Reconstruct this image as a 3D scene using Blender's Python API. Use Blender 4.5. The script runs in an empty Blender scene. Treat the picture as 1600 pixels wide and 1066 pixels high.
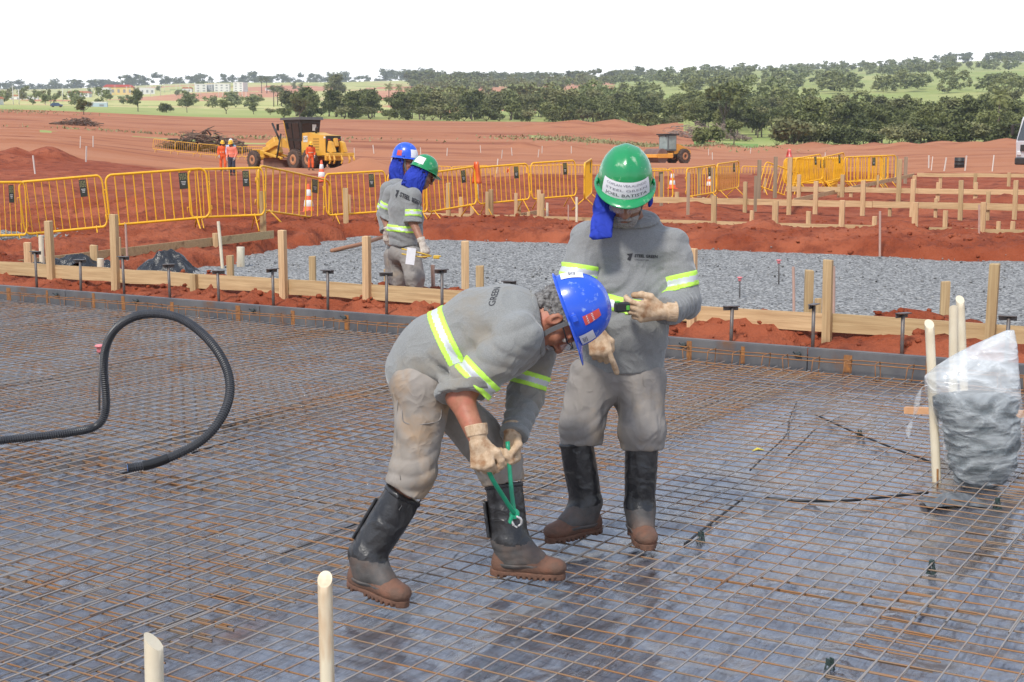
import bpy, math, random
import numpy as np
from mathutils import Vector, Matrix, Quaternion
from mathutils.bvhtree import BVHTree
S = bpy.context.scene
COL = S.collection
R = math.radians
# ------------------------------------------------------------------ camera
EYE = 1.70; PITCH = R(8.03); FPX = 2113.0
cd = bpy.data.cameras.new('camera'); cam = bpy.data.objects.new('camera', cd); COL.objects.link(cam)
cam.location = (0, 0, EYE); cam.rotation_euler = (R(90) - PITCH, 0, 0)
cd.sensor_width = 36; cd.lens = FPX / 1600 * 36; cd.clip_start = .05; cd.clip_end = 20000
S.camera = cam
# ------------------------------------------------------------------ sky and sun (bright overcast)
SUN_EL, SUN_AZ = R(50), R(208)          # azimuth from +Y clockwise
w = bpy.data.worlds.new('World'); S.world = w; w.use_nodes = True
nt = w.node_tree; nt.nodes.clear()
_o = nt.nodes.new('ShaderNodeOutputWorld'); _bg = nt.nodes.new('ShaderNodeBackground')
_sky = nt.nodes.new('ShaderNodeTexSky'); _sky.sky_type = 'NISHITA'; _sky.sun_disc = False
_sky.sun_elevation = SUN_EL; _sky.sun_rotation = SUN_AZ; _sky.air_density = 1.0; _sky.dust_density = 2.0
_tc = nt.nodes.new('ShaderNodeTexCoord'); _sep = nt.nodes.new('ShaderNodeSeparateXYZ')
nt.links.new(_tc.outputs['Generated'], _sep.inputs[0])
_rp = nt.nodes.new('ShaderNodeValToRGB')                  # cloud deck: white near the horizon, blue-grey higher up
_rp.color_ramp.elements[0].position = 0.0; _rp.color_ramp.elements[0].color = (1.3, 1.28, 1.26, 1)
_rp.color_ramp.elements[1].position = 1.0; _rp.color_ramp.elements[1].color = (.42, .48, .60, 1)
_e = _rp.color_ramp.elements.new(.10); _e.color = (1.16, 1.16, 1.16, 1)
_e = _rp.color_ramp.elements.new(.19); _e.color = (.66, .73, .84, 1)
_e = _rp.color_ramp.elements.new(.35); _e.color = (.44, .53, .70, 1)
nt.links.new(_sep.outputs['Z'], _rp.inputs[0])
_nz = nt.nodes.new('ShaderNodeTexNoise'); _nz.inputs['Scale'].default_value = 3.2; _nz.inputs['Detail'].default_value = 5; _nz.inputs['Roughness'].default_value = .55
_mp = nt.nodes.new('ShaderNodeMapping'); _mp.inputs['Scale'].default_value = (1, 1, 3.5)
nt.links.new(_tc.outputs['Generated'], _mp.inputs[0]); nt.links.new(_mp.outputs[0], _nz.inputs['Vector'])
_mr = nt.nodes.new('ShaderNodeMapRange'); _mr.inputs['From Min'].default_value = .3; _mr.inputs['From Max'].default_value = .7
_mr.inputs['To Min'].default_value = 1.55; _mr.inputs['To Max'].default_value = 1.85
nt.links.new(_nz.outputs['Fac'], _mr.inputs['Value'])
_mu = nt.nodes.new('ShaderNodeVectorMath'); _mu.operation = 'SCALE'
nt.links.new(_rp.outputs[0], _mu.inputs[0]); nt.links.new(_mr.outputs[0], _mu.inputs['Scale'])
_sk = nt.nodes.new('ShaderNodeVectorMath'); _sk.operation = 'SCALE'; _sk.inputs['Scale'].default_value = .10
nt.links.new(_sky.outputs[0], _sk.inputs[0])
_mx = nt.nodes.new('ShaderNodeMix'); _mx.data_type = 'VECTOR'; _mx.inputs['Factor'].default_value = .85
nt.links.new(_sk.outputs[0], _mx.inputs[4]); nt.links.new(_mu.outputs[0], _mx.inputs[5])
nt.links.new(_mx.outputs[1], _bg.inputs['Color']); _bg.inputs['Strength'].default_value = .84
nt.links.new(_bg.outputs[0], _o.inputs[0])
sl = bpy.data.lights.new('sun', 'SUN'); sun = bpy.data.objects.new('sun', sl); COL.objects.link(sun)
sl.energy = 3.0; sl.angle = R(9); sl.color = (1, .95, .87)
_d = Vector((math.sin(SUN_AZ) * math.cos(SUN_EL), math.cos(SUN_AZ) * math.cos(SUN_EL), math.sin(SUN_EL)))
sun.rotation_euler = _d.to_track_quat('Z', 'Y').to_euler()
S.view_settings.view_transform = 'Standard'; S.view_settings.look = 'None'
S.view_settings.exposure = 0.24; S.view_settings.gamma = 1
S.render.engine = 'CYCLES'
S.cycles.max_bounces = 6; S.cycles.diffuse_bounces = 3; S.cycles.glossy_bounces = 3; S.cycles.transmission_bounces = 6; S.cycles.transparent_max_bounces = 12
S.cycles.volume_bounces = 0; S.cycles.use_denoising = True
# ------------------------------------------------------------------ helpers
rng = random.Random(7)
def ray(u, v):
    a, b = u - 800., 533. - v
    return np.array((a, FPX * math.cos(PITCH) + b * math.sin(PITCH), -FPX * math.sin(PITCH) + b * math.cos(PITCH)))
def G(u, v, z=0.):                       # point of the photograph that lies at height z
    r = ray(u, v); t = (z - EYE) / r[2]; return Vector((r[0] * t, r[1] * t, z))
def P(u, v, y):                          # point of the photograph that lies y metres ahead
    r = ray(u, v); t = y / r[1]; return Vector((r[0] * t, y, EYE + r[2] * t))
TH = R(31.15)
AX = Vector((math.sin(TH), math.cos(TH), 0)); BX = Vector((-math.cos(TH), math.sin(TH), 0))
def AB(a, b, z=0.): return AX * a + BX * b + Vector((0, 0, z))
def toab(p): return p[0] * AX[0] + p[1] * AX[1], p[0] * BX[0] + p[1] * BX[1]
MAB = Matrix((( -BX[0], AX[0], 0, 0), (-BX[1], AX[1], 0, 0), (0, 0, 1, 0), (0, 0, 0, 1)))   # local x = -b, y = a
def h2(ix, iy, s=0):
    n = (ix.astype(np.int64) * 374761393 + iy.astype(np.int64) * 668265263 + s * 974634777) & 0xffffffff
    n = ((n ^ (n >> 13)) * 1274126177) & 0xffffffff
    return ((n ^ (n >> 16)) & 0xffff) / 65535.0
def n2(x, y, s=0):
    x = np.asarray(x, float); y = np.asarray(y, float)
    ix, iy = np.floor(x), np.floor(y); fx, fy = x - ix, y - iy
    fx = fx * fx * (3 - 2 * fx); fy = fy * fy * (3 - 2 * fy)
    a, b, c, d = h2(ix, iy, s), h2(ix + 1, iy, s), h2(ix, iy + 1, s), h2(ix + 1, iy + 1, s)
    return (a + (b - a) * fx) * (1 - fy) + (c + (d - c) * fx) * fy
def f2(x, y, o=4, s=0):
    r = 0; am = .5; fr = 1.; tt = 0
    for k in range(o): r = r + am * n2(x * fr, y * fr, s + k * 17); tt += am; am *= .5; fr *= 2.03
    return r / tt
def h3(ix, iy, iz, s):
    n = (ix * 374761393 + iy * 668265263 + iz * 1440662683 + s * 974634777) & 0xffffffff
    n = ((n ^ (n >> 13)) * 1274126177) & 0xffffffff
    return ((n ^ (n >> 16)) & 0xffff) / 65535.0
def n3(q, s=0):
    i = np.floor(q).astype(np.int64); f = q - i; f = f * f * (3 - 2 * f)
    r = 0
    for dx in (0, 1):
        wx = f[:, 0] if dx else 1 - f[:, 0]
        for dy in (0, 1):
            wy = f[:, 1] if dy else 1 - f[:, 1]
            for dz in (0, 1):
                wz = f[:, 2] if dz else 1 - f[:, 2]
                r = r + wx * wy * wz * h3(i[:, 0] + dx, i[:, 1] + dy, i[:, 2] + dz, s)
    return r
def sstep(a, b, x):
    t = np.clip((np.asarray(x, float) - a) / (b - a), 0, 1); return t * t * (3 - 2 * t)
# ---- materials
MATS = {}
def mat(name, c, c2=None, scale=5., rough=.7, metal=0., bump=0., bscale=40., spec=None, detail=4., lo=.35, hi=.65, stretch=None, rnd=0., c3=None, s3=1., f3=(.5, .62), trans=0., coat=0., alpha=1., rough2=None, sheen=0., wr=0., wrs=12.):
    if name in MATS: return MATS[name]
    m = bpy.data.materials.new(name); m.use_nodes = True; t = m.node_tree; b = t.nodes['Principled BSDF']
    b.inputs['Roughness'].default_value = rough; b.inputs['Metallic'].default_value = metal
    if spec is not None: b.inputs['Specular IOR Level'].default_value = spec
    if trans: b.inputs['Transmission Weight'].default_value = trans
    if coat: b.inputs['Coat Weight'].default_value = coat
    if sheen: b.inputs['Sheen Weight'].default_value = sheen
    if alpha < 1: b.inputs['Alpha'].default_value = alpha
    tc = t.nodes.new('ShaderNodeTexCoord'); vec = tc.outputs['Object']
    if stretch:
        mp = t.nodes.new('ShaderNodeMapping'); mp.inputs['Scale'].default_value = stretch; t.links.new(vec, mp.inputs[0]); vec = mp.outputs[0]
    col = None
    def noise(sc, det=4.):
        n = t.nodes.new('ShaderNodeTexNoise'); n.inputs['Scale'].default_value = sc; n.inputs['Detail'].default_value = det; n.inputs['Roughness'].default_value = .6
        t.links.new(vec, n.inputs['Vector']); return n
    def mix(f, a, bb):
        x = t.nodes.new('ShaderNodeMix'); x.data_type = 'RGBA'; t.links.new(f, x.inputs[0])
        for k, q in ((6, a), (7, bb)):
            if isinstance(q, tuple): x.inputs[k].default_value = (*q, 1)
            else: t.links.new(q, x.inputs[k])
        return x.outputs[2]
    def rng_(o, a, bb, ta=0., tb=1.):
        r = t.nodes.new('ShaderNodeMapRange'); r.inputs['From Min'].default_value = a; r.inputs['From Max'].default_value = bb
        r.inputs['To Min'].default_value = ta; r.inputs['To Max'].default_value = tb; t.links.new(o, r.inputs['Value']); return r.outputs[0]
    b.inputs['Base Color'].default_value = (*c, 1)
    if c2:
        n = noise(scale, detail); col = mix(rng_(n.outputs['Fac'], lo, hi), c, c2)
        if rough2 is not None: t.links.new(rng_(n.outputs['Fac'], lo, hi, rough, rough2), b.inputs['Roughness'])
    if c3:
        n = noise(s3, 6.); col = mix(rng_(n.outputs['Fac'], *f3), col if col is not None else c, c3)
    if rnd:
        oi = t.nodes.new('ShaderNodeObjectInfo'); hs = t.nodes.new('ShaderNodeHueSaturation')
        t.links.new(rng_(oi.outputs['Random'], 0, 1, .5 - rnd * .012, .5 + rnd * .012), hs.inputs['Hue'])
        t.links.new(rng_(oi.outputs['Random'], 0, 1, 1 + rnd * .35, 1 - rnd * .35), hs.inputs['Value'])
        if col is None: hs.inputs['Color'].default_value = (*c, 1)
        else: t.links.new(col, hs.inputs['Color'])
        col = hs.outputs[0]
    if col is not None: t.links.new(col, b.inputs['Base Color'])
    if bump:
        n = noise(bscale, 5.); bp = t.nodes.new('ShaderNodeBump'); bp.inputs['Strength'].default_value = min(1, bump); bp.inputs['Distance'].default_value = .5 / bscale * max(1, bump)
        t.links.new(n.outputs['Fac'], bp.inputs['Height']); t.links.new(bp.outputs[0], b.inputs['Normal'])
    if wr:                                # soft cloth creases under the weave
        n = t.nodes.new('ShaderNodeTexNoise'); n.noise_type = 'RIDGED_MULTIFRACTAL'; n.inputs['Scale'].default_value = wrs; n.inputs['Detail'].default_value = 2.5; n.inputs['Roughness'].default_value = .5; n.inputs['Distortion'].default_value = .6; n.inputs['Offset'].default_value = 1.; n.inputs['Gain'].default_value = 1.6
        t.links.new(vec, n.inputs['Vector']); b2 = t.nodes.new('ShaderNodeBump'); b2.inputs['Strength'].default_value = 1; b2.inputs['Distance'].default_value = wr
        t.links.new(n.outputs['Fac'], b2.inputs['Height'])
        if bump: t.links.new(b2.outputs[0], bp.inputs['Normal'])
        else: t.links.new(b2.outputs[0], b.inputs['Normal'])
    MATS[name] = m; return m
# ---- objects
def link(name, me, m=None, parent=None, smooth=False):
    if isinstance(m, (list, tuple)):
        for x in m: me.materials.append(x)
    elif m is not None: me.materials.append(m)
    if smooth: me.polygons.foreach_set('use_smooth', [True] * len(me.polygons))
    o = bpy.data.objects.new(name, me); COL.objects.link(o)
    if parent is not None: o.parent = parent
    return o
def mesh(v, f, mi=None):
    me = bpy.data.meshes.new('m'); me.from_pydata([tuple(x) for x in v], [], f)
    if mi is not None: me.polygons.foreach_set('material_index', mi)
    return me
def tag(o, label=None, cat=None, group=None, kind=None):
    for k, q in (('label', label), ('category', cat), ('group', group), ('kind', kind)):
        if q: o[k] = q
    return o
def empty(name, loc, rz=0., label=None, cat=None, group=None):
    o = bpy.data.objects.new(name, None); COL.objects.link(o); o.location = loc; o.rotation_euler = (0, 0, rz); o.empty_display_size = .1
    return tag(o, label, cat, group)
def setm(o, M): o.matrix_world = M
def dup(o, label=None, group=None, M=None):
    c = o.copy(); COL.objects.link(c)
    if M is not None: c.matrix_world = M
    if label: c['label'] = label
    if group: c['group'] = group
    for ch in o.children:
        d = ch.copy(); COL.objects.link(d); d.parent = c; d.matrix_parent_inverse = ch.matrix_parent_inverse
        for g in ch.children:
            e = g.copy(); COL.objects.link(e); e.parent = d; e.matrix_parent_inverse = g.matrix_parent_inverse
    return c
class MB:                                 # collects shapes for one mesh
    def __init__(s): s.v = []; s.f = []; s.m = []; s.k = 0
    def add(s, v, f):
        o = len(s.v); s.v += [Vector(x) for x in v]; s.f += [tuple(i + o for i in q) for q in f]; s.m += [s.k] * len(f); return s
    def box(s, c, d, M=None, bev=0.):
        c = Vector(c); x, y, z = d[0] / 2, d[1] / 2, d[2] / 2
        if bev <= 0:
            v = [Vector(q) for q in ((-x,-y,-z),(x,-y,-z),(x,y,-z),(-x,y,-z),(-x,-y,z),(x,-y,z),(x,y,z),(-x,y,z))]
            f = [(0,3,2,1),(4,5,6,7),(0,1,5,4),(1,2,6,5),(2,3,7,6),(3,0,4,7)]
        else:
            e = min(bev, x * .9, y * .9, z * .9); v = []; f = []
            for sx in (-1, 1):
                for sy in (-1, 1):
                    for sz in (-1, 1):
                        v += [Vector((sx*x, sy*(y-e), sz*(z-e))), Vector((sx*(x-e), sy*y, sz*(z-e))), Vector((sx*(x-e), sy*(y-e), sz*z))]
            I = lambda sx, sy, sz, k: ((sx > 0) * 4 + (sy > 0) * 2 + (sz > 0)) * 3 + k
            for sg in (-1, 1):
                q = [I(sg,-1,-1,0), I(sg,1,-1,0), I(sg,1,1,0), I(sg,-1,1,0)]; f.append(q if sg > 0 else q[::-1])
                q = [I(-1,sg,-1,1), I(-1,sg,1,1), I(1,sg,1,1), I(1,sg,-1,1)]; f.append(q if sg > 0 else q[::-1])
                q = [I(-1,-1,sg,2), I(1,-1,sg,2), I(1,1,sg,2), I(-1,1,sg,2)]; f.append(q if sg > 0 else q[::-1])
            for p_ in (-1, 1):
                for q_ in (-1, 1):
                    f.append([I(p_,q_,-1,0), I(p_,q_,1,0), I(p_,q_,1,1), I(p_,q_,-1,1)]); f.append([I(p_,-1,q_,0), I(p_,1,q_,0), I(p_,1,q_,2), I(p_,-1,q_,2)])
                    f.append([I(-1,p_,q_,1), I(1,p_,q_,1), I(1,p_,q_,2), I(-1,p_,q_,2)])
                    for r_ in (-1, 1): f.append([I(p_,q_,r_,0), I(p_,q_,r_,1), I(p_,q_,r_,2)])
        if M is not None: v = [M @ q for q in v]
        return s.add([q + c for q in v], f)
    def bar(s, p, q, wd, hg=None, up=(0, 0, 1), bev=0., r=0.):       # squared bar from p to q
        p, q = Vector(p), Vector(q); d = q - p; L = d.length; x = d.normalized(); u = Vector(up)
        if abs(x.dot(u)) > .98: u = Vector((0, 1, 0))
        y = u.cross(x).normalized(); z = x.cross(y)
        M = Matrix((x, y, z)).transposed().to_4x4()
        return s.box((p + q) / 2, (L, wd, hg or wd), M, bev)
    def tube(s, pts, rad, n=8, cap=True, closed=False):
        pts = [Vector(q) for q in pts]; N = len(pts); rr = rad if isinstance(rad, (list, tuple)) else [rad] * N
        v = []; prev = None
        for i in range(N):
            if closed: t = (pts[(i + 1) % N] - pts[i - 1]).normalized()
            else: t = (pts[min(i + 1, N - 1)] - pts[max(i - 1, 0)]).normalized()
            if prev is None:
                a = Vector((0, 0, 1)) if abs(t.z) < .9 else Vector((1, 0, 0)); x = t.cross(a).normalized()
            else:
                x = (prev - t * prev.dot(t)).normalized()
            y = t.cross(x); prev = x
            for k in range(n):
                an = 2 * math.pi * k / n; v.append(pts[i] + (x * math.cos(an) + y * math.sin(an)) * rr[i])
        f = []
        for i in range(N if closed else N - 1):
            j = (i + 1) % N
            for k in range(n): f.append((i * n + k, i * n + (k + 1) % n, j * n + (k + 1) % n, j * n + k))
        if cap and not closed: f.append(tuple(range(n))[::-1]); f.append(tuple((N - 1) * n + k for k in range(n)))
        return s.add(v, f)
    def lathe(s, prof, n=24, M=None):     # (r, z) profile
        v = []; f = []
        for r_, z in prof:
            for k in range(n):
                a = 2 * math.pi * k / n; q = Vector((r_ * math.cos(a), r_ * math.sin(a), z)); v.append(M @ q if M is not None else q)
        for i in range(len(prof) - 1):
            for k in range(n): f.append((i * n + k, i * n + (k + 1) % n, (i + 1) * n + (k + 1) % n, (i + 1) * n + k))
        f.append(tuple(range(n))[::-1]); f.append(tuple((len(prof) - 1) * n + k for k in range(n)))
        return s.add(v, f)
    def prism(s, poly, y0, y1, M=None):   # polygon in (x, z), extruded along y
        n = len(poly); v = [Vector((x, y0, z)) for x, z in poly] + [Vector((x, y1, z)) for x, z in poly]
        if M is not None: v = [M @ q for q in v]
        f = [tuple(range(n)), tuple(range(n, 2 * n))[::-1]] + [(i, i + n, (i + 1) % n + n, (i + 1) % n) for i in range(n)]
        return s.add(v, f)
    def build(s, name, m, parent=None, smooth=False, rel=None, auto=False):
        v = s.v if rel is None else [q - rel for q in s.v]
        me = mesh(v, s.f, s.m if isinstance(m, (list, tuple)) else None)
        o = link(name, me, m, parent, smooth)
        if auto: me.set_sharp_from_angle(angle=R(auto))
        return o
def spline(pts, n):                        # Catmull-Rom through points
    pts = [Vector(q) for q in pts]; q = [pts[0] * 2 - pts[1]] + pts + [pts[-1] * 2 - pts[-2]]; out = []
    for i in range(1, len(q) - 2):
        for k in range(n):
            t = k / n; a, b, c, d = q[i - 1], q[i], q[i + 1], q[i + 2]
            out.append(.5 * ((2 * b) + (c - a) * t + (2 * a - 5 * b + 4 * c - d) * t * t + (3 * b - a - 3 * c + d) * t ** 3))
    return out + [pts[-1]]
def gridmesh(X, Y, Z, mi=None):
    n, m = X.shape; v = np.stack([X, Y, Z], -1).reshape(-1, 3)
    i = np.arange(n * m).reshape(n, m)
    f = np.stack([i[:-1, :-1], i[:-1, 1:], i[1:, 1:], i[1:, :-1]], -1).reshape(-1, 4)
    return npmesh(v, f, mi)
def npmesh(v, f, mi=None):
    me = bpy.data.meshes.new('m'); nf, k = f.shape
    me.vertices.add(len(v)); me.vertices.foreach_set('co', np.ascontiguousarray(v, dtype=np.float32).ravel())
    me.loops.add(nf * k); me.loops.foreach_set('vertex_index', np.ascontiguousarray(f, dtype=np.int32).ravel())
    me.polygons.add(nf); me.polygons.foreach_set('loop_start', np.arange(0, nf * k, k, dtype=np.int32))
    me.polygons.foreach_set('loop_total', np.full(nf, k, dtype=np.int32))
    if mi is not None: me.polygons.foreach_set('material_index', np.asarray(mi, dtype=np.int32).ravel())
    me.update(calc_edges=True); me.validate(); return me
# ------------------------------------------------------------------ materials of the setting
soil = mat('red_soil', (.245, .054, .023), (.37, .108, .054), .55, rough=.95, bump=1.6, bscale=11., c3=(.165, .042, .024), s3=2.3, f3=(.5, .68), spec=.15)
soil_far = mat('graded_soil', (.38, .147, .073), (.44, .195, .107), .05, rough=.95, stretch=(.35, 1.6, 1), c3=(.27, .095, .052), s3=.11, f3=(.52, .64), bump=.6, bscale=2., spec=.1, detail=8)
pasture = mat('pasture', (.30, .34, .11), (.42, .41, .16), .012, rough=.95, c3=(.25, .31, .09), s3=.02, f3=(.45, .7), spec=.1)
straw = mat('dry_pasture', (.54, .50, .22), (.42, .43, .15), .008, rough=.95, c3=(.56, .36, .20), s3=.010, f3=(.55, .68), spec=.1)
redbank = mat('bare_red_bank', (.50, .20, .12), (.56, .30, .17), .02, rough=.95, spec=.1)
greenpatch = mat('green_grass_patch', (.13, .24, .035), (.20, .30, .06), .3, rough=.9, bump=.6, bscale=3)
gravelm = None
# ------------------------------------------------------------------ the land
DL = np.array([0, 30, 64, 100, 140, 200, 250, 300, 350, 420, 600, 900, 1300, 1800, 2600, 4000, 7000], float)
def _z(d, v): return EYE + (235 - v) * d / 2134.
TAB = {0: [.05, .1, .5, 224, 214, 201, 193, 185, 176, 174.5, 170, 163, 158, 155, 149, 160, 185],
       400: [.05, .1, .45, 259, 240, 215, 204, 195, 186, 183, 174, 162, 146, 134, 138, 158, 185],
       800: [.05, .1, .45, 259, 249, 219, 207, 197, 191, 186, 170, 156, 140, 131, 129, 158, 185],
       1200: [.05, .1, .45, 264, 257, 240, 228, 215, 203, 188, 163, 144, 126, 117, 116, 156, 185],
       1600: [.05, .1, .5, 258, 246, 234, 228, 215, 203, 188, 160, 138, 121, 110, 108, 154, 185]}
UC = np.array(sorted(TAB), float)
ZT = np.array([[q if q < 10 else _z(d, q) for d, q in zip(DL, TAB[int(u)])] for u in UC])
LDL = np.log(DL + 12)
MOUNDS = [(-25, 252, 3, .8), (38, 250, 2.0, .75), (88, 250, 1.9, .85), (5, 252, 3.4, .6), (150, 345, 1.6, .30), (215, 348, 1.6, .35), (300, 352, 1.4, .25), (345, 330, 1.3, .45), (60, 300, 3, .5), (380, 300, 3, .5), (550, 300, 4, .5), (700, 300, 3.5, .5), (820, 290, 4, .5), (640, 290, 3, .45),
          (575, 268, 3, .8), (610, 245, 6, .8), (480, 300, 3, .4), (1085, 330, 1.6, .30), (1150, 326, 1.3, .32), (1085, 300, 3, .3), (1240, 331, .9, .25), (1310, 322, 1.2, .30), (1415, 331, 1.0, .30), (1512, 330, 1.2, .33), (1370, 306, 1.6, .3), (1560, 322, 1.6, .35), (1385, 366, .8, .2), (1500, 368, .8, .15), (1190, 365, .8, .2), (1560, 308, 1.5, .3),
          (815, 230, 3.4, .9), (850, 228, 3.5, .6), (885, 232, 4, .6), (1000, 213, 10, 2.2), (1190, 240, 9, 1.0), (960, 206, 14, 2.6), (1060, 207, 14, 2.5), (900, 203, 16, 2.0), (1225, 234, 6, 1.0), (1262, 233, 7, 1.2), (1310, 234, 8, 1.0), (1355, 233, 7, 1.1), (1400, 233, 8, 1.3), (1460, 231, 9, 1.2), (1510, 231, 7, 1.2), (1560, 230, 8, 1.4), (1600, 229, 10, 1.4), (1120, 238, 9, 1.3), (1060, 238, 8, 1.0)]
def base_z(x, y):
    x = np.asarray(x, float); y = np.asarray(y, float); d = np.hypot(x, y)
    az = np.arctan2(x, np.maximum(y, 1e-6)); az = np.where(y <= 0, np.sign(x) * R(60), np.clip(az, -R(60), R(60)))
    u = np.clip(800 + 2134 * np.tan(np.clip(az, -R(30), R(30))), 0, 1600)
    ld = np.clip(np.interp(np.log(d + 12), LDL, np.arange(len(DL))), 0, len(DL) - 1.001)
    i = ld.astype(int); t = ld - i; t = t * t * (3 - 2 * t) * .45 + t * .55
    k = np.clip((u / 400).astype(int), 0, 3); s = u / 400 - k; s = s * s * (3 - 2 * s)
    za = ZT[k, i] * (1 - t) + ZT[k, i + 1] * t; zb = ZT[k + 1, i] * (1 - t) + ZT[k + 1, i + 1] * t
    return za * (1 - s) + zb * s
_mc = []
for (u, v, wd, hh) in MOUNDS:            # where each heap of earth stands
    lo, hi = 12., 400.
    for _ in range(40):
        m_ = (lo + hi) / 2; q = P(u, 500, m_); zz = float(base_z(q.x, q.y)); vv = 235 + (EYE - zz) * 2134 / m_
        if vv > v: lo = m_
        else: hi = m_
    q = P(u, 500, lo); _mc.append((q.x, q.y, wd, hh))
def land(x, y):
    z = base_z(x, y); d = np.hypot(x, y)
    near = sstep(400, 60, d)
    lump = (f2(x * .28, y * .28, 5, 3) - .5) * .5 * sstep(28, 60, d) * sstep(120, 70, d)
    rut = (f2(x * .05, y * .45, 4, 9) - .5) * .9 * sstep(50, 110, d) * near * .5
    fine = (f2(x * 1.7, y * 1.7, 4, 5) - .5) * .16 * sstep(90, 40, d)
    big = (f2(x * .004, y * .004, 4, 21) - .5) * sstep(500, 1500, d) * 6
    z = z + lump + rut + fine + big
    wob = (f2(x * .6, y * .6, 4, 31) - .5) * .8
    hm = 0
    for (mx, my, wd, hh) in _mc:
        r = np.sqrt(((x - mx) / wd) ** 2 + ((y - my) / (wd * 1.1)) ** 2)
        hm = np.maximum(hm, hh * np.clip(1 - r * (1 + wob * .7), 0, 1) ** 1.25)
    return z + hm
def gravel_left(a): return np.interp(a, [9, 11.6, 14.3, 17.7, 21, 30], [12.6, 13.0, 14.0, 15.6, 16.3, 18])
def soil_near(x, y):
    a = x * AX[0] + y * AX[1]; b = x * BX[0] + y * BX[1]
    z = land(x, y) + .03
    nz = f2(a * 1.1, b * 1.1, 4, 41); nf = f2(a * 4, b * 4, 4, 43); nb = f2(b * .55, a * .3, 3, 47)
    st = np.exp(-((a - 11.0) / .7) ** 2)
    low = np.exp(-((b - 9.6) / 1.3) ** 2) * .8 + np.exp(-((b - 3.55) / .35) ** 2) * .7
    h = st * (.03 + .17 * nb * (1 - low) + .16 * (nz - .45)) * sstep(-8, -6, b)
    for (pu, pv, rr, hh) in ((590, 452, .5, .16), (640, 452, .45, .08), (1115, 488, .5, .2), (1205, 505, .5, .08), (1385, 520, .5, .12), (330, 462, .4, .12), (215, 440, .5, .10)):
        q = G(pu, pv, .12); h = h + hh * np.clip(1.1 - np.hypot(x - q.x, y - q.y) / rr, 0, 1) ** 1.2
    edge = (f2(a * .9, b * .9, 4, 51) - .5)
    inside = sstep(11.35, 11.75, a + edge * 1.3) * sstep(21.75, 21.45, a + edge * .5) * sstep(.25, -.15, b - gravel_left(a) + edge * 1.6)
    z = z * (1 - inside) + (-.07) * inside
    berm = np.exp(-((a - 22.9) / .95) ** 2) * (.02 + .20 * f2(b * .35, a * .4, 3, 61) + .12 * (nz - .5)) * sstep(17.5, 15, b)
    left = sstep(13.5, 15.5, b - (a - 12) * .25) * sstep(26, 22, a) * (.06 + .22 * nz)
    z = z + h * (1 - inside) + h * inside * .9 + berm * (1 - inside) + left * (1 - inside)
    z = z + (nf - .5) * .10 * (1 - inside * .7) * sstep(40, 20, a) + ((1 - np.abs(2 * f2(a * 6.5, b * 6.5, 3, 71) - 1)) ** 2 * .075 + (f2(a * 15, b * 15, 2, 73) - .5) * .04) * (1 - inside) * sstep(30, 24, a)
    front = sstep(10.25, 9.95, a)
    return np.where(a < 10.3, np.minimum(z, .10 + .25 * (a - 9.95) + .05 * nf), z)
NA0, NA1, NB0, NB1 = 9.99, 31., -7., 27.
# fine sheet of churned red soil behind the forms
aa = np.concatenate([np.arange(NA0, 13, .045), np.arange(13, NA1 + .01, .085)]); bb = np.arange(NB0, NB1, .06)
a_, b_ = np.meshgrid(aa, bb, indexing='ij'); X = AX[0] * a_ + BX[0] * b_; Y = AX[1] * a_ + BX[1] * b_
o = link('churned_soil', gridmesh(X, Y, soil_near(X, Y)), soil, smooth=True); tag(o, kind='structure')
def ground_z(x, y):
    a, b = toab((x, y))
    if NA0 <= a <= NA1 and NB0 <= b <= NB1:
        z = float(soil_near(np.array([x]), np.array([y]))[0])
        if 11.6 < a < 21.5 and b < float(gravel_left(a)) : z = max(z, .03)
        return z
    if a < NA0: return 0.
    return float(land(np.array([x]), np.array([y]))[0])
# the land out to the horizon, one sheet
dd = [.4]; 
while dd[-1] < 4300: dd.append(dd[-1] * (1.06 if dd[-1] < 6 else 1.014 if dd[-1] < 400 else 1.013))
dd = np.array(dd); az = np.concatenate([np.arange(-180, -34, 6.), np.arange(-34, -23, 1.), np.arange(-23, 23, .22), np.arange(23, 34, 1.), np.arange(34, 181, 6.)])
d_, z_ = np.meshgrid(dd, np.radians(az), indexing='ij'); X = d_ * np.sin(z_); Y = d_ * np.cos(z_)
Z = land(X, Y); a_ = X * AX[0] + Y * AX[1]; b_ = X * BX[0] + Y * BX[1]
ins = sstep(NA0 - .2, NA0 + .4, a_) * sstep(NA1 + .1, NA1 - .5, a_) * sstep(NB0, NB0 + .6, b_) * sstep(NB1, NB1 - .6, b_)
Z = Z - .45 * ins; Z = np.where(a_ < NA0 + .3, -.25, Z)
xc = (X[:-1, :-1] + X[1:, 1:]) / 2; yc = (Y[:-1, :-1] + Y[1:, 1:]) / 2; dc = np.hypot(xc, yc); uc = 800 + 2134 * xc / np.maximum(yc, 1)
jit = (f2(xc * .02, yc * .02, 4, 81) - .5)
mi = np.where(dc < 75 + jit * 50, 0, 1)
edge = np.interp(uc, [0, 900, 1040, 1120, 1250, 1600], [352, 352, 330, 262, 236, 236]) + jit * 14
mi = np.where(dc > edge, 2, mi)
mi = np.where((dc > 560) & (uc < 830 + jit * 300) & (jit + .2 > 0), 3, mi)
mi = np.where((dc > edge + 20) & (dc < 2000) & (uc < 960) & (f2(xc * .010, yc * .005, 4, 83) > .60), 4, mi)
mi = np.where((np.hypot((uc - 640) / 75, (dc - 1050) / 220) + jit * 1.2 < 1), 4, mi)
mi = np.where((dc > 205 + jit * 20) & (dc < 262) & (uc > 1085) & (uc < 1182), 5, mi)
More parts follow.
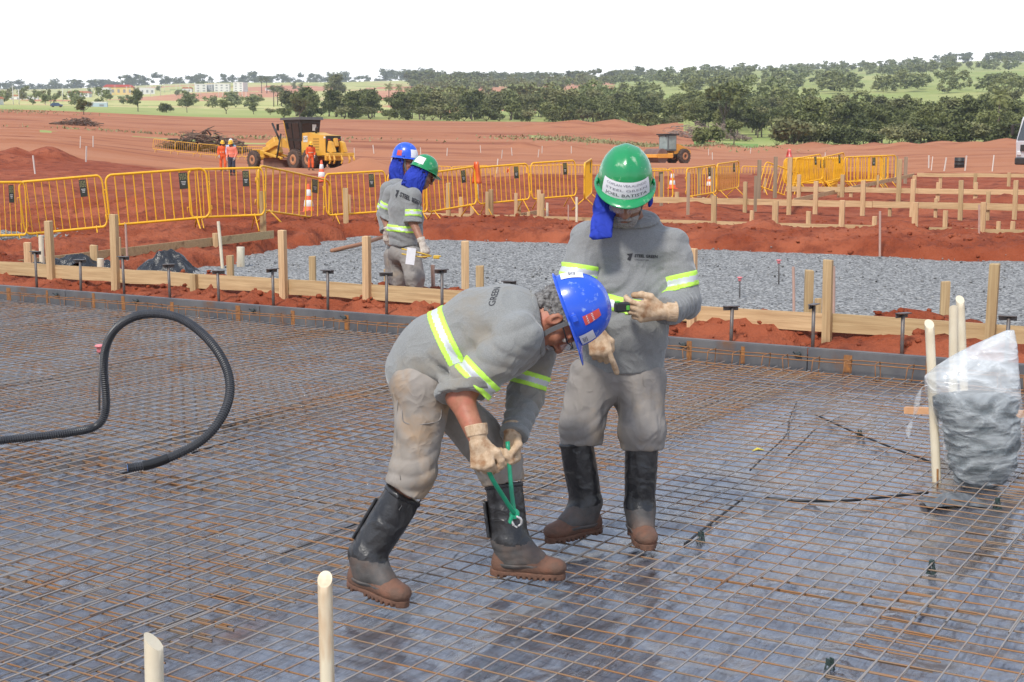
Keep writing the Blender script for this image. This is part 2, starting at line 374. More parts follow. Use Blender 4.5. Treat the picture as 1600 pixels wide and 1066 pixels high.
mi = np.where((dc > 190) & (dc < 250) & (uc > 830) & (uc < 1100) & (f2(xc * .05, yc * .05, 3, 87) > .6), 2, mi)
mi = np.where((dc > 150) & (dc < 240) & (uc > 60) & (uc < 470) & (f2(xc * .03, yc * .12, 3, 89) > .68), 2, mi)
LAND_TOP = float(Z.max())
o = link('land', gridmesh(X, Y, Z, mi), [soil, soil_far, pasture, straw, redbank, greenpatch], smooth=True); tag(o, kind='structure')
# gravel bed
def gravel_material():
    m = bpy.data.materials.new('crushed_stone'); m.use_nodes = True; t = m.node_tree; b = t.nodes['Principled BSDF']; b.inputs['Roughness'].default_value = .9; b.inputs['Specular IOR Level'].default_value = .2
    tc = t.nodes.new('ShaderNodeTexCoord'); v = t.nodes.new('ShaderNodeTexVoronoi'); v.inputs['Scale'].default_value = 36; v.inputs['Randomness'].default_value = 1
    t.links.new(tc.outputs['Object'], v.inputs['Vector'])
    sp = t.nodes.new('ShaderNodeSeparateColor'); t.links.new(v.outputs['Color'], sp.inputs[0])
    r = t.nodes.new('ShaderNodeValToRGB'); cr = r.color_ramp
    cr.elements[0].color = (.11, .11, .11, 1); cr.elements[1].color = (.46, .455, .44, 1); e = cr.elements.new(.55); e.color = (.27, .268, .26, 1)
    t.links.new(sp.outputs[0], r.inputs[0]); t.links.new(r.outputs[0], b.inputs['Base Color'])
    bp = t.nodes.new('ShaderNodeBump'); bp.invert = True; bp.inputs['Strength'].default_value = 1; bp.inputs['Distance'].default_value = .025
    t.links.new(v.outputs['Distance'], bp.inputs['Height']); t.links.new(bp.outputs[0], b.inputs['Normal']); return m
gravelm = gravel_material()
aa = np.arange(10.9, 22.2, .05); bb = np.arange(-7, 17.6, .05); a_, b_ = np.meshgrid(aa, bb, indexing='ij')
X = AX[0] * a_ + BX[0] * b_; Y = AX[1] * a_ + BX[1] * b_
Z = .012 + (f2(a_ * 9, b_ * 9, 3, 91) - .5) * .03 + (f2(a_ * .8, b_ * .8, 3, 93) - .5) * .05
cut = sstep(.5, .1, b_ - gravel_left(a_))
Z = Z - .3 * (1 - cut)
o = link('gravel', gridmesh(X, Y, Z), gravelm, smooth=False); tag(o, kind='stuff')
# small gravel spill far left
q = G(5, 395, .14); aa = np.linspace(-1.6, 1.6, 50); a_, b_ = np.meshgrid(aa, aa, indexing='ij')
X = q.x - .3 + a_; Y = q.y + .4 + b_ * 1.6; Z = soil_near(X, Y) + .05 * (1.2 - np.hypot(a_, b_)) - .02 + (f2(X * 9, Y * 9, 3, 91) - .5) * .03
o = link('gravel', gridmesh(X, Y, Z), gravelm); tag(o, kind='stuff')
# loose clods of earth and stray stones
def scatter(name, pts, rr, m, label, cat, seed):
    r_ = np.random.default_rng(seed); t_ = (1 + 5 ** .5) / 2; iv = np.array([(-1, t_, 0), (1, t_, 0), (-1, -t_, 0), (1, -t_, 0), (0, -1, t_), (0, 1, t_), (0, -1, -t_), (0, 1, -t_), (t_, 0, -1), (t_, 0, 1), (-t_, 0, -1), (-t_, 0, 1)]) / 1.9
    it = np.array([(0, 11, 5), (0, 5, 1), (0, 1, 7), (0, 7, 10), (0, 10, 11), (1, 5, 9), (5, 11, 4), (11, 10, 2), (10, 7, 6), (7, 1, 8), (3, 9, 4), (3, 4, 2), (3, 2, 6), (3, 6, 8), (3, 8, 9), (4, 9, 5), (2, 4, 11), (6, 2, 10), (8, 6, 7), (9, 8, 1)])
    n = len(pts); sc = r_.uniform(rr[0], rr[1], (n, 1, 1)) * r_.uniform(.6, 1.2, (n, 1, 3)) * np.array([1, 1, .75]); v = iv[None] * r_.uniform(.75, 1.2, (n, 12, 1)) * sc + np.array(pts)[:, None, :]
    f = it[None] + 12 * np.arange(n)[:, None, None]; tag(link(name, npmesh(v.reshape(-1, 3), f.reshape(-1, 3)), m), label, cat, kind='stuff')
r_ = np.random.default_rng(8); a_ = np.concatenate([r_.normal(10.85, .45, 900), r_.normal(22.8, .8, 500), r_.uniform(24, 30, 500)]); b_ = r_.uniform(-3, 17, len(a_)); k_ = a_ > 10.06; a_, b_ = a_[k_], b_[k_]
X = AX[0] * a_ + BX[0] * b_; Y = AX[1] * a_ + BX[1] * b_; scatter('soil_clods', np.stack([X, Y, soil_near(X, Y) + .008], -1), (.012, .055), soil, 'loose red clods of earth lying on the banks', 'clods', 3)
a_ = np.concatenate([r_.uniform(11.2, 21.6, 1500), r_.normal(11.5, .25, 300)]); b_ = np.concatenate([r_.uniform(-3, 15, 1500), r_.uniform(-3, 13, 300)]); k_ = b_ < gravel_left(a_); a_, b_ = a_[k_], b_[k_]
X = AX[0] * a_ + BX[0] * b_; Y = AX[1] * a_ + BX[1] * b_; scatter('loose_stones', np.stack([X, Y, np.maximum(soil_near(X, Y), .02) + .006], -1), (.010, .024), gravelm, 'single grey stones lying on top of the gravel bed', 'stones', 4)
# ------------------------------------------------------------------ black plastic sheet under the mesh
def plastic_material():
    m = bpy.data.materials.new('black_polythene'); m.use_nodes = True; t = m.node_tree; b = t.nodes['Principled BSDF']
    tc = t.nodes.new('ShaderNodeTexCoord')
    def nz(sc, det, st=(1, 1, 1), rg=.55):
        mp = t.nodes.new('ShaderNodeMapping'); mp.inputs['Scale'].default_value = st; t.links.new(tc.outputs['Object'], mp.inputs[0])
        n = t.nodes.new('ShaderNodeTexNoise'); n.inputs['Scale'].default_value = sc; n.inputs['Detail'].default_value = det; n.inputs['Roughness'].default_value = rg; t.links.new(mp.outputs[0], n.inputs['Vector']); return n.outputs['Fac']
    def rm(o, a, c, ta=0., tb=1.):
        r = t.nodes.new('ShaderNodeMapRange'); r.inputs[1].default_value = a; r.inputs[2].default_value = c; r.inputs[3].default_value = ta; r.inputs[4].default_value = tb; t.links.new(o, r.inputs[0]); return r.outputs[0]
    def mix(f, a, c):
        x = t.nodes.new('ShaderNodeMix'); x.data_type = 'RGBA'; t.links.new(f, x.inputs[0])
        for k, q in ((6, a), (7, c)):
            if isinstance(q, tuple): x.inputs[k].default_value = (*q, 1)
            else: t.links.new(q, x.inputs[k])
        return x.outputs[2]
    dust_glare = rm(nz(.7, 4, (1, .6, 1)), .40, .75); c = mix(dust_glare, (.070, .073, .098), (.135, .134, .148))  # black film lifted to blue-grey: sky glare put into the colour, with some dust
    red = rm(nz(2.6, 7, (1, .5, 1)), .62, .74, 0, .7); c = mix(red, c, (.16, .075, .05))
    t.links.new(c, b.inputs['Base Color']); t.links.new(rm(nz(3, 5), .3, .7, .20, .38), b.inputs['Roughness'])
    b.inputs['Specular IOR Level'].default_value = 1.0; b.inputs['IOR'].default_value = 1.6; b.inputs['Coat Weight'].default_value = 1.; b.inputs['Coat Roughness'].default_value = .18; b.inputs['Coat IOR'].default_value = 1.6
    wv = nz(5, 4, (1.5, .40, 1), .45); rn = t.nodes.new('ShaderNodeTexNoise'); rn.noise_type = 'RIDGED_MULTIFRACTAL'; rn.inputs['Scale'].default_value = 2.4; rn.inputs['Detail'].default_value = 4; rn.inputs['Roughness'].default_value = .5; rn.inputs['Distortion'].default_value = .5; rn.inputs['Offset'].default_value = 1.; rn.inputs['Gain'].default_value = 1.6
    mp2 = t.nodes.new('ShaderNodeMapping'); mp2.inputs['Scale'].default_value = (1.6, .6, 1); t.links.new(tc.outputs['Object'], mp2.inputs[0]); t.links.new(mp2.outputs[0], rn.inputs['Vector'])
    b2 = t.nodes.new('ShaderNodeBump'); b2.inputs['Strength'].default_value = 1; b2.inputs['Distance'].default_value = .018; t.links.new(rn.outputs['Fac'], b2.inputs['Height'])
    bp = t.nodes.new('ShaderNodeBump'); t.links.new(b2.outputs[0], bp.inputs['Normal']); bp.inputs['Strength'].default_value = 1.; bp.inputs['Distance'].default_value = .13
    t.links.new(wv, bp.inputs['Height']); t.links.new(bp.outputs[0], b.inputs['Normal']); return m
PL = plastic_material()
aa = np.arange(-2., 9.93, .03); bb = np.arange(-5.5, 20, .032); a_, b_ = np.meshgrid(aa, bb, indexing='ij')
def ridge(n, p=2.): return (1 - np.abs(2 * n - 1)) ** p
wz = f2(a_ * .5, b_ * .5, 3, 101)
Z = .022 * ridge(f2(a_ * 1.1 + wz, b_ * 4.2, 4, 103), 2.2) * (.4 + .6 * sstep(.3, .6, wz)) + .016 * ridge(f2(a_ * 4.1, b_ * 2.2 + wz * 2, 3, 107), 2) + .012 * ridge(f2(a_ * 3.2, b_ * 7.5, 3, 109), 1.6)
fr = random.Random(3)
for k in range(46):                      # folds and overlapping edges of the sheets, mostly along the run of the sheet
    b0 = fr.uniform(-3, 18); a0 = fr.uniform(0, 9.5); L = fr.uniform(.5, 2.2); sl = fr.uniform(-.12, .12)
    lb = b_ - b0 - sl * (a_ - a0) - .05 * np.sin(a_ * 3 + k) - .05 * (f2(a_ * 2, a_ * 0 + k, 2, k) - .5)
    w_ = np.exp(-((a_ - a0) / L) ** 4) * fr.uniform(.5, 1.)
    Z = Z + .030 * w_ * np.where(lb > 0, np.exp(-(lb / .09) ** 2), np.exp(-(lb / .022) ** 2))
for k in range(14):                      # cross creases
    a0 = fr.uniform(2, 9.5); b0 = fr.uniform(0, 12); la = a_ - a0 - fr.uniform(-.5, .5) * (b_ - b0) - .06 * np.sin(b_ * 4 + k)
    Z = Z + .022 * np.exp(-((b_ - b0) / fr.uniform(.3, .9)) ** 4) * np.where(la > 0, np.exp(-(la / .02) ** 2), np.exp(-(la / .1) ** 2))
Z = np.minimum(Z, .048) + .03 * sstep(9.7, 9.92, a_) * 0
X = -b_; Y = a_
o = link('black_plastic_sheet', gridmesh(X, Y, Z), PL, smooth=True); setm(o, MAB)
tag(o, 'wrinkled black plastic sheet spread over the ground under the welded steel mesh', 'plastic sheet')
# ------------------------------------------------------------------ welded steel mesh panels
def rebar_material(name, rustc, steelc, bias, pitch):
    m = bpy.data.materials.new(name); m.use_nodes = True; t = m.node_tree; b = t.nodes['Principled BSDF']
    tc = t.nodes.new('ShaderNodeTexCoord'); sp = t.nodes.new('ShaderNodeSeparateXYZ'); t.links.new(tc.outputs['Object'], sp.inputs[0])
    def M(op, a, c=None, d=None):
        n = t.nodes.new('ShaderNodeMath'); n.operation = op
        for k, q in enumerate((a, c, d)):
            if q is None: continue
            if isinstance(q, (int, float)): n.inputs[k].default_value = q
            else: t.links.new(q, n.inputs[k])
        return n.outputs[0]
    fx = M('ABSOLUTE', M('SUBTRACT', M('FRACT', M('DIVIDE', sp.outputs[0], pitch)), .5)); fy = M('ABSOLUTE', M('SUBTRACT', M('FRACT', M('DIVIDE', sp.outputs[1], pitch)), .5))
    near = M('LESS_THAN', M('MAXIMUM', fx, fy), .17)                # rust blooms where bars cross
    n = t.nodes.new('ShaderNodeTexNoise'); n.inputs['Scale'].default_value = 4.5; n.inputs['Detail'].default_value = 5; t.links.new(tc.outputs['Object'], n.inputs['Vector'])
    f = M('MULTIPLY_ADD', near, .75, M('MULTIPLY', M('SUBTRACT', n.outputs['Fac'], bias), 5.)); f = M('MINIMUM', M('MAXIMUM', f, 0.), 1.)
    x = t.nodes.new('ShaderNodeMix'); x.data_type = 'RGBA'; t.links.new(f, x.inputs[0]); x.inputs[6].default_value = (*steelc, 1); x.inputs[7].default_value = (*rustc, 1)
    t.links.new(x.outputs[2], b.inputs['Base Color']); b.inputs['Metallic'].default_value = .25; b.inputs['Roughness'].default_value = .55; return m
PITCHM = .105
RB = rebar_material('rusty_bar', (.29, .14, .055), (.235, .16, .105), .42, PITCHM)
RA = rebar_material('grey_bar', (.29, .15, .075), (.33, .295, .27), .52, PITCHM)
def mesh_panel(a0, a1, b0, b1, z, seed):
    r = np.random.default_rng(seed); ob = round(b0 / PITCHM) * PITCHM; oa = round(a0 / PITCHM) * PITCHM
    v = []; f = []; mi = []; n = 0
    def bars(fixed, s0, s1, along_a, zz, rad, k):
        nonlocal n
        ns = max(2, int((s1 - s0) / .32)); s = np.linspace(s0, s1, ns + 1)
        for c in fixed:
            wob = np.cumsum(r.normal(0, .0012, ns + 1)); wz_ = (n2(s * 1.3, s * 0 + c * 3, seed) - .5) * .018
            for q in range(5):
                an = 2 * math.pi * q / 5; dx, dz = rad * math.cos(an), rad * math.sin(an)
                pts = np.stack([-(c + wob + dx), s, zz + wz_ + dz], -1) if along_a else np.stack([-s, c + wob + dx, zz + wz_ + dz], -1)
                v.append(pts)
            i = n + np.arange(ns)
            for q in range(5):
                w0 = i + q * (ns + 1); w1 = i + ((q + 1) % 5) * (ns + 1); f.append(np.stack([w0, w0 + 1, w1 + 1, w1], -1)); mi.append(np.full(ns, k))
            n += 5 * (ns + 1)
    bars(np.arange(ob, b1 + .001, PITCHM), a0 - .04, a1 + .04, True, z + .007, .0033, 1)
    bars(np.arange(oa, a1 + .001, PITCHM), b0 - .04, b1 + .04, False, z, .0033, 0)
    me = npmesh(np.concatenate(v), np.concatenate(f), np.concatenate(mi))
    o = link('welded_mesh_panel', me, [RB, RA], smooth=True); setm(o, MAB)
    return o
k = 0
for (a0, a1) in ((-1.2, 4.9), (4.7, 9.65)):
    b = -3.4
    while b < 18:
        if not (a1 < 5 and (b > 6.5)):
            o = mesh_panel(a0, a1, b, b + 2.42, .062, 200 + k); k += 1
            tag(o, 'rusty welded steel mesh panel laid over the black plastic sheet', 'mesh panel', 'welded mesh panels on the plastic')
        b += 2.42 - .21
b = 3.05
while b < 18:                            # second layer on the left half of the pad
    for (a0, a1) in ((-1.0, 3.3), (3.1, 9.5)):
        if a1 < 5 and b > 5: continue
        o = mesh_panel(a0 + .03, a1 + .03, b + .05, b + 2.47, .098, 300 + k); k += 1
        tag(o, 'upper layer of grey steel mesh raised over another mesh at the left', 'mesh panel', 'upper mesh layer at the left')
    b += 2.3
# ------------------------------------------------------------------ forms, stirrup cage, timber, pins and pipes
steel = mat('form_steel', (.105, .105, .115), (.17, .165, .165), 3., rough=.45, metal=.35, bump=.15, bscale=30, c3=(.22, .095, .035), s3=2.2, f3=(.60, .74), stretch=(1, 1, .45))
steel_dark = mat('pin_steel', (.09, .085, .085), (.16, .14, .13), 9., rough=.5, metal=.4, c3=(.16, .08, .05), s3=12, f3=(.52, .68))
rust = mat('rusty_stirrup', (.34, .15, .04), (.22, .10, .05), 14., rough=.7, metal=.1)
rustpatch = mat('rust_patch', (.36, .14, .03), (.20, .09, .04), 30., rough=.8)
wood_v = mat('timber_upright', (.56, .39, .21), (.42, .27, .135), 40., rough=.8, stretch=(1, 1, .05), bump=.3, bscale=26., rnd=.55, c3=(.25, .13, .06), s3=6., f3=(.58, .70))
wood_h = mat('timber_rail', (.58, .41, .22), (.43, .28, .14), 38., rough=.8, stretch=(.05, 1, 1), bump=.3, bscale=22., rnd=.4, c3=(.26, .15, .07), s3=7., f3=(.57, .70))
wood_old = mat('weathered_timber', (.34, .25, .17), (.25, .18, .12), 20., rough=.85, stretch=(1, 1, .06), bump=.3, bscale=26., rnd=.6)
pvc = mat('cream_pipe', (.74, .66, .50), (.68, .58, .42), 6., rough=.4, bump=.03, bscale=50, c3=(.55, .38, .22), s3=4, f3=(.60, .72))
pinkpipe = mat('dusty_pink_pipe', (.50, .31, .25), (.42, .27, .21), 9, rough=.6)
pink = mat('pink_plastic', (.72, .22, .23), rough=.4)
def onA(u, v, a):
    r = ray(u, v); t = a / (r[0] * AX[0] + r[1] * AX[1]); return Vector((r[0] * t, r[1] * t, EYE + r[2] * t))
FA = 9.90
# steel forms along the far edge of the pad, in lengths butted end to end
cuts = [-2.2, .6, 3.35, 6.1, 8.85, 11.6, 14.4, 17.4]
flab = ['right-hand length of steel form behind the bag of spacers', 'steel form length between the standing workers and the bag of spacers', 'steel form length behind the two workers on the mesh', 'steel form length just left of the bending worker', 'steel form length to the right of the hose loop', 'steel form length behind the top of the hose loop', 'leftmost length of steel form at the photo edge']
for i in range(len(cuts) - 1):
    b0, b1 = cuts[i] + .003, cuts[i + 1] - .003; L = b1 - b0; c = AB(FA, (b0 + b1) / 2)
    e = empty('steel_form', c, 0, flab[i], 'steel form', 'steel edge forms'); e.matrix_world = Matrix.Translation(c) @ MAB
    m = MB(); m.box((0, .005, .10), (L, .01, .20), bev=.002); m.build('web', steel, e)
    m = MB(); m.box((0, .037, .203), (L, .062, .007), bev=.002); m.build('top_flange', steel, e)
    m = MB(); m.box((0, .04, .012), (L, .058, .007)); m.build('bottom_flange', steel, e)
    n = 4
    for k in range(n):
        x = -L / 2 + L * (k + .5) / n + rng.uniform(-.2, .2); m = MB(); m.box((x, .035, .106), (.012, .045, .17)); m.build('stiffener', steel, e)
        m = MB(); w_ = rng.uniform(.03, .07); m.box((x, -.0015, .11), (w_, .003, .155 + rng.uniform(-.03, .03)), bev=.001); m.build('rust_streak', rustpatch, e)
# rebar stirrup cage standing along the forms
for j, (b0, b1, lab) in enumerate(((-1.6, 5.9, 'rusty stirrup cage along the steel form right of the bending worker'), (6.0, 16.6, 'rusty stirrup cage along the steel form left of the bending worker'))):
    e = empty('stirrup_cage', AB(9.74, (b0 + b1) / 2, 0), 0, lab, 'rebar cage'); e.matrix_world = Matrix.Translation(AB(9.74, (b0 + b1) / 2, 0)) @ MAB
    L = b1 - b0; m = MB()
    for y, z in ((-.065, .148), (.065, .15), (-.065, .04), (.065, .04)):
        m.tube([(-L / 2 + L * q / 30, y + rng.uniform(-.004, .004), z + rng.uniform(-.006, .006)) for q in range(31)], .0045, 5)
    m.build('longitudinal_bar', rust, e, smooth=True)
    k = int(L / .215); var = []
    for q in range(k):
        x = -L / 2 + (q + .5) * .215 + rng.uniform(-.03, .03); y0, y1, z0, z1 = -.072, .072, .032, .157
        if q < 5:
            m = MB(); t = rng.uniform(-.03, .03); m.tube([(0, y0, z0), (t * .6, y0, z1), (t, y1, z1 + .004), (t * .4, y1, z0)], .004, 5, closed=True); o = m.build('stirrup_bar', rust, e, smooth=True); var.append(o)
        else: o = var[rng.randrange(5)].copy(); COL.objects.link(o)
        o.location = (x, 0, 0)
# form bolts
clipm = mat('dark_clip', (.05, .06, .06), rough=.5)
for i, u in enumerate((88, 213, 395, 538, 1068, 1247)):
    b = toab(onA(u, 470 + (u - 88) * .075, FA - .02))[1]; M = Matrix.Translation(AB(FA - .002, b, .158)) @ MAB
    m = MB(); m.lathe([(.016, -.03), (.02, -.026), (.02, -.006), (.008, -.004), (.008, .002)], 6, Matrix.Rotation(R(-90), 4, 'X')); m.box((0, -.012, -.018), (.055, .012, .012), bev=.003); m.tube([(-.025, -.018, 0), (-.035, -.03, .012), (-.028, -.035, .02)], .005, 6)
    o = m.build('form_clamp', clipm); o.matrix_world = M
    tag(o, ['small dark clamp on the form near the left edge of the photo', 'small dark clamp on the form above the hose loop', 'small dark clamp on the form right of the hose loop', 'small dark clamp on the form left of the bending worker', 'small dark clamp on the form beside the standing worker', 'small dark clamp on the form midway to the bag'][i], 'clamp', 'clamps on the steel forms')
# T-headed steel pins behind the forms
pl = {55: 'T-headed steel pin nearest the left photo edge', 124: 'T-headed pin between the first two tall timber posts at left', 192: 'T-headed pin just right of the second tall post at left', 264: 'T-headed pin in front of the crumpled black plastic', 341: 'T-headed pin right of the short board post', 426: 'T-headed pin just left of the knotted timber post', 511: 'wide T-headed pin midway between two tall timber posts', 603: 'T-headed pin in front of the two workers on gravel', 690: 'T-headed pin behind the bending worker, beside a pink pipe', 795: 'T-headed pin peeping over the back of the bending worker',
      1143: 'T-headed pin to the right of the standing worker', 1272: 'T-headed pin edge-on, left of a leaning timber post', 1412: 'T-headed pin left of the cream poles', 1575: 'T-headed pin behind the tip of the clear bag'}
for (u, v, turn) in ((55, 392, 10), (124, 405, 25), (192, 400, 15), (264, 412, 65), (341, 422, 40), (426, 419, 75), (511, 421, 5), (603, 425, 30), (690, 420, 62), (795, 438, 5), (1143, 477, 40), (1272, 474, 88), (1412, 488, 62), (1575, 492, 10)):
    top = onA(u, v, 10.13); e = empty('steel_pin', (top.x, top.y, 0), R(turn) - R(31), pl[u], 'steel pin', 'T-headed pins along the forms'); h = top.z
    m = MB(); m.tube([(0, 0, .02), (rng.uniform(-.008, .008), 0, h - .02)], .0145, 10); m.build('shaft', steel_dark, e, smooth=True)
    m = MB(); m.box((0, 0, h - .008), (.125, .055, .008), bev=.002); m.box((0, .018, h - .026), (.125, .006, .034)); m.build('head', steel_dark, e)
# ---- timber
def peg_mesh(w, d, h, lean=0., sink=.12, jag=0., pt=False):
    m = MB(); e = .004; j = [rng.uniform(-jag, jag) for _ in range(4)]
    pr = [(-w/2, -d/2), (w/2, -d/2), (w/2, d/2), (-w/2, d/2)]
    v = [(x, y, -sink) for x, y in pr] + [(x + lean * h, y, h - .006 + j[i]) for i, (x, y) in enumerate(pr)] + [(x * .86 + lean * h, y * .86, h + j[i]) for i, (x, y) in enumerate(pr)]
    f = [(0, 3, 2, 1), (8, 9, 10, 11)] + [(i, (i + 1) % 4, (i + 1) % 4 + 4, i + 4) for i in range(4)] + [(i + 4, (i + 1) % 4 + 4, (i + 1) % 4 + 8, i + 8) for i in range(4)]
    return m.add(v, f)
def rail(name_lab, a, z, bh, runs, posts, m_h=None, group='timber setting-out rails', pw=.055):
    # runs: (uL, uR) pieces of board; posts: (u, v_top, v_base or None, width_px, side)
    us = [q for r in runs for q in r[:2]]; bm = sum(toab(onA(u, 400, a))[1] for u in us) / len(us)
    e = empty('timber_rail', AB(a, bm, 0), 0, name_lab, 'timber rail', group); M0 = Matrix.Translation(AB(a, bm, 0)) @ MAB; e.matrix_world = M0
    for i, r in enumerate(runs):
        x0, x1 = (-(toab(onA(u, 400, a))[1] - bm) for u in r[:2]); dz0, dz1 = (r[2], r[3]) if len(r) > 2 else (0, 0)
        m = MB(); n = max(3, int((x1 - x0) / .4)); y = -.012 * (i % 2)
        xs = [x0 + (x1 - x0) * q / n for q in range(n + 1)]; zz = [z + dz0 + (dz1 - dz0) * q / n + rng.uniform(-.006, .006) for q in range(n + 1)]
        for q in range(n + 1): pass
        vs = []; f = []
        for q in range(n + 1): vs += [(xs[q], y - .0125, zz[q] - bh + rng.uniform(-.004, .004)), (xs[q], y + .0125, zz[q] - bh), (xs[q], y + .0125, zz[q]), (xs[q], y - .0125, zz[q])]
        for q in range(n):
            for k in range(4): f.append((q*4 + k, q*4 + (k+1) % 4, q*4 + 4 + (k+1) % 4, q*4 + 4 + k))
        f += [(3, 2, 1, 0), (n*4, n*4+1, n*4+2, n*4+3)]
        m.add(vs, f); m.build('board', m_h or wood_h, e)
    for (u, vt, vb, wp, side) in posts:
        aa_ = a + side * .047; top = onA(u, vt, aa_); b = toab(top)[1]; g = ground_z(top.x, top.y)
        if vb is not None: g = min(g, onA(u, vb, aa_).z)
        ub = u if vb is None else u
        m = peg_mesh(wp / 2134 * top.y, .05, top.z - g, rng.uniform(-.02, .02), .1, .004)
        o = m.build('post', wood_v, e); o.location = (-(b - bm), side * .047, g)
    return e
rail('long timber rail nailed to tall posts just behind the steel forms', 10.55, .40, .15, [(-40, 80), (80.5, 440), (441, 573), (573.5, 815), (815.5, 1080), (1080.5, 1298), (1298.5, 1700)],
     [(76, 345, None, 13, -1), (176, 335, None, 13, -1), (303, 428, None, 12, -1), (441, 360, None, 12, -1), (572, 369, None, 12, -1), (1083, 388, None, 13, -1), (1296, 406, None, 14, -1), (1552, 412, None, 15, -1), (1074, 470, None, 9, 1)])
rail('timber rail along the far side of the gravel bed, nearest of the rear rails', 26.2, .25, .17, [(640, 700), (700.5, 1115), (1115.5, 1433), (1433.5, 1660)],
     [(700, 286, None, 7, -1), (767, 296, None, 7, -1), (847, 303, None, 7, -1), (1116, 306, None, 8, -1), (1212, 314, None, 9, -1), (1316, 313, None, 8, -1), (1431, 316, None, 9, -1), (1537, 316, None, 8, -1), (1175, 329, None, 6, 1), (1367, 338, None, 7, 1), (1478, 329, None, 7, 1), (1264, 330, None, 7, 1), (1561, 346, None, 6, 1), (1583, 346, None, 7, 1)])
rail('second timber rail back on the right, behind the nearest rear rail', 32.1, .5, .15, [(1012, 1168), (1168.5, 1360), (1360.5, 1430), (1430.5, 1660)],
     [(1058, 300, None, 6, 1), (1165, 284, None, 6, -1), (1235, 246, None, 7, -1), (1275, 283, None, 7, -1), (1349.5, 282, None, 7, -1), (1427, 280, None, 7, -1), (1503, 282, None, 7, -1), (1588, 282, None, 7, -1), (1391, 316, None, 5, 1), (1463, 310, None, 5, 1), (1545, 299, None, 6, 1)])
rail('third timber rail back on the right, passing in front of the stacked barriers', 39.5, .62, .15, [(1225, 1430), (1430.5, 1660)],
     [(1249, 273, None, 6, -1), (1317, 273, None, 6, -1), (1406, 249, None, 7, -1), (1466, 285, None, 6, 1), (1525, 285, None, 6, 1), (1330, 292, None, 5, 1)])
rail('farthest timber rail at the right, beside the dark barrel', 49., .9, .13, [(1428, 1520), (1520.5, 1680)], [(1429, 274, None, 6, -1), (1470, 275, None, 5, 1), (1524, 271, None, 5, -1), (1577, 270, None, 5, -1)])
def run_along(lab, p0, p1, z0, z1, bh, posts):
    e = empty('timber_rail', (p0 + p1) / 2, 0, lab, 'timber rail', 'timber setting-out rails'); c = (p0 + p1) / 2; m = MB(); q0 = Vector((p0.x, p0.y, 0)) - Vector((c.x, c.y, 0)); q1 = Vector((p1.x, p1.y, 0)) - Vector((c.x, c.y, 0))
    e.location = (c.x, c.y, 0)
    m.bar(q0 + Vector((0, 0, z0 - bh / 2)), q1 + Vector((0, 0, z1 - bh / 2)), .025, bh); m.build('board', wood_h, e)
    for (t, h, wd) in posts:
        q = q0.lerp(q1, t); g = ground_z(q.x + c.x, q.y + c.y); o = peg_mesh(wd, .05, h - g, rng.uniform(-.02, .02), .1, .004).build('post', wood_v, e); o.location = (q.x + .04, q.y - .04, g)
# rails running away from the camera
run_along('timber rail running back beside the crumpled black plastic at left', G(-10, 411, .32), G(427, 364, .32), .32, .36, .13, [(.10, .44, .09), (.36, .50, .11), (.73, .42, .08)])
run_along('short low timber rail among the yellow barriers left of the rear workers', G(516, 350, .22), G(588, 340, .22), .24, .24, .13, [(.35, .78, .09)])
run_along('timber rail slanting back between the orange flag and the cones', G(775, 343, .18), G(840, 333, .18), .22, .25, .12, [(.5, .55, .07)])
run_along('timber rail slanting back in front of the open barriers at right', G(1062, 328, .15), G(1200, 305, .15), .18, .25, .12, [(.2, .4, .07), (.93, .75, .08)])
run_along('timber rail slanting back towards the barrel on the right', P(1240, 312, 37), P(1428, 276, 49), .40, .88, .12, [(.3, .7, .07), (.62, .9, .07)])
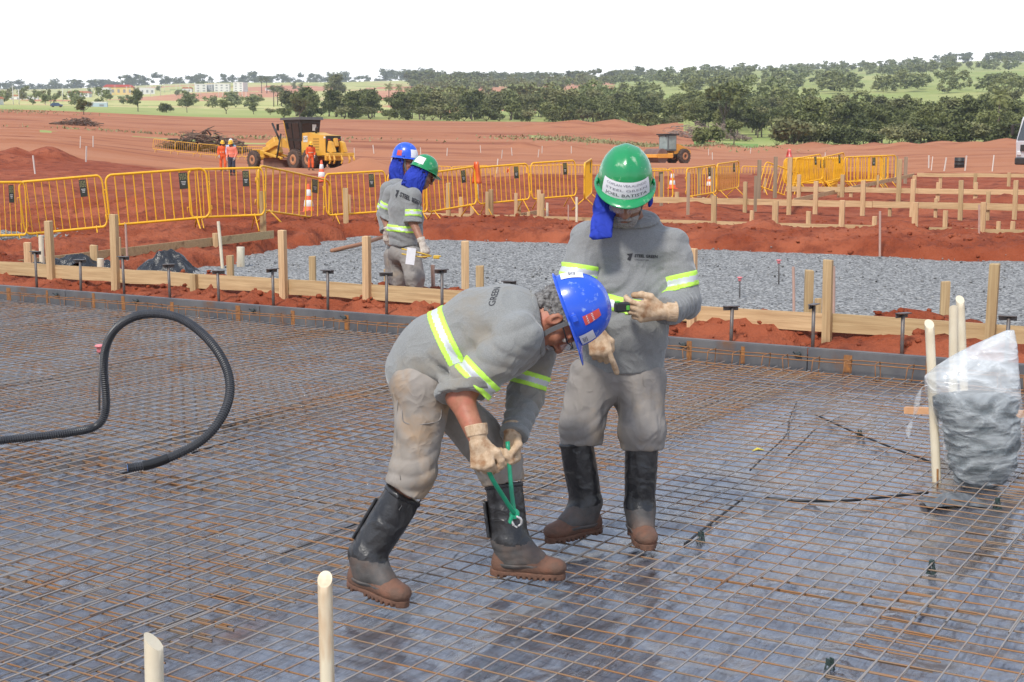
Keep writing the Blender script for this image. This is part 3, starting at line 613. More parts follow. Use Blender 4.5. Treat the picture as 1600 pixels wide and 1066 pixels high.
# ---- free-standing pegs, pipes and poles
def peg(u, vt, vb, wp, lab, z=None, m=None, kind='timber_peg', cat='timber peg', lean=0., group=None, d=.045):
    q = G(u, vb, .05)
    for _ in range(4): q = G(u, vb, ground_z(q.x, q.y) if z is None else z)
    top = P(u, vt, q.y); h = top.z - q.z
    o = peg_mesh(wp / 2134 * math.hypot(q.y, q.x), d, h, lean, .12, .006).build(kind, m or wood_v); o.location = q; o.rotation_euler = (0, 0, rng.uniform(-.3, .1)); return tag(o, lab, cat, group)
def rod(u, vt, vb, wp, lab, m, kind='pipe', cat='pipe', u1=None, z=None, group=None, cap=None, bevel=False):
    q = G(u, vb, .05)
    for _ in range(4): q = G(u, vb, ground_z(q.x, q.y) if z is None else z)
    top = P(u if u1 is None else u1, vt, q.y); r = wp / 2134 * math.hypot(q.y, q.x) / 2; c = top - q
    b = MB()
    if bevel:
        b.tube([Vector((0, 0, -.1)), c - c.normalized() * r * 2.2, c - c.normalized() * r * .2], r, 18)
        n = len(b.v); s_ = Vector((1, 0, 0))
        for k in range(n - 18, n):
            ang = 2 * math.pi * (k - n + 18) / 18
            b.v[k] = b.v[k] + Vector((0, 0, .0)) + c.normalized() * (r * .9 * math.cos(ang + bevel))
    else: b.tube([Vector((0, 0, -.1)), c * .5, c], r, 14 if wp > 8 else 8)
    if cap is None:
        o = b.build(kind, m, smooth=False, auto=None); o.location = q; o.data.polygons.foreach_set('use_smooth', [True] * len(o.data.polygons)); o.data.set_sharp_from_angle(angle=R(50)); return tag(o, lab, cat, group)
    e = empty(kind, q, 0, lab, cat, group); b.build('bar', m, e, smooth=True)
    k = MB(); s_ = r * cap; k.lathe([(s_ * .55, -.040), (s_ * .62, -.03), (s_ * .66, -.006), (s_, -.004), (s_ * 1.05, .004), (s_ * .7, .010), (0.001, .012)], 14, Matrix.Translation(c))
    for q_ in range(4):
        an = q_ * math.pi / 2 + .4; k.box(c + Vector((math.cos(an) * s_ * .6, math.sin(an) * s_ * .6, -.022)), (.004, .004, .036))
    k.build('plastic_cap', pink, e, smooth=True); return e
for a in ((45, 379, 426, 10, 'pale timber peg left of the first tall post'), (148, 383, 418, 11, 'timber peg beside a short white pipe stub'), (247, 391, 412, 10, 'low timber peg at the foot of a white pipe'), (253, 409, 440, 9, 'low timber peg in front of the crumpled plastic'),
          (361, 399, 458, 10, 'timber peg on the gravel left of the knotted post'), (489, 400, 452, 10, 'timber peg on gravel with dark side, right of the knotted post'), (605, 420, 468, 10, 'timber peg in front of the blue-helmeted rear worker'), (727, 377, 452, 12, 'tall timber peg on the gravel right of the rear workers'),
          (750, 415, 462, 12, 'short timber peg beside the tall one right of the rear workers'), (1262, 422, 512, 13, 'broad brown timber peg left of the leaning post'), (1277, 466, 514, 10, 'short pale timber peg behind the broad brown one'), (1475, 440, 500, 13, 'timber peg on the gravel left of the far right tall post'),
          (541, 294, 368, 8, 'tall pointed timber post left of the rear workers'), (412, 299, 384, 9, 'tall timber post before the sloping barrier'), (720, 308, 344, 6, 'slim peg left of the orange flag'), (738, 323, 345, 6, 'short grey peg under the flag'), (806, 302, 343, 5, 'thin peg between two barriers'), (826, 331, 345, 5, 'very short peg by the white pipe'), (761, 300, 345, 5, 'thin pale peg just left of a thick post'), (842, 297, 345, 6, 'pale peg behind a thick post')):
    peg(*a, m=wood_v, group='timber pegs')
for a in ((1185, 250, 322, 6, 'tall reddish stake by the tilted barrier'), (1210.6, 245, 308, 6, 'tall brown stake in front of the tilted barrier'), (1381, 247, 293, 5, 'pale tall stake right of the barrier stack'), (1399, 244, 292, 5, 'tall brown stake, first of the three right of the stack'), (1414, 245, 292, 5, 'tall orange-brown stake right of the stack'), (1180, 275, 323, 5, 'shorter stake left of the tilted barrier'),
          (1092, 261, 310, 6, 'grey stake inside the open barrier'), (1113, 262, 312, 6, 'brown stake in front of the open barrier pair'), (1075, 270, 328, 5, 'stake beside the first right-hand cone'), (1033, 272, 325, 5, 'stake behind the shoulder of the standing worker')):
    peg(*a, m=wood_old, kind='timber_stake', cat='stake', group='tall stakes')
rod(66, 437, 368, 8, 'white pipe standing left of the first tall timber post', pvc) if 0 else None
rod(66, 368, 420, 8, 'white pipe standing left of the first tall timber post', pvc, u1=64, group='white pipes in the soil')
rod(246, 358, 391, 5, 'thin white pipe rising from a timber peg', pvc, group='white pipes in the soil')
rod(348, 346, 418, 5, 'tall leaning white pipe left of a short pipe stub', pvc, u1=341, group='white pipes in the soil')
rod(376, 386, 414, 12, 'fat short white pipe stub on the edge of the gravel', pvc, group='white pipes in the soil')
rod(157, 404, 425, 10, 'short white pipe stub behind the near rail', pvc, group='white pipes in the soil')
rod(855, 317, 346, 4, 'white pipe right of the thick post beside the flag', pvc, group='white pipes in the soil')
rod(901, 308, 344, 4, 'white pipe left of the standing worker', pvc, group='white pipes in the soil')
rod(200, 350, 425, 3.4, 'thin dusty pipe in front of the first sloping barrier', pinkpipe, u1=196, group='thin dusty pipes')
rod(678, 414, 482, 6.5, 'pinkish pipe left of the bending worker', pinkpipe, u1=676, group='thin dusty pipes')
rod(1241, 417, 488, 4.5, 'thin pink pipe left of the broad brown peg', pinkpipe, u1=1239.5, group='thin dusty pipes')
rod(1302, 416, 500, 6.5, 'pink pipe right behind the leaning timber post', pinkpipe, group='thin dusty pipes')
rod(1375, 330, 401, 3.6, 'tall thin pink pipe at the far edge of the gravel', pinkpipe, group='thin dusty pipes')
rod(1530, 320, 367, 3.2, 'thin pale pipe beside the far right post', pinkpipe, group='thin dusty pipes')
rod(888, 320, 345, 2.2, 'hooked thin rod on a small block left of the standing worker', pinkpipe, group='thin dusty pipes')
rod(1156, 434, 466, 2.0, 'short rebar stake with pink cap on the gravel, nearer one', steel_dark, 'capped_rebar', 'rebar stake', cap=4.2, z=.03, group='pink-capped rebar stakes')
rod(1217, 407, 445, 2.0, 'rebar stake with pink cap on the gravel, farther one', steel_dark, 'capped_rebar', 'rebar stake', cap=4.0, z=.03, group='pink-capped rebar stakes')
rod(154, 541, 664, 3.6, 'tall rebar stake with pink cap standing by the hose', steel_dark, 'capped_rebar', 'rebar stake', u1=156.5, cap=4.4, z=0, group='pink-capped rebar stakes')
# cream poles on the pad
rod(1467, 505, 764, 14, 'cream pole in front of the bag of spacers', pvc, 'cream_pole', 'pole', u1=1452, z=0, bevel=.01, group='cream poles on the pad')
rod(1490, 481, 720, 13.5, 'cream pole standing behind the bag, the nearer of two', pvc, 'cream_pole', 'pole', z=0, bevel=3.4, group='cream poles on the pad')
rod(1512, 467, 690, 12.5, 'cream pole leaning behind the bag, the farther of two', pvc, 'cream_pole', 'pole', u1=1500, z=0, bevel=.01, group='cream poles on the pad')
rod(517, 903, 1290, 24, 'cream pole with brown-stained top in the foreground', mat('stained_pipe', (.72, .63, .46), (.48, .25, .10), 2.6, rough=.45, lo=.44, hi=.60, stretch=(3, 3, .7)), 'cream_pole', 'pole', u1=507.5, z=0, bevel=.01, group='cream poles on the pad')
rod(246, 1000, 1330, 30, 'cream pole with notched top at the bottom left corner', pvc, 'cream_pole', 'pole', u1=240, z=0, bevel=-1.4, group='cream poles on the pad')
rod(1465, 733, 772, 3.4, 'short rusty bar at the foot of the cream pole', rust, 'rebar_stub', 'rebar', z=0)
m = MB(); p0, p1 = P(1414, 641, 7.75), P(1625, 648, 7.3); m.bar(p0, p1, .035, .038); o = m.build('timber_batten', mat('orange_batten', (.62, .34, .18), (.52, .27, .13), 20, rough=.8, stretch=(.1, 1, 1))); tag(o, 'orange-brown timber batten lying behind the bag of spacers', 'batten')
m = MB(); p0, p1 = P(518, 392, 22.5), P(600, 370, 24); m.tube([p0, (p0 + p1) / 2 + Vector((0, 0, -.02)), p1], .035, 8); o = m.build('wooden_pole', mat('brown_pole', (.34, .16, .09), rough=.7), smooth=True); tag(o, 'brown pole propped on the gravel behind the blue-helmeted rear worker', 'pole')
# ---- corrugated hose
hosem = mat('corrugated_hose', (.028, .030, .036), (.045, .046, .052), 8, rough=.42)
hp = [G(-260, 696, .13), G(-60, 692, .13), G(40, 684, .13), G(110, 676, .13), G(146, 669, .13)]
yb = hp[-1].y
hp += [P(160, 659, yb), P(166, 640, yb), P(165, 610, yb - .02), P(162, 575, yb - .05), P(166, 540, yb - .12), P(182, 512, yb - .2), P(212, 494, yb - .3), P(245, 490, yb - .38), P(285, 499, yb - .5), P(325, 530, yb - .65), P(352, 570, yb - .75), P(360, 610, yb - .85), P(348, 650, yb - .95), P(318, 687, yb - 1.03), P(270, 713, yb - 1.1), P(230, 727, yb - 1.16), P(194, 732, yb - 1.2)]
hs = spline(hp, 14)
L = [0.]
for i in range(1, len(hs)): L.append(L[-1] + (hs[i] - hs[i - 1]).length)
pitch = .0125; N = int(L[-1] / pitch * 4); ss = np.linspace(0, L[-1], N); pts = np.array([[q.x, q.y, q.z] for q in hs]); pp = np.stack([np.interp(ss, L, pts[:, k]) for k in range(3)], -1)
pp = np.stack([np.convolve(np.pad(pp[:, k], 20, mode='edge'), np.ones(41) / 41, 'valid') for k in range(3)], -1)
m = MB(); m.tube([Vector(q) for q in pp], [(.0240, .0240, .0205, .0205)[i % 4] for i in range(N)], 12, cap=False); e = m.build('corrugated_hose', hosem, smooth=False)
tag(e, 'black corrugated hose rising in a tall loop above the steel mesh', 'hose')
k = MB(); k.tube([Vector(pp[-12]), Vector(pp[-1])], .0175, 12); k.build('inner_liner', mat('blue_liner', (.05, .20, .55), rough=.4), e)
k = MB(); k.tube([Vector(pp[-1 - i]) for i in range(28, 70, 3)], .0248, 12, cap=False); k.build('black_tape', mat('black_tape', (.012, .012, .013), rough=.35), e, smooth=True)
# ---- bar chairs (plastic spacers) on the mesh
chair_m = mat('green_black_plastic', (.035, .055, .05), rough=.35)
def bar_chair(p, rz, lab, s=1.):
    m = MB()
    for sx in (-1, 1):
        for sy in (-1, 1): m.bar((sx * .022 * s, sy * .02 * s, 0), (sx * .012 * s, sy * .01 * s, .052 * s), .008 * s)
    m.box((0, 0, .026 * s), (.036 * s, .034 * s, .006 * s)); m.box((0, 0, .054 * s), (.034 * s, .028 * s, .008 * s)); m.box((-.012 * s, 0, .07 * s), (.007 * s, .026 * s, .026 * s)); m.box((.012 * s, 0, .07 * s), (.007 * s, .026 * s, .026 * s)); m.box((0, 0, .003), (.058 * s, .05 * s, .005))
    o = m.build('bar_spacer', chair_m); o.location = p; o.rotation_euler = (0, 0, rz); return tag(o, lab, 'bar spacer', 'plastic bar spacers under the mesh')
bar_chair(G(1095, 850, .04), .4, 'dark plastic bar spacer right of the standing worker boots', .66); bar_chair(G(1455, 896, .03), 1.0, 'dark plastic bar spacer below the bag of spacers', .66); bar_chair(G(1343, 686, .03), .2, 'dark plastic bar spacer on the black fold left of the bag', .62); bar_chair(G(1558, 795, .03), .7, 'dark plastic bar spacer right of the foot of the bag', .62); bar_chair(G(1296, 1054, .03), .5, 'dark plastic bar spacer at the bottom edge of the photo', .66)
lf = MB(); q = G(1184, 704, .07); lf.add([q + Vector(x) for x in ((-.03, 0, 0), (0, -.014, .012), (.035, 0, .004), (0, .016, .014), (-.03, 0, -.004), (0, -.014, .008), (.035, 0, 0), (0, .016, .010))], [(0, 1, 2, 3), (7, 6, 5, 4), (0, 4, 5, 1), (1, 5, 6, 2), (2, 6, 7, 3), (3, 7, 4, 0)]); tag(lf.build('dry_leaf', mat('yellow_leaf', (.55, .45, .06), rough=.6)), 'small yellow leaf caught on the mesh right of the standing worker', 'leaf')
# ---- black hose-like strip and folds on the sheet at the right
blackstrip = mat('black_strip', (.012, .012, .014), rough=.4)
def strip(pts, r, lab):
    m = MB(); m.tube(spline([G(u, v, .052) for u, v in pts], 10), r * .62, 8); tag(m.build('strip_or_crease', blackstrip, smooth=True), lab, 'plastic strip', 'black strips on the sheet')
strip([(1274, 648), (1300, 660), (1345, 680), (1400, 702), (1455, 722)], .010, 'black strip running towards the bag past a spacer')
strip([(1195, 778), (1260, 783), (1330, 782), (1400, 775), (1450, 770)], .011, 'black strip crossing low at the foot of the cream pole')
strip([(1172, 735), (1200, 708), (1228, 680), (1234, 655), (1245, 628)], .007, 'thin curved black strip left of the yellow leaf')
strip([(1232, 712), (1255, 690), (1276, 668)], .007, 'short thin black strip right of the yellow leaf')
for pts_, lb in (([(815, 774), (850, 760), (886, 745)], 'drawn-on dark crease on the sheet between the bending and the standing worker'), ([(182, 742), (225, 732), (262, 724)], 'drawn-on dark crease under the end of the hose'), ([(300, 708), (345, 694), (382, 684)], 'drawn-on dark crease inside the foot of the hose loop'), ([(352, 668), (392, 659), (420, 654)], 'short drawn-on dark crease right of the hose loop'), ([(440, 865), (530, 830), (600, 800)], 'long drawn-on dark crease left of the bending worker boots'), ([(40, 745), (75, 733), (110, 723)], 'drawn-on dark crease left of the hose end'), ([(1070, 850), (1105, 822), (1160, 780)], 'drawn-on dark crease right of the standing worker feet')): strip(pts_, .009, lb)  # shade of the sheet's creases put in as added black tubes
# ---- bag of spacers
def bag():
    base = G(1528, 768, .03); y = 6.62
    e = empty('spacer_bag', (base.x, base.y, .03), 0, 'clear plastic bag half filled with dark spacers standing on the mesh', 'plastic bag')
    bagm = bpy.data.materials.new('clear_polythene'); bagm.use_nodes = True; t = bagm.node_tree; b = t.nodes['Principled BSDF']; out = t.nodes['Material Output']
    b.inputs['Base Color'].default_value = (.80, .84, .86, 1); b.inputs['Roughness'].default_value = .22; b.inputs['Specular IOR Level'].default_value = .6
    tr = t.nodes.new('ShaderNodeBsdfTransparent'); mx = t.nodes.new('ShaderNodeMixShader'); tc = t.nodes.new('ShaderNodeTexCoord')
    n = t.nodes.new('ShaderNodeTexNoise'); n.noise_type = 'RIDGED_MULTIFRACTAL'; n.inputs['Scale'].default_value = 7; n.inputs['Detail'].default_value = 3; n.inputs['Offset'].default_value = 1.; n.inputs['Gain'].default_value = 1.5; n.inputs['Distortion'].default_value = .4; mp = t.nodes.new('ShaderNodeMapping'); mp.inputs['Scale'].default_value = (.9, .9, 1.6); t.links.new(tc.outputs['Object'], mp.inputs[0]); t.links.new(mp.outputs[0], n.inputs['Vector'])
    r = t.nodes.new('ShaderNodeMapRange'); r.inputs[1].default_value = .4; r.inputs[2].default_value = 2.0; r.inputs[3].default_value = .20; r.inputs[4].default_value = .58; t.links.new(n.outputs['Fac'], r.inputs[0])
    sz = t.nodes.new('ShaderNodeSeparateXYZ'); t.links.new(tc.outputs['Object'], sz.inputs[0]); zr = t.nodes.new('ShaderNodeMapRange'); zr.inputs[1].default_value = .44; zr.inputs[2].default_value = .56; zr.inputs[3].default_value = -.12; zr.inputs[4].default_value = .14; t.links.new(sz.outputs[2], zr.inputs[0])
    ad = t.nodes.new('ShaderNodeMath'); ad.operation = 'ADD'; t.links.new(r.outputs[0], ad.inputs[0]); t.links.new(zr.outputs[0], ad.inputs[1]); t.links.new(ad.outputs[0], mx.inputs[0]); t.links.new(tr.outputs[0], mx.inputs[1]); t.links.new(b.outputs[0], mx.inputs[2]); t.links.new(mx.outputs[0], out.inputs[0])
    bp = t.nodes.new('ShaderNodeBump'); bp.inputs['Strength'].default_value = .8; bp.inputs['Distance'].default_value = .008; t.links.new(n.outputs['Fac'], bp.inputs['Height']); t.links.new(bp.outputs[0], b.inputs['Normal'])
    #  outline, bottom to top: (v, uL, uR, depth)
    prof = [(769, 1515, 1540, .05), (752, 1490, 1572, .10), (725, 1480, 1589, .14), (690, 1474, 1594, .155), (650, 1462, 1594, .16), (615, 1448, 1592, .15), (590, 1446, 1591, .13), (575, 1462, 1590, .11), (560, 1484, 1590, .085), (545, 1510, 1589, .06), (530, 1542, 1587, .035), (516, 1574, 1584, .012)]
    def surf(prof, n, rows, wr, sc=1., seed=0):
        vs_ = [q[0] for q in prof][::-1]; v_ = np.linspace(prof[0][0], prof[-1][0], rows); I = lambda k: np.interp(v_, vs_, [q[k] for q in prof][::-1])
        uL, uR, dp = I(1), I(2), I(3); V = []
        for i in range(rows):
            c = P((uL[i] + uR[i]) / 2, v_[i], y); hw = (uR[i] - uL[i]) / 2 * y * 1.02 / 2134 * sc
            for k in range(n):
                an = 2 * math.pi * k / n; V.append((c.x + hw * math.copysign(abs(math.cos(an)) ** .8, math.cos(an)), c.y + dp[i] * sc * math.copysign(abs(math.sin(an)) ** .9, math.sin(an)), c.z))
        V = np.array(V); f = []
        for i in range(rows - 1):
            for k in range(n): f.append((i * n + k, i * n + (k + 1) % n, (i + 1) * n + (k + 1) % n, (i + 1) * n + k))
        f = np.array(f)
        nz_ = n3(V * np.array([9, 9, 20.]) + 3, seed) * .6 + n3(V * np.array([22, 22, 40.]), seed + 1) * .4; rid = (1 - np.abs(2 * nz_ - 1)) ** 2
        ctr = np.array([[P((uL[i] + uR[i]) / 2, v_[i], y)[j] for j in range(2)] for i in range(rows) for k in range(n)]); out_ = V[:, :2] - ctr; ln = np.linalg.norm(out_, axis=1, keepdims=True) + 1e-6
        lowz = sstep(.56, .40, V[:, 2]) * .75 + .25; V[:, :2] += out_ / ln * (wr * lowz[:, None] * (rid[:, None] - .4)); return V, f
    V, f = surf(prof, 110, 150, .016); V -= np.array([base.x, base.y, .03]); o = link('bag_film', npmesh(V, f), bagm, e, smooth=True)
    V, f = surf([(764, 1520, 1540, .03), (752, 1494, 1566, .08), (725, 1486, 1583, .12), (690, 1482, 1588, .135), (650, 1470, 1588, .135), (622, 1456, 1586, .12), (616, 1470, 1578, .07), (612, 1500, 1560, .03)], 80, 80, .030, .99, 5); V -= np.array([base.x, base.y, .03])
    fm = mat('spacer_heap', (.022, .030, .034), (.10, .125, .135), 40, rough=.4, bump=.8, bscale=40, stretch=(.7, .7, 2))
    link('spacer_heap', npmesh(V, f), fm, e, smooth=False)
    m = MB(); q = [P(1450, 602, y - .02), P(1440, 607, y - .03), P(1434, 625, y - .03), P(1430, 645, y - .02), P(1423, 662, y), P(1419, 675, y), P(1421, 686, y)]
    q = spline(q, 6); vv = []; ff = []
    for i, p_ in enumerate(q):
        tw = i * .22; d_ = Vector((math.cos(tw), math.sin(tw) * .6, .1)) * .014; th_ = Vector((-math.sin(tw), math.cos(tw), 0)) * .0012; vv += [p_ - d_ - th_, p_ + d_ - th_, p_ + d_ + th_, p_ - d_ + th_]
    for i in range(len(q) - 1):
        for k in range(4): ff.append((i*4 + k, i*4 + (k+1) % 4, i*4 + 4 + (k+1) % 4, i*4 + 4 + k))
    m.add([p_ - base for p_ in vv], ff); m.build('loose_tail', bagm, e, smooth=True)
    # bunched plastic at the foot
    aa_ = np.linspace(-.15, .15, 40); X, Y = np.meshgrid(aa_, aa_ * .6, indexing='ij'); r_ = np.hypot(X / .15, Y / .09); c = G(1490, 778, .06)
    Z = .030 * np.clip(1 - r_, 0, 1) * (1 + .0 * X) + .03 * (1 - np.abs(2 * f2(X * 14, Y * 14, 3, 5) - 1)) * np.clip(1.2 - r_, 0, 1) - .01
    o = link('crumpled_plastic', gridmesh(X + c.x, Y + c.y, Z + .05), mat('grey_crumple', (.16, .17, .18), (.07, .075, .08), 18, rough=.3), smooth=True); tag(o, 'crumpled dark plastic bunched at the foot of the cream pole', 'plastic scrap')
bag()
# ---- crumpled black plastic at left behind the rail
def tarp(pu, pv, w_, d_, hh, lab, seed):
    q = G(pu, pv, .15); aa_ = np.linspace(-1, 1, 70); X, Y = np.meshgrid(aa_ * w_, aa_ * d_, indexing='ij'); r_ = np.maximum(np.abs(X / w_), np.abs(Y / d_))
    rid = (1 - np.abs(2 * f2(X * 1.8 + 3, Y * 2.6, 4, seed) - 1)) ** 2
    gz_ = soil_near(X + q.x, Y + q.y); Z = gz_ + hh * np.clip(1.1 - np.hypot((X - w_ * .25) / w_ * 1.1, Y / d_), 0, 1) * (.7 + .6 * rid) + .05 * rid + .015
    keep = (f2(X * 1.5, Y * 1.5, 3, seed + 2) - .5) * .7 + np.hypot(X / w_, Y / d_); me_ = gridmesh(X + q.x, Y + q.y, Z); fk = (keep[:-1, :-1] > .95).ravel()
    import bmesh as _bm; b_ = _bm.new(); b_.from_mesh(me_); b_.faces.ensure_lookup_table(); _bm.ops.delete(b_, geom=[b_.faces[i] for i in np.nonzero(fk)[0]], context='FACES'); b_.to_mesh(me_); b_.free()
    tag(link('black_plastic', me_, mat('black_film', (.018, .019, .022), rough=.25, bump=.6, bscale=9), smooth=True), lab, 'plastic sheet')
tarp(243, 424, .62, .5, .38, 'crumpled heap of shiny black plastic behind the near rail', 3); tarp(105, 438, .65, .25, .05, 'flat strip of black plastic under the near rail at left', 8)
# ------------------------------------------------------------------ implicit-surface bodies and clothes
def V3(p): return np.array((p[0], p[1], p[2]), float)
def smin(a, b, k):
    h = np.clip(.5 + .5 * (b - a) / k, 0, 1); return b + (a - b) * h - k * h * (1 - h)
def rc(p, a, b, ra, rb):                          # tapered round limb
    a, b = V3(a), V3(b); d = b - a; t = np.clip(((p - a) @ d) / max(d @ d, 1e-9), 0, 1)
    return np.linalg.norm(p - a - t[:, None] * d, axis=1) - (ra + (rb - ra) * t)
def chain(p, pts, rr, k=.03):
    r = None
    for i in range(len(pts) - 1):
        d = rc(p, pts[i], pts[i + 1], rr[i], rr[i + 1]); r = d if r is None else smin(r, d, k)
    return r
def ec(p, a, b, side, r0, r1):                    # limb of elliptical section: r = (half width along side, half depth)
    a, b = V3(a), V3(b); ax = b - a; L = np.linalg.norm(ax); ax = ax / L; s = V3(side); s = s - ax * (s @ ax); s /= np.linalg.norm(s); n = np.cross(ax, s)
    q = p - a; u = q @ ax; t = np.clip(u / L, 0, 1); o = u - t * L
    rx = r0[0] + (r1[0] - r0[0]) * t; ry = r0[1] + (r1[1] - r0[1]) * t; rz = np.minimum(rx, ry) * .8
    qs, qn = q @ s, q @ n; k0 = np.sqrt((qs / rx) ** 2 + (qn / ry) ** 2 + (o / rz) ** 2) + 1e-9; k1 = np.sqrt((qs / rx ** 2) ** 2 + (qn / ry ** 2) ** 2 + (o / rz ** 2) ** 2) + 1e-9
    return k0 * (k0 - 1) / k1
def ell(p, c, r, M=None):
    q = p - V3(c)
    if M is not None: q = q @ np.array(M)            # columns of M are the axes
    r = np.array(r, float); k0 = np.linalg.norm(q / r, axis=1) + 1e-9; k1 = np.linalg.norm(q / r ** 2, axis=1) + 1e-9; return k0 * (k0 - 1) / k1
def plane(p, o, n): n = V3(n); n = n / np.linalg.norm(n); return (p - V3(o)) @ n
def folds(p, axis, fa, fc, seed, o=None):            # cloth folds across an axis: round crests, sharp valleys, each fold running out
    ax = V3(axis); ax /= np.linalg.norm(ax); u = p @ ax
    w = n3(p * fc * 1.7 + seed * 3.1, seed + 5); w2 = n3(p * fa * .35 + 11, seed + 9); m = sstep(.28, .68, n3(p * (fa * .16 + 3.) + seed, seed + 2))
    return np.abs(np.sin(math.pi * (u * fa + 2.2 * w + .9 * w2))) ** .8 * m
def surface(fn, lo, hi, h):                          # surface nets, coarse pass first
    lo, hi = np.array(lo, float), np.array(hi, float); n = np.maximum(2, np.ceil((hi - lo) / h).astype(int) + 1)
    ax = [lo[k] + h * np.arange(n[k]) for k in range(3)]
    cs = 4; cn = [np.arange(0, n[k] + cs, cs) for k in range(3)]
    C = np.stack(np.meshgrid(*[lo[k] + h * cn[k] for k in range(3)], indexing='ij'), -1); cf = fn(C.reshape(-1, 3)).reshape(C.shape[:3])
    near = np.abs(cf) < h * cs * 2.6
    g = np.repeat(np.repeat(np.repeat(near, cs, 0), cs, 1), cs, 2); off = cs // 2
    nn = np.zeros(n, bool); src = g[off:off + n[0], off:off + n[1], off:off + n[2]]; nn[:src.shape[0], :src.shape[1], :src.shape[2]] = src
    sg = np.repeat(np.repeat(np.repeat(cf, cs, 0), cs, 1), cs, 2)[off:off + n[0], off:off + n[1], off:off + n[2]]
    F = np.full(n, 1.); F[:sg.shape[0], :sg.shape[1], :sg.shape[2]] = sg
    I = np.nonzero(nn); pts = np.stack([ax[k][I[k]] for k in range(3)], -1)
    F[I] = fn(pts)
    s = F < 0
    c = [s[i:n[0] - 1 + i, j:n[1] - 1 + j, k:n[2] - 1 + k] for i in (0, 1) for j in (0, 1) for k in (0, 1)]
    tot = sum(x.astype(np.int8) for x in c); act = (tot > 0) & (tot < 8); idx = -np.ones(act.shape, int); A = np.stack(np.nonzero(act), -1); idx[act] = np.arange(len(A))
    acc = np.zeros((len(A), 3)); cnt = np.zeros(len(A)); cor = [(i, j, k) for i in (0, 1) for j in (0, 1) for k in (0, 1)]
    val = {q: F[A[:, 0] + q[0], A[:, 1] + q[1], A[:, 2] + q[2]] for q in cor}
    for q in cor:
        for d in range(3):
            if q[d]: continue
            r = list(q); r[d] = 1; r = tuple(r); a, b = val[q], val[r]; m = (a < 0) != (b < 0); t = np.where(m, a / np.where(m, a - b, 1), 0)
            for e in range(3): acc[:, e] += np.where(m, q[e] + (t if e == d else 0), 0)
            cnt += m
    v = lo + h * (A + acc / cnt[:, None]); f = []
    for d in range(3):
        e1, e2 = (d + 1) % 3, (d + 2) % 3; a0 = [slice(None)] * 3; a1 = [slice(None)] * 3; a0[d] = slice(0, n[d] - 1); a1[d] = slice(1, n[d])
        cr = s[tuple(a0)] != s[tuple(a1)]; Q = np.stack(np.nonzero(cr), -1)
        ok = (Q[:, e1] > 0) & (Q[:, e2] > 0) & (Q[:, e1] < n[e1] - 1) & (Q[:, e2] < n[e2] - 1); Q = Q[ok]
        def at(o1, o2): R_ = Q.copy(); R_[:, e1] -= o1; R_[:, e2] -= o2; return idx[R_[:, 0], R_[:, 1], R_[:, 2]]
        q4 = np.stack([at(1, 1), at(0, 1), at(0, 0), at(1, 0)], -1); fl = ~s[Q[:, 0], Q[:, 1], Q[:, 2]]; q4[fl] = q4[fl][:, ::-1]; f.append(q4)
    f = np.concatenate(f); f = f[(f >= 0).all(1)]
    return v, f
def bounds(pts, m): p = np.array([V3(q) for q in pts]); return p.min(0) - m, p.max(0) + m
def smooth_v(v, f, it=1, w=.5):
    n = len(v); e = np.concatenate([f[:, [0, 1]], f[:, [1, 2]], f[:, [2, 3]], f[:, [3, 0]]])
    for _ in range(it):
        a = np.zeros((n, 3)); c = np.zeros(n)
        for k in range(3): a[:, k] = np.bincount(e[:, 0], v[e[:, 1], k], n) + np.bincount(e[:, 1], v[e[:, 0], k], n)
        c = np.bincount(e[:, 0], minlength=n) + np.bincount(e[:, 1], minlength=n); v = v * (1 - w) + w * a / np.maximum(c, 1)[:, None]
    return v
# ---- materials
skin = mat('skin_tanned', (.40, .175, .105), (.31, .12, .072), 30, rough=.5, bump=.12, bscale=120, c3=(.46, .15, .10), s3=12, f3=(.5, .7), spec=.35)
skin_d = mat('skin_brown', (.33, .165, .105), (.25, .115, .072), 30, rough=.5, bump=.12, bscale=120, spec=.35)
shirtm = mat('grey_melange', (.265, .27, .268), (.205, .21, .21), 260, rough=.95, bump=.25, bscale=420, c3=(.21, .21, .205), s3=5, f3=(.55, .75), spec=.1, sheen=.3, wr=.0045, wrs=8.)
shirt_dirty = mat('grey_melange_worn', (.265, .27, .262), (.205, .21, .205), 260, rough=.95, bump=.25, bscale=420, c3=(.25, .225, .185), s3=4.5, f3=(.5, .70), spec=.1, sheen=.3, wr=.0045, wrs=8.)
trouser = mat('grey_twill', (.285, .262, .243), (.245, .225, .208), 7, rough=.9, bump=.2, bscale=500, c3=(.34, .27, .20), s3=5, f3=(.55, .75), spec=.12, wr=.006, wrs=7.)
trouser_dirty = mat('grey_twill_muddy', (.32, .29, .262), (.28, .248, .215), 7, rough=.9, bump=.2, bscale=500, c3=(.37, .25, .15), s3=4.2, f3=(.50, .70), spec=.12, wr=.006, wrs=7.)
hiv = mat('fluorescent_yellow', (.52, .90, .10), rough=.6); silver = mat('reflective_silver', (.58, .60, .63), rough=.45, metal=.1)
leather = mat('gaiter_leather', (.011, .011, .013), (.028, .027, .028), 9, rough=.34, bump=.25, bscale=60, c3=(.15, .135, .125), s3=6, f3=(.62, .74), spec=.6, wr=.003, wrs=9.)
gait_d = mat('gaiter_dusty', (.105, .098, .094), (.055, .05, .048), 14, rough=.7, bump=.25, bscale=60, c3=(.14, .095, .075), s3=8, f3=(.45, .7))
bootm = mat('muddy_boot', (.10, .058, .040), (.17, .082, .052), 10, rough=.75, bump=.5, bscale=70, c3=(.20, .085, .05), s3=16, f3=(.5, .7))
solem = mat('boot_sole', (.17, .080, .050), (.11, .058, .038), 24, rough=.85, bump=.5, bscale=60)
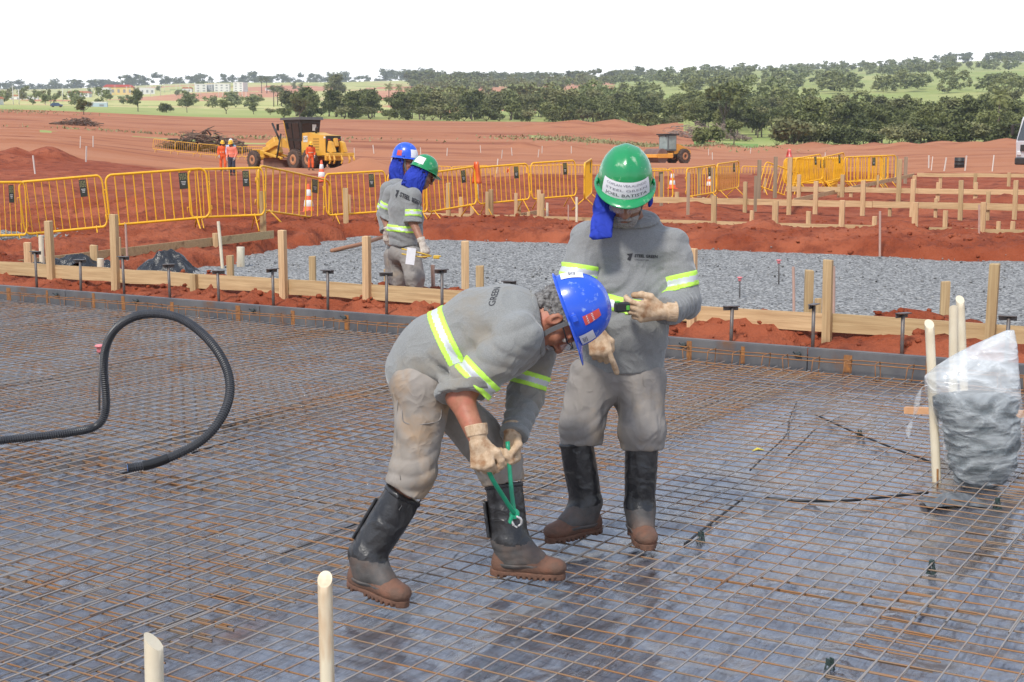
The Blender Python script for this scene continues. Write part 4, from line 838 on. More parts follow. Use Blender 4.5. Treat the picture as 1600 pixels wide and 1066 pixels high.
knit = mat('knit_glove', (.60, .45, .31), (.47, .33, .21), 60, rough=.95, bump=.8, bscale=330, c3=(.33, .185, .10), s3=22, f3=(.5, .68), spec=.1)
knit_w = mat('knit_glove_white', (.62, .57, .50), (.45, .38, .32), 60, rough=.95, bump=.8, bscale=330, spec=.1)
bluec = mat('blue_cloth', (.030, .055, .40), (.02, .04, .30), 9, rough=.85, bump=.2, bscale=300, spec=.15, wr=.012, wrs=10.)
hel_blue = mat('blue_helmet', (.012, .085, .62), (.02, .10, .66), 6, rough=.27, coat=.3, c3=(.25, .36, .70), s3=26, f3=(.58, .68), bump=.04, bscale=40)
hel_green = mat('green_helmet', (.006, .24, .075), (.012, .27, .09), 6, rough=.25, coat=.3, c3=(.26, .46, .28), s3=22, f3=(.57, .68), bump=.04, bscale=40)
paper = mat('white_sticker', (.78, .78, .80), (.70, .70, .72), 20, rough=.6); ink = mat('black_ink', (.03, .03, .035), rough=.7); inkgrey = mat('grey_ink', (.20, .20, .24), rough=.7); redst = mat('red_sticker', (.62, .06, .05), (.55, .10, .08), 40, rough=.5)
greyhair = mat('grey_curly_hair', (.06, .055, .052), (.26, .25, .24), 70, rough=.7, bump=1., bscale=110); strapm = mat('grey_strap', (.16, .16, .165), rough=.7); lensm = mat('clear_lens', (.85, .86, .86), rough=.05, spec=.8, alpha=.22); darkl = mat('dark_lens', (.012, .012, .014), rough=.12)
stache = mat('grey_stubble', (.36, .34, .33), (.18, .16, .15), 160, rough=.9, bump=.8, bscale=220); eyew = mat('eye', (.6, .55, .5), rough=.25)
# ---- a head in its own frame: x = the wearer's right, y = where the face looks, z = up; origin between the ears
def head_sdf(p, fat=1., neck=None):
    q = p.copy(); q[:, 0] = np.abs(q[:, 0])
    d = ell(q, (0, -.018, .048), (.076, .097, .090))
    d = smin(d, ell(q, (0, .020, -.030), (.062, .072, .085)), .035)                    # face
    d = smin(d, ell(q, (0, .060, -.092), (.036 * fat, .026, .024)), .035)               # chin
    d = smin(d, rc(q, (.057, -.002, -.045), (.026, .062, -.092), .020 * fat, .016), .03)  # jaw
    d = smin(d, ell(q, (.042, .058, -.025), (.024, .024, .020)), .025)                  # cheek bone
    d = smin(d, rc(q, (.012, .088, .030), (.044, .076, .026), .011, .009), .016)         # brow
    d = smin(d, rc(q, (0, .090, .014), (0, .113, -.032), .0085, .0145), .014)            # nose
    d = smin(d, ell(q, (.014, .098, -.036), (.0105, .014, .010)), .008)                 # nostril wing
    d = np.maximum(d, -(ell(q, (.0085, .104, -.046), (.005, .007, .004))))
    d = -smin(-d, ell(q, (.032, .094, .006), (.017, .015, .012)), .012)                 # eye socket
    d = smin(d, ell(q, (0, .088, -.063), (.027, .014, .0075)), .008); d = smin(d, ell(q, (0, .086, -.074), (.024, .014, .0075)), .008)
    d = -smin(-d, rc(q, (0, .104, -.0685), (.026, .088, -.070), .0022, .0016), .004)     # mouth line
    d = -smin(-d, rc(q, (.020, .104, -.045), (.034, .088, -.066), .002, .002), .010)     # crease beside the mouth
    e = ell(q, (.080, -.008, -.004), (.010, .020, .033)); e = np.maximum(e, -ell(q, (.089, -.002, .000), (.007, .011, .020))); d = smin(d, e, .008)
    if neck is not None: d = smin(d, chain(p, neck, [.056, .060, .066]), .03)
    return d + .0012 * (n3(p * 140, 3) - .5) + .002 * (n3(p * 45, 8) - .5)
def helmet(parent, M, m, visor=1., ring=True):       # hard hat in the same frame
    rim = .052; mm = MB(); n = 56; prof = []; rows = 22
    vs = []; 
    for i in range(rows + 1):
        t = i / rows; ph = t * math.pi / 2; zz = math.sin(ph); rr = math.cos(ph) ** .86
        for k in range(n):
            an = 2 * math.pi * k / n; x = .113 * math.cos(an); y = .139 * math.sin(an)
            rid = .0045 * math.exp(-((x * rr) / .018) ** 2) * min(1, zz * 1.6) + .003 * (math.exp(-((abs(x * rr) - .05) / .010) ** 2)) * (1 if zz > .5 else 0)
            vs.append((x * rr, y * rr - .012, rim + (.150 + rid) * zz + .0 * t))
    f = [(i * n + k, i * n + (k + 1) % n, (i + 1) * n + (k + 1) % n, (i + 1) * n + k) for i in range(rows) for k in range(n)]
    # brim: flared lip with a peak at the front
    br = []
    for j, (ex, dz) in enumerate(((0, 0), (.006, -.005), (.013, -.0085), (.0135, -.012), (.006, -.011), (-.002, -.008))):
        for k in range(n):
            an = 2 * math.pi * k / n; c, s_ = math.cos(an), math.sin(an); pk = max(0, s_) ** 2.2 * visor
            ee = ex * (1 + 2.9 * pk) if ex > 0 else ex; br.append(((.113 + ee) * c, (.139 + ee * (1.25 if s_ > 0 else 1)) * s_ - .012, rim + dz - (.010 * pk * max(0, ee) / .05)))
    o_ = len(vs); vs += br
    for j in range(5): f += [(o_ + j * n + k, o_ + (j + 1) * n + k, o_ + (j + 1) * n + (k + 1) % n, o_ + j * n + (k + 1) % n) for k in range(n)]
    # inner liner surface so that the shell is not hollow from below
    o2 = len(vs)
    for i in range(8):
        ph = i / 7 * math.pi / 2
        for k in range(n):
            an = 2 * math.pi * k / n; rr = math.cos(ph) ** .86; vs.append(((.111 * math.cos(an)) * rr, (.137 * math.sin(an)) * rr - .012, rim - .006 + .148 * math.sin(ph)))
    for i in range(7): f += [(o2 + i * n + k, o2 + (i + 1) * n + k, o2 + (i + 1) * n + (k + 1) % n, o2 + i * n + (k + 1) % n) for k in range(n)]
    mm.add(vs, f); o = mm.build('hard_hat', m, parent, smooth=True); o.matrix_world = M
    if ring:
        for s_ in (-1, 1):
            k = MB(); k.box((s_ * .1155, .012, .066), (.008, .030, .020), bev=.003); k.build('ear_slot', m, o, smooth=False)
    return o
def hpoint(an, t, off=.0012):                        # a point on the hard hat shell: an = degrees from the front towards the wearer's right, t = 0 rim .. 1 crown
    ph = t * math.pi / 2; a = R(90 - an); rr = math.cos(ph) ** .86; x, y = .113 * math.cos(a) * rr, .139 * math.sin(a) * rr
    nrm = Vector((x / .113 ** 2, y / .139 ** 2, (.150 * math.sin(ph)) / .150 ** 2)).normalized(); rid = .0045 * math.exp(-(x / .018) ** 2) * min(1, math.sin(ph) * 1.6)
    return Vector((x, y - .012, .052 + (.150 + rid) * math.sin(ph))) + nrm * off
def sticker(hat, an0, an1, t0, t1, m, name='sticker', lines=(), skew=0., mid=None):
    n, r = 14, 6; v = [hpoint(an0 + (an1 - an0) * i / n, t0 + (t1 - t0) * j / r + skew * (i / n - .5), .0022) for j in range(r + 1) for i in range(n + 1)]
    f = [(j * (n + 1) + i, j * (n + 1) + i + 1, (j + 1) * (n + 1) + i + 1, (j + 1) * (n + 1) + i) for j in range(r) for i in range(n)]
    if mid: v = v; 
    o = link(name, mesh(v, f), m, hat)
    if o.data.polygons[0].normal.dot(hpoint((an0 + an1) / 2, (t0 + t1) / 2) - Vector((0, -.012, .08))) < 0: o.data.flip_normals()
    for (txt, y, h, mt, rot) in lines:
        c = bpy.data.curves.new('lettering', 'FONT'); c.body = txt; c.size = 1; c.align_x = 'CENTER'; c.align_y = 'CENTER'; c.resolution_u = 2; to = bpy.data.objects.new('t', c); COL.objects.link(to)
        me = bpy.data.meshes.new_from_object(to.evaluated_get(bpy.context.evaluated_depsgraph_get())); bpy.data.objects.remove(to)
        co = np.array([q.co[:] for q in me.vertices]); wx = co[:, 0].max() - co[:, 0].min(); co[:, 0] -= (co[:, 0].max() + co[:, 0].min()) / 2; co[:, 1] -= (co[:, 1].max() + co[:, 1].min()) / 2; hy = max(1e-6, np.ptp(co[:, 1]))
        for q, (x, yy, _) in zip(me.vertices, co):
            fx, fy = x / wx, yy / hy
            if rot: fx, fy = fy * .5, fx * 1.1; fx, fy = -fx * h * 2 + y, fy * .8; q.co = hpoint(an0 + (an1 - an0) * (.5 - fx), t0 + (t1 - t0) * (.5 + fy), .0032)
            else: q.co = hpoint(an0 + (an1 - an0) * (.5 - fx * (.82 if len(txt) > 6 else .5)), t0 + (t1 - t0) * (y + fy * h) + skew * fx, .0032)
        link('lettering', me, mt, o)
    return o
def project_text(body, parent, items, bvh, origin, right, up, m, off=.0025):
    # flat lettering laid onto cloth: cast along the normal of the writing plane
    right, up = right.normalized(), up.normalized(); nrm = right.cross(up).normalized()
    for it in items:
        if isinstance(it[0], str):
            txt, x0, y0, h = it[:4]; c = bpy.data.curves.new('lettering', 'FONT'); c.body = txt; c.size = h; c.align_y = 'CENTER'; c.resolution_u = 2; c.offset = it[4] if len(it) > 4 else 0; to = bpy.data.objects.new('t', c); COL.objects.link(to)
            me = bpy.data.meshes.new_from_object(to.evaluated_get(bpy.context.evaluated_depsgraph_get())); bpy.data.objects.remove(to); nm = 'lettering'
            for q in me.vertices: q.co = (q.co.x + x0, q.co.y + y0, 0)
        else: me = mesh([(x, y, 0) for x, y in it[0]], it[1]); nm = 'emblem'
        import bmesh as _b; b = _b.new(); b.from_mesh(me); _b.ops.triangulate(b, faces=b.faces); _b.ops.subdivide_edges(b, edges=[e for e in b.edges if e.calc_length() > .012], cuts=2, use_grid_fill=False) ; b.to_mesh(me); b.free()
        good = True
        for q in me.vertices:
            w_ = origin + right * q.co.x + up * q.co.y; hit = bvh.ray_cast(w_ + nrm * .3, -nrm, .6)
            if hit[0] is None: q.co = w_
            else: q.co = hit[0] + nrm * off
        link(nm, me, m, parent)
# ---- a hand in a knitted glove: frame x = along the fingers, y = thumb side, z = back of the hand; wrist at the origin
def hand(parent, M, m, curl, spread=(6, 2, -2, -7), thumb=None, mirror=1, h=.0028, name='glove', grow=1.15, cuff=True):
    fl = [(.044, .027, .021), (.049, .031, .023), (.045, .029, .022), (.036, .022, .019)]; base = [(.088, .030), (.092, .010), (.088, -.011), (.080, -.031)]; rad = [.0098, .0102, .0097, .0088]
    ch = []; 
    for i in range(4):
        p = Vector((base[i][0], base[i][1], 0)); ang = 0.; pts = [Vector((base[i][0] - .035, base[i][1] * .8, 0)), p]; sp = R(spread[i])
        for k in range(3):
            ang += R(curl[i][k]); d = Vector((math.cos(ang) * math.cos(sp), math.cos(ang) * math.sin(sp), -math.sin(ang))); p = p + d * fl[i][k]; pts.append(p)
        ch.append((pts, [rad[i] * grow * 1.05, rad[i] * grow * 1.1, rad[i] * grow, rad[i] * grow * .95, rad[i] * grow * .85]))
    tp = thumb or [(.020, .026, -.008), (.050, .052, -.018), (.078, .058, -.030), (.098, .050, -.042)]
    ch.append(([Vector(q) for q in tp], [.017, .0145 * grow, .012 * grow, .0105 * grow]))
    def fn(p):
        d = ec(p, (.012, 0, 0), (.082, 0, 0), (0, 1, 0), (.029 * grow, .019 * grow), (.041 * grow, .0165 * grow))
        d = smin(d, rc(p, (-.05, 0, 0), (.01, 0, 0), .036, .031), .02)
        for i in range(4): d = smin(d, rc(p, ch[i][0][0], ch[i][0][1], ch[i][1][0], ch[i][1][1]), .012)
        for i, (pts, rr) in enumerate(ch):
            f = None
            for k in range(0 if i == 4 else 1, len(pts) - 1):
                e = rc(p, pts[k], pts[k + 1], rr[k], rr[k + 1]); f = e if f is None else smin(f, e, .004)
            d = smin(d, f, .006 if i < 4 else .012)
        d = d + .0022 * (n3(p * 70, 5) - .5) - .0012 * folds(p, (1, 0, 0), 90, 30, 11)
        if cuff: d = np.minimum(d, np.maximum(rc(p, (-.062, 0, 0), (-.012, 0, 0), .0415, .037) + .0011 * np.sin(np.arctan2(p[:, 1], p[:, 2]) * 34), np.abs(p[:, 0] + .040) - .020))
        return np.maximum(d, -.060 - p[:, 0])
    allp = [q for c in ch for q in c[0]] + [Vector((-.062, 0, 0))]; lo, hi = bounds(allp, .046); v, f = surface(fn, lo, hi, h)
    if mirror < 0: v[:, 1] *= -1; f = f[:, ::-1]
    o = link(name, npmesh(v, f), m, parent, smooth=True); o.matrix_world = M
    return o
def frame(o, x, z):                                  # matrix from an x axis and an approximate z axis
    x = Vector(x).normalized(); z = Vector(z); z = (z - x * z.dot(x)).normalized(); y = z.cross(x)
    M = Matrix((x, y, z)).transposed().to_4x4(); M.translation = Vector(o); return M
def headframe(o, fwd, up):
    y = Vector(fwd).normalized(); z = Vector(up); z = (z - y * z.dot(y)).normalized(); x = y.cross(z); M = Matrix((x, y, z)).transposed().to_4x4(); M.translation = Vector(o); return M
def band(parent, fn, lo, hi, h, o, n, w, extra=None, name='reflective_band'):
    # reflective tape round a sleeve or the body: yellow, silver, yellow
    n = Vector(n).normalized()
    def g(p):
        s = plane(p, o, n); d = np.maximum(fn(p) - .0045, np.abs(s) - w / 2)
        return np.maximum(d, extra(p)) if extra is not None else d
    v, f = surface(g, lo, hi, h); 
    if not len(f): return
    c = v[f].mean(1); s = np.abs(plane(c, o, n)); mi = np.where(s < w * .19, 1, 0)
    return link(name, npmesh(v, f, mi), [hiv, silver], parent, smooth=True)
def boot(parent, ankle, toe, roll=0., h=.005, sz=1., hollow=False):
    # ankle joint and toe direction; local frame x forward, z up, sole at z = -0.085
    d = Vector(toe) - Vector(ankle); M = Matrix.Translation(Vector(ankle)) @ d.to_3d().normalized().to_track_quat('X', 'Z').to_matrix().to_4x4() if not isinstance(toe, Matrix) else toe
    def up(p):
        a = ec(p, (-.045, 0, -.045), (.135, 0, -.050), (0, 1, 0), (.040, .040), (.050, .034)); a = smin(a, ell(p, (.165, 0, -.048), (.048, .046, .034)), .02)
        a = smin(a, ec(p, (-.012, 0, -.05), (-.012, 0, .015), (0, 1, 0), (.046, .054), (.044, .050)), .035); a = smin(a, rc(p, (.01, 0, .0), (.10, 0, -.035), .042, .034), .03)
        a = a - .002 * folds(p, (1, 0, .4), 42, 14, 9) * (p[:, 0] > .03); return np.maximum(a, -.071 - p[:, 2])
    def so(p):
        x = np.clip((p[:, 0] + .075) / .275, 0, 1); hw = .043 + .012 * np.sin(x * 3.0 + .4) - .010 * np.exp(-((x - .42) / .16) ** 2)
        q = np.stack([(p[:, 0] - .062) / .147, p[:, 1] / np.maximum(hw, .01)], -1); r = (np.abs(q[:, 0]) ** 4 + np.abs(q[:, 1]) ** 2.6); out = (r ** .3 - 1) * .05
        d = np.maximum(out, np.abs(p[:, 2] + .079) - .0135); notch = (np.mod(p[:, 0], .022) < .008) & (p[:, 2] < -.0815) & (np.abs(p[:, 1]) > hw - .014)
        d = np.where(notch, np.maximum(d, .002), d); arch = (p[:, 0] > -.015) & (p[:, 0] < .022) & (p[:, 2] < -.080); return np.where(arch, np.maximum(d, .003), d)
    e = None
    v, f = surface(up, (-.12, -.075, -.09), (.24, .075, .13), h); e = link('boot', npmesh(v, f), bootm, parent, smooth=True); e.matrix_world = M
    v, f = surface(so, (-.12, -.075, -.10), (.24, .075, -.055), min(h, .004)); s = link('sole', npmesh(v, f), solem, e, smooth=False)
    return M
def gaiter(parent, knee, M, wide=.066, h=.006, flap=True, lower=.064, seed=0, top=None):
    # leather leg guard from the knee down, flaring over the instep; M = boot frame
    a = Vector(knee); b = M @ Vector((-.008, 0, .045)); c = M @ Vector((.012, 0, -.02)); t_ = M @ Vector((.095, 0, -.03)); ax = (a - b).normalized(); side = M.to_3x3() @ Vector((0, 1, 0)); fw = side.cross(ax) * -1
    if fw.dot(M.to_3x3() @ Vector((1, 0, 0))) < 0: fw = -fw
    up_n = M.to_3x3() @ Vector((0, 0, 1)); cut = M @ Vector((0, 0, -.048)); cut2 = M @ Vector((.135, 0, -.02))
    def body(p):
        d = ec(p, b, a, side, (lower - .002, lower + .006), (wide, wide + .004)); d = smin(d, ec(p, c, b, side, (.058, .068), (lower, lower + .004)), .02); d = smin(d, rc(p, M @ Vector((.02, 0, .02)), t_, .050, .046), .03)
        return d - .0025 * folds(p, ax, 16, 9, 40 + seed) * (1 - sstep(.1, .35, (p - V3(b)) @ V3(ax))) - .0015 * folds(p, ax, 9, 12, 44 + seed)
    def fn(p):
        d = body(p); d = np.maximum(d, plane(p, a, ax)); return np.maximum(np.maximum(d, -plane(p, cut, up_n)), plane(p, cut2, M.to_3x3() @ Vector((1, 0, .15))))
    lo, hi = bounds([a, b, c, t_, M @ Vector((-.06, 0, -.05))], .10); v, f = surface(fn, lo, hi, h)
    cc = v[f].mean(1); low = (cc - V3(M @ Vector((0, 0, .045)))) @ V3(up_n); dusty = (low < .0 + .02 * (n3(cc * 30, 3) - .5)) 
    o = link('leg_guard', npmesh(v, f, np.where(dusty, 1, 0)), [leather, gait_d], parent, smooth=True)
    if flap:
        q0 = b.lerp(a, .08) - fw * (lower + .006); q1 = b.lerp(a, .74) - fw * (wide + .004); m = MB(); m.bar(q0 - fw * .006, q1 - fw * .008, .075, .012, up=fw, bev=.004); m.build('back_flap', leather, o)
    for sg in (-1, 1):
        m = MB(); pts = [b.lerp(a, t) + fw * (lower + (wide - lower) * t) * .72 + side * sg * (lower + (wide - lower) * t) * .72 for t in (.02, .3, .6, .97)]; m.tube(pts, .0022, 5); m.build('seam', leather, o, smooth=True)
    # binding along the lower edge and the top edge
    def hemb(pl_o, pl_n, w_, off):
        def g(p):
            d = np.maximum(body(p) - off, np.abs(plane(p, pl_o, pl_n)) - w_); return np.maximum(np.maximum(d, plane(p, cut2, M.to_3x3() @ Vector((1, 0, .15))) - .003), plane(p, a, ax) - .002)
        v_, f_ = surface(g, lo, hi, h); 
        if len(f_): link('edge_binding', npmesh(v_, f_), gait_d if off > .006 else leather, o, smooth=True)
    hemb(M @ Vector((0, 0, -.044)), up_n, .009, .0065); hemb(a - ax * .010, ax, .009, .0042)
    return o
# ------------------------------------------------------------------ people
def nb(parent, name, fn, lo, hi, h, m, mif=None, sm=1):
    v, f = surface(fn, lo, hi, h); v = smooth_v(v, f, sm, .4) if sm else v
    return link(name, npmesh(v, f, None if mif is None else mif(v[f].mean(1))), m, parent, smooth=True)
def person(sp):
    h = sp.get('h', .008); lat = Vector(sp.get('lat', (0, 1, 0)))
    T = sp['torso']                                   # (point, half width, half depth) from the pelvis up
    def torso(p):
        d = None
        for i in range(len(T) - 1):
            e = ec(p, T[i][0], T[i + 1][0], sp['sides'][i] if 'sides' in sp else lat, (T[i][1], T[i][2]), (T[i + 1][1], T[i + 1][2])); d = e if d is None else smin(d, e, .07)
        for c, r in sp.get('bulge', ()): d = smin(d, ell(p, c, r), .08)
        return d
    arms = sp['arms']
    def sleeve(p, A):
        s, e, w_ = A['j']; r = A['r']; return smin(rc(p, s, e, r[0], r[1]), rc(p, e, w_, r[1], r[2]), .025)
    def sl_cut(p, A):
        d = sleeve(p, A); q, n = A['end']; return np.maximum(d, plane(p, q, n) * 1.0 if A.get('near') is None else np.where(np.linalg.norm(p - V3(A['j'][1]), axis=1) < A['near'], plane(p, q, n), plane(p, q, n)))
    def wr(p, d):                                      # folds only near the surface
        k = np.abs(d) < .03
        if k.any():
            q = p[k]; a = np.zeros(len(q))
            for A in arms:
                s, e, w_ = A['j']; ax = (Vector(e) - Vector(s)); g = np.exp(-(np.linalg.norm(q - V3(e), axis=1) / .13) ** 2); g2 = np.exp(-(rc(q, s, e, 0, 0) / .10) ** 2); g3 = np.exp(-(rc(q, e, w_, 0, 0) / .09) ** 2)
                a += .018 * g * (folds(q, ax + Vector((.05, .05, .05)), 24, 2.5, 3) - .3) + .010 * g2 * (folds(q, ax + Vector((.1, .1, -.1)), 15, 2.5, 5) - .3) + .017 * g3 * (folds(q, Vector(w_) - Vector(e), 28, 2.5, 9) - .3)
            for c, ax, am, fa, r in sp.get('folds', ()): a += am * np.exp(-(np.linalg.norm(q - V3(c), axis=1) / r) ** 2) * (folds(q, ax, fa, 2.2, 13) - .3)
            a += .004 * (n3(q * 9, 2) - .5) * 2; d = d.copy(); d[k] -= a
        return d
    hemo, hemn = sp['hem']; colo, coln = sp['collar']
    def shirt(p):
        d = torso(p); d = np.maximum(d, plane(p, hemo, hemn)); d = np.maximum(d, plane(p, colo, coln))
        for A in arms: d = smin(d, sl_cut(p, A), .022)
        return wr(p, d)
    allp = [t[0] for t in T] + [q for A in arms for q in A['j']]; lo, hi = bounds(allp, .24)
    # --- the body: head, neck, trunk, arms and legs as one skin
    HM = sp['head']; HI = HM.inverted(); H3 = np.array(HI.to_3x3()); Ht = V3(HI.translation); nb_ = HI @ Vector(sp['neck'])
    nk = [Vector((0, -.022, -.02)), Vector((0, -.03, -.085)).lerp(nb_, .35), nb_]
    vh, fh = surface(lambda p: head_sdf(p, sp.get('fat', 1.), nk), *bounds([(-.1, -.13, -.13), (.1, .13, .15), nb_], .075), sp.get('hh', .0032))
    M3 = np.array(HM.to_3x3()); vh = vh @ M3.T + V3(HM.translation)
    legs = sp['legs']
    def body(p):
        d = torso(p) + .035
        for A in arms: s, e, w_ = A['j']; d = smin(d, chain(p, [s, e, w_], A.get('br', [.048, .043, .032])), .02)
        for L_ in legs: d = smin(d, chain(p, [L_['hip'], L_['knee'], L_['ankle']], [.06, .042, .03]), .03)
        return d
    bl, bh_ = bounds(allp + [L_['ankle'] for L_ in legs], .16); vb, fb = surface(body, bl, bh_, sp.get('bh', .009)); vb = smooth_v(vb, fb, 2)
    root = link('person', npmesh(np.concatenate([vh, vb]), np.concatenate([fh, fb + len(vh)])), sp['skin'], None, smooth=True)
    tag(root, sp['label'], 'person', sp.get('group'))
    # --- shirt
    sh = nb(root, 'shirt', shirt, lo, hi, h, sp['shirt'])
    if sp.get('rib', 1):
        v, f = surface(lambda p: np.maximum(torso(p) - .004, np.abs(plane(p, colo, coln) + .010) - .010), lo, hi, h); 
        if len(f): link('collar', npmesh(v, f), sp['shirt'], sh, smooth=True)
    for A in arms:
        if A.get('cuff', 1):
            q, n = A['end']; v, f = surface(lambda p: np.maximum(sleeve(p, A) - .005 - .003 * n3(p * 25, 4), np.maximum(np.abs(plane(p, q, n) + A.get('cw', .012)) - A.get('cw', .012), np.linalg.norm(p - V3(q), axis=1) - .14)), *bounds([q], .15), min(h, .006))
            if len(f): link('cuff', npmesh(v, f), sp['shirt'], sh, smooth=True)
        if 'band' in A:
            t, bw = A['band']; s, e, w_ = (Vector(x) for x in A['j']); o = s.lerp(e, t); band(sh, lambda p: wr(p, sleeve(p, A)), *bounds([o], .17), min(h, .005) if h < .01 else h, o, A.get('bn', e - s), bw, lambda p: np.linalg.norm(p - V3(o), axis=1) - .16)
    for (o, n, bw) in sp.get('belt', ()):
        band(sh, lambda p: wr(p, np.maximum(torso(p), plane(p, hemo, hemn))), lo, hi, min(h, .006) if h < .01 else h, o, n, bw)
    # --- trousers
    def legd(p, L_):
        return smin(ec(p, L_['hip'], L_['knee'], L_.get('side', lat), L_['r'][0], L_['r'][1]), ec(p, L_['knee'], L_['cuff'], L_.get('side', lat), L_['r'][1], L_['r'][2]), .04)
    def trousers(p):
        d = None
        for L_ in legs:
            e = legd(p, L_); e = np.maximum(e, plane(p, L_['cuff'], Vector(L_['cuff']) - Vector(L_['knee'])) + .004 * (n3(p * 20, 3) - .5)); d = e if d is None else smin(d, e, .018)
        pv = sp['pelvis']; d = smin(d, ell(p, pv[0], pv[1], pv[2] if len(pv) > 2 else None), .06)
        d = np.maximum(d, plane(p, *sp['waist'])); k = np.abs(d) < .03
        if k.any():
            q = p[k]; a = .004 * (n3(q * 8, 6) - .5) * 2
            for L_ in legs:
                ax = Vector(L_['knee']) - Vector(L_['hip']); g = np.exp(-(np.linalg.norm(q - V3(L_['knee']), axis=1) / .12) ** 2); g2 = np.exp(-(np.linalg.norm(q - V3(L_['cuff']), axis=1) / .09) ** 2); g3 = np.exp(-(rc(q, L_['hip'], L_['knee'], 0, 0) / .12) ** 2)
                a += .011 * g * (folds(q, Vector(ax) + Vector((.14, .1, 0)), 19, 2.2, 23) - .3) + .009 * g2 * (folds(q, ax, 24, 2.2, 27) - .3) + .013 * g3 * (folds(q, Vector((1, .3, .35)), 14, 1.8, 29) - .3)
            d = d.copy(); d[k] -= a
        return d
    tl, th_ = bounds([x for L_ in legs for x in (L_['hip'], L_['knee'], L_['cuff'])] + [sp['pelvis'][0]], .22)
    tr = nb(root, 'trousers', trousers, tl, th_, h, sp['trousers'])
    for pk in sp.get('pockets', ()):                   # pocket seams sunk into the cloth
        bv = BVHTree.FromPolygons([q.co for q in tr.data.vertices], [p_.vertices[:] for p_ in tr.data.polygons]); pts = []
        for (u, v) in pk:
            o_ = Vector((0, 0, EYE)); d_ = Vector(ray(u, v)).normalized(); hit = bv.ray_cast(o_, d_)
            if hit[0] is not None: pts.append(hit[0])
        if len(pts) > 1: m = MB(); m.tube(spline(pts, 6) if len(pts) > 2 else pts, .0022, 5); m.build('pocket_seam', trouser, tr, smooth=True)
    for L_ in legs:
        M = boot(root, L_['ankle'], Vector(L_['ankle']) + Vector(L_['dir']), h=sp.get('sh', .005))
        if L_.get('guard', 1): gaiter(root, L_['gtop'], M, h=sp.get('sh', .005) + .001, flap=L_.get('flap', True), seed=L_.get('seed', 0), wide=L_.get('gw', .066))
    return root, sh, tr
def rebase(root, loc):
    loc = Vector(loc); root.data.transform(Matrix.Translation(-loc)); root.location = loc
    for c in root.children: c.matrix_basis = Matrix.Translation(-loc) @ c.matrix_basis
def ribbon(parent, name, pts, wd, th_, m, side=None):
    mm = MB(); pts = spline(pts, 6); n = len(pts); v = []; f = []
    for i in range(n):
        t = (pts[min(i + 1, n - 1)] - pts[max(i - 1, 0)]).normalized(); out = (pts[i] - Vector((0, 0, 0))) if side is None else Vector(side); out = (out - t * out.dot(t)).normalized(); y = t.cross(out)
        v += [pts[i] - y * wd - out * th_, pts[i] + y * wd - out * th_, pts[i] + y * wd + out * th_, pts[i] - y * wd + out * th_]
    for i in range(n - 1):
        for k in range(4): f.append((i*4 + k, i*4 + (k+1) % 4, i*4 + 4 + (k+1) % 4, i*4 + 4 + k))
    f += [(3, 2, 1, 0), tuple(n * 4 - 4 + k for k in range(4))]; mm.add(v, f); return mm.build(name, m, parent, smooth=False)
def headgear(root, HM, hm, straps=True, glasses=None, hair=None, visor=1.):
    tilt = Matrix.Rotation(R(3), 4, 'X'); hat = helmet(root, HM @ tilt, hm, visor)
    if straps:
        s = ribbon(root, 'chin_strap', [(.083, .018, .055), (.083, .022, .01), (.074, .030, -.045), (.050, .052, -.098), (.0, .066, -.124), (-.050, .052, -.098), (-.074, .030, -.045), (-.083, .022, .01), (-.083, .018, .055)], .009, .0012, strapm); s.matrix_world = HM
    if glasses is not None:
        g = MB(); v = []; f = []
        for sx in (-1, 1):
            for j in range(5):
                for i in range(9):
                    t = i / 8; s_ = j / 4 - .5; x = .006 + .058 * t; v.append((sx * x, .122 - .030 * t ** 2.2, .006 - .006 * t + s_ * .040 * (1 - .35 * abs(t - .45))))
            o_ = (0 if sx < 0 else 45); f += [(o_ + j * 9 + i, o_ + j * 9 + i + 1, o_ + (j + 1) * 9 + i + 1, o_ + (j + 1) * 9 + i) for j in range(4) for i in range(8)]
        g.add(v, f); e = g.build('safety_glasses', glasses, root, smooth=True); e.matrix_world = HM
        k = MB()
        for sx in (-1, 1):
            k.tube([(sx * .064, .092, .012), (sx * .076, .05, .014), (sx * .080, .0, .016), (sx * .080, -.03, .004)], .0028, 6); k.tube([(sx * .006, .122, .022), (sx * .03, .118, .022), (sx * .058, .098, .018), (sx * .066, .090, .010)], .0018, 6)
        k.tube([(-.007, .122, .014), (0, .121, .018), (.007, .122, .014)], .003, 6); k.build('frame', mat('spectacle_frame', (.02, .02, .022), rough=.4), e, smooth=True)
    if hair is not None:
        def fn(p):
            d = ell(p, (0, -.018, .045), (.083, .103, .092)); d = smin(d, ell(p, (0, -.075, -.02), (.062, .040, .055)), .03)
            d = d - .016 * (n3(p * 62, 3) - .35) - .008 * (n3(p * 140, 5) - .5)
            return np.maximum(np.maximum(d, np.maximum(p[:, 1] - .012 - .05 * np.clip((p[:, 2] + .01) * 8, -1, 1), p[:, 2] - .075)), -.075 - p[:, 2])
        v, f = surface(fn, (-.12, -.15, -.1), (.12, .1, .1), .0035); o = link('hair', npmesh(v, f), hair, root, smooth=False); o.matrix_world = HM
    return hat
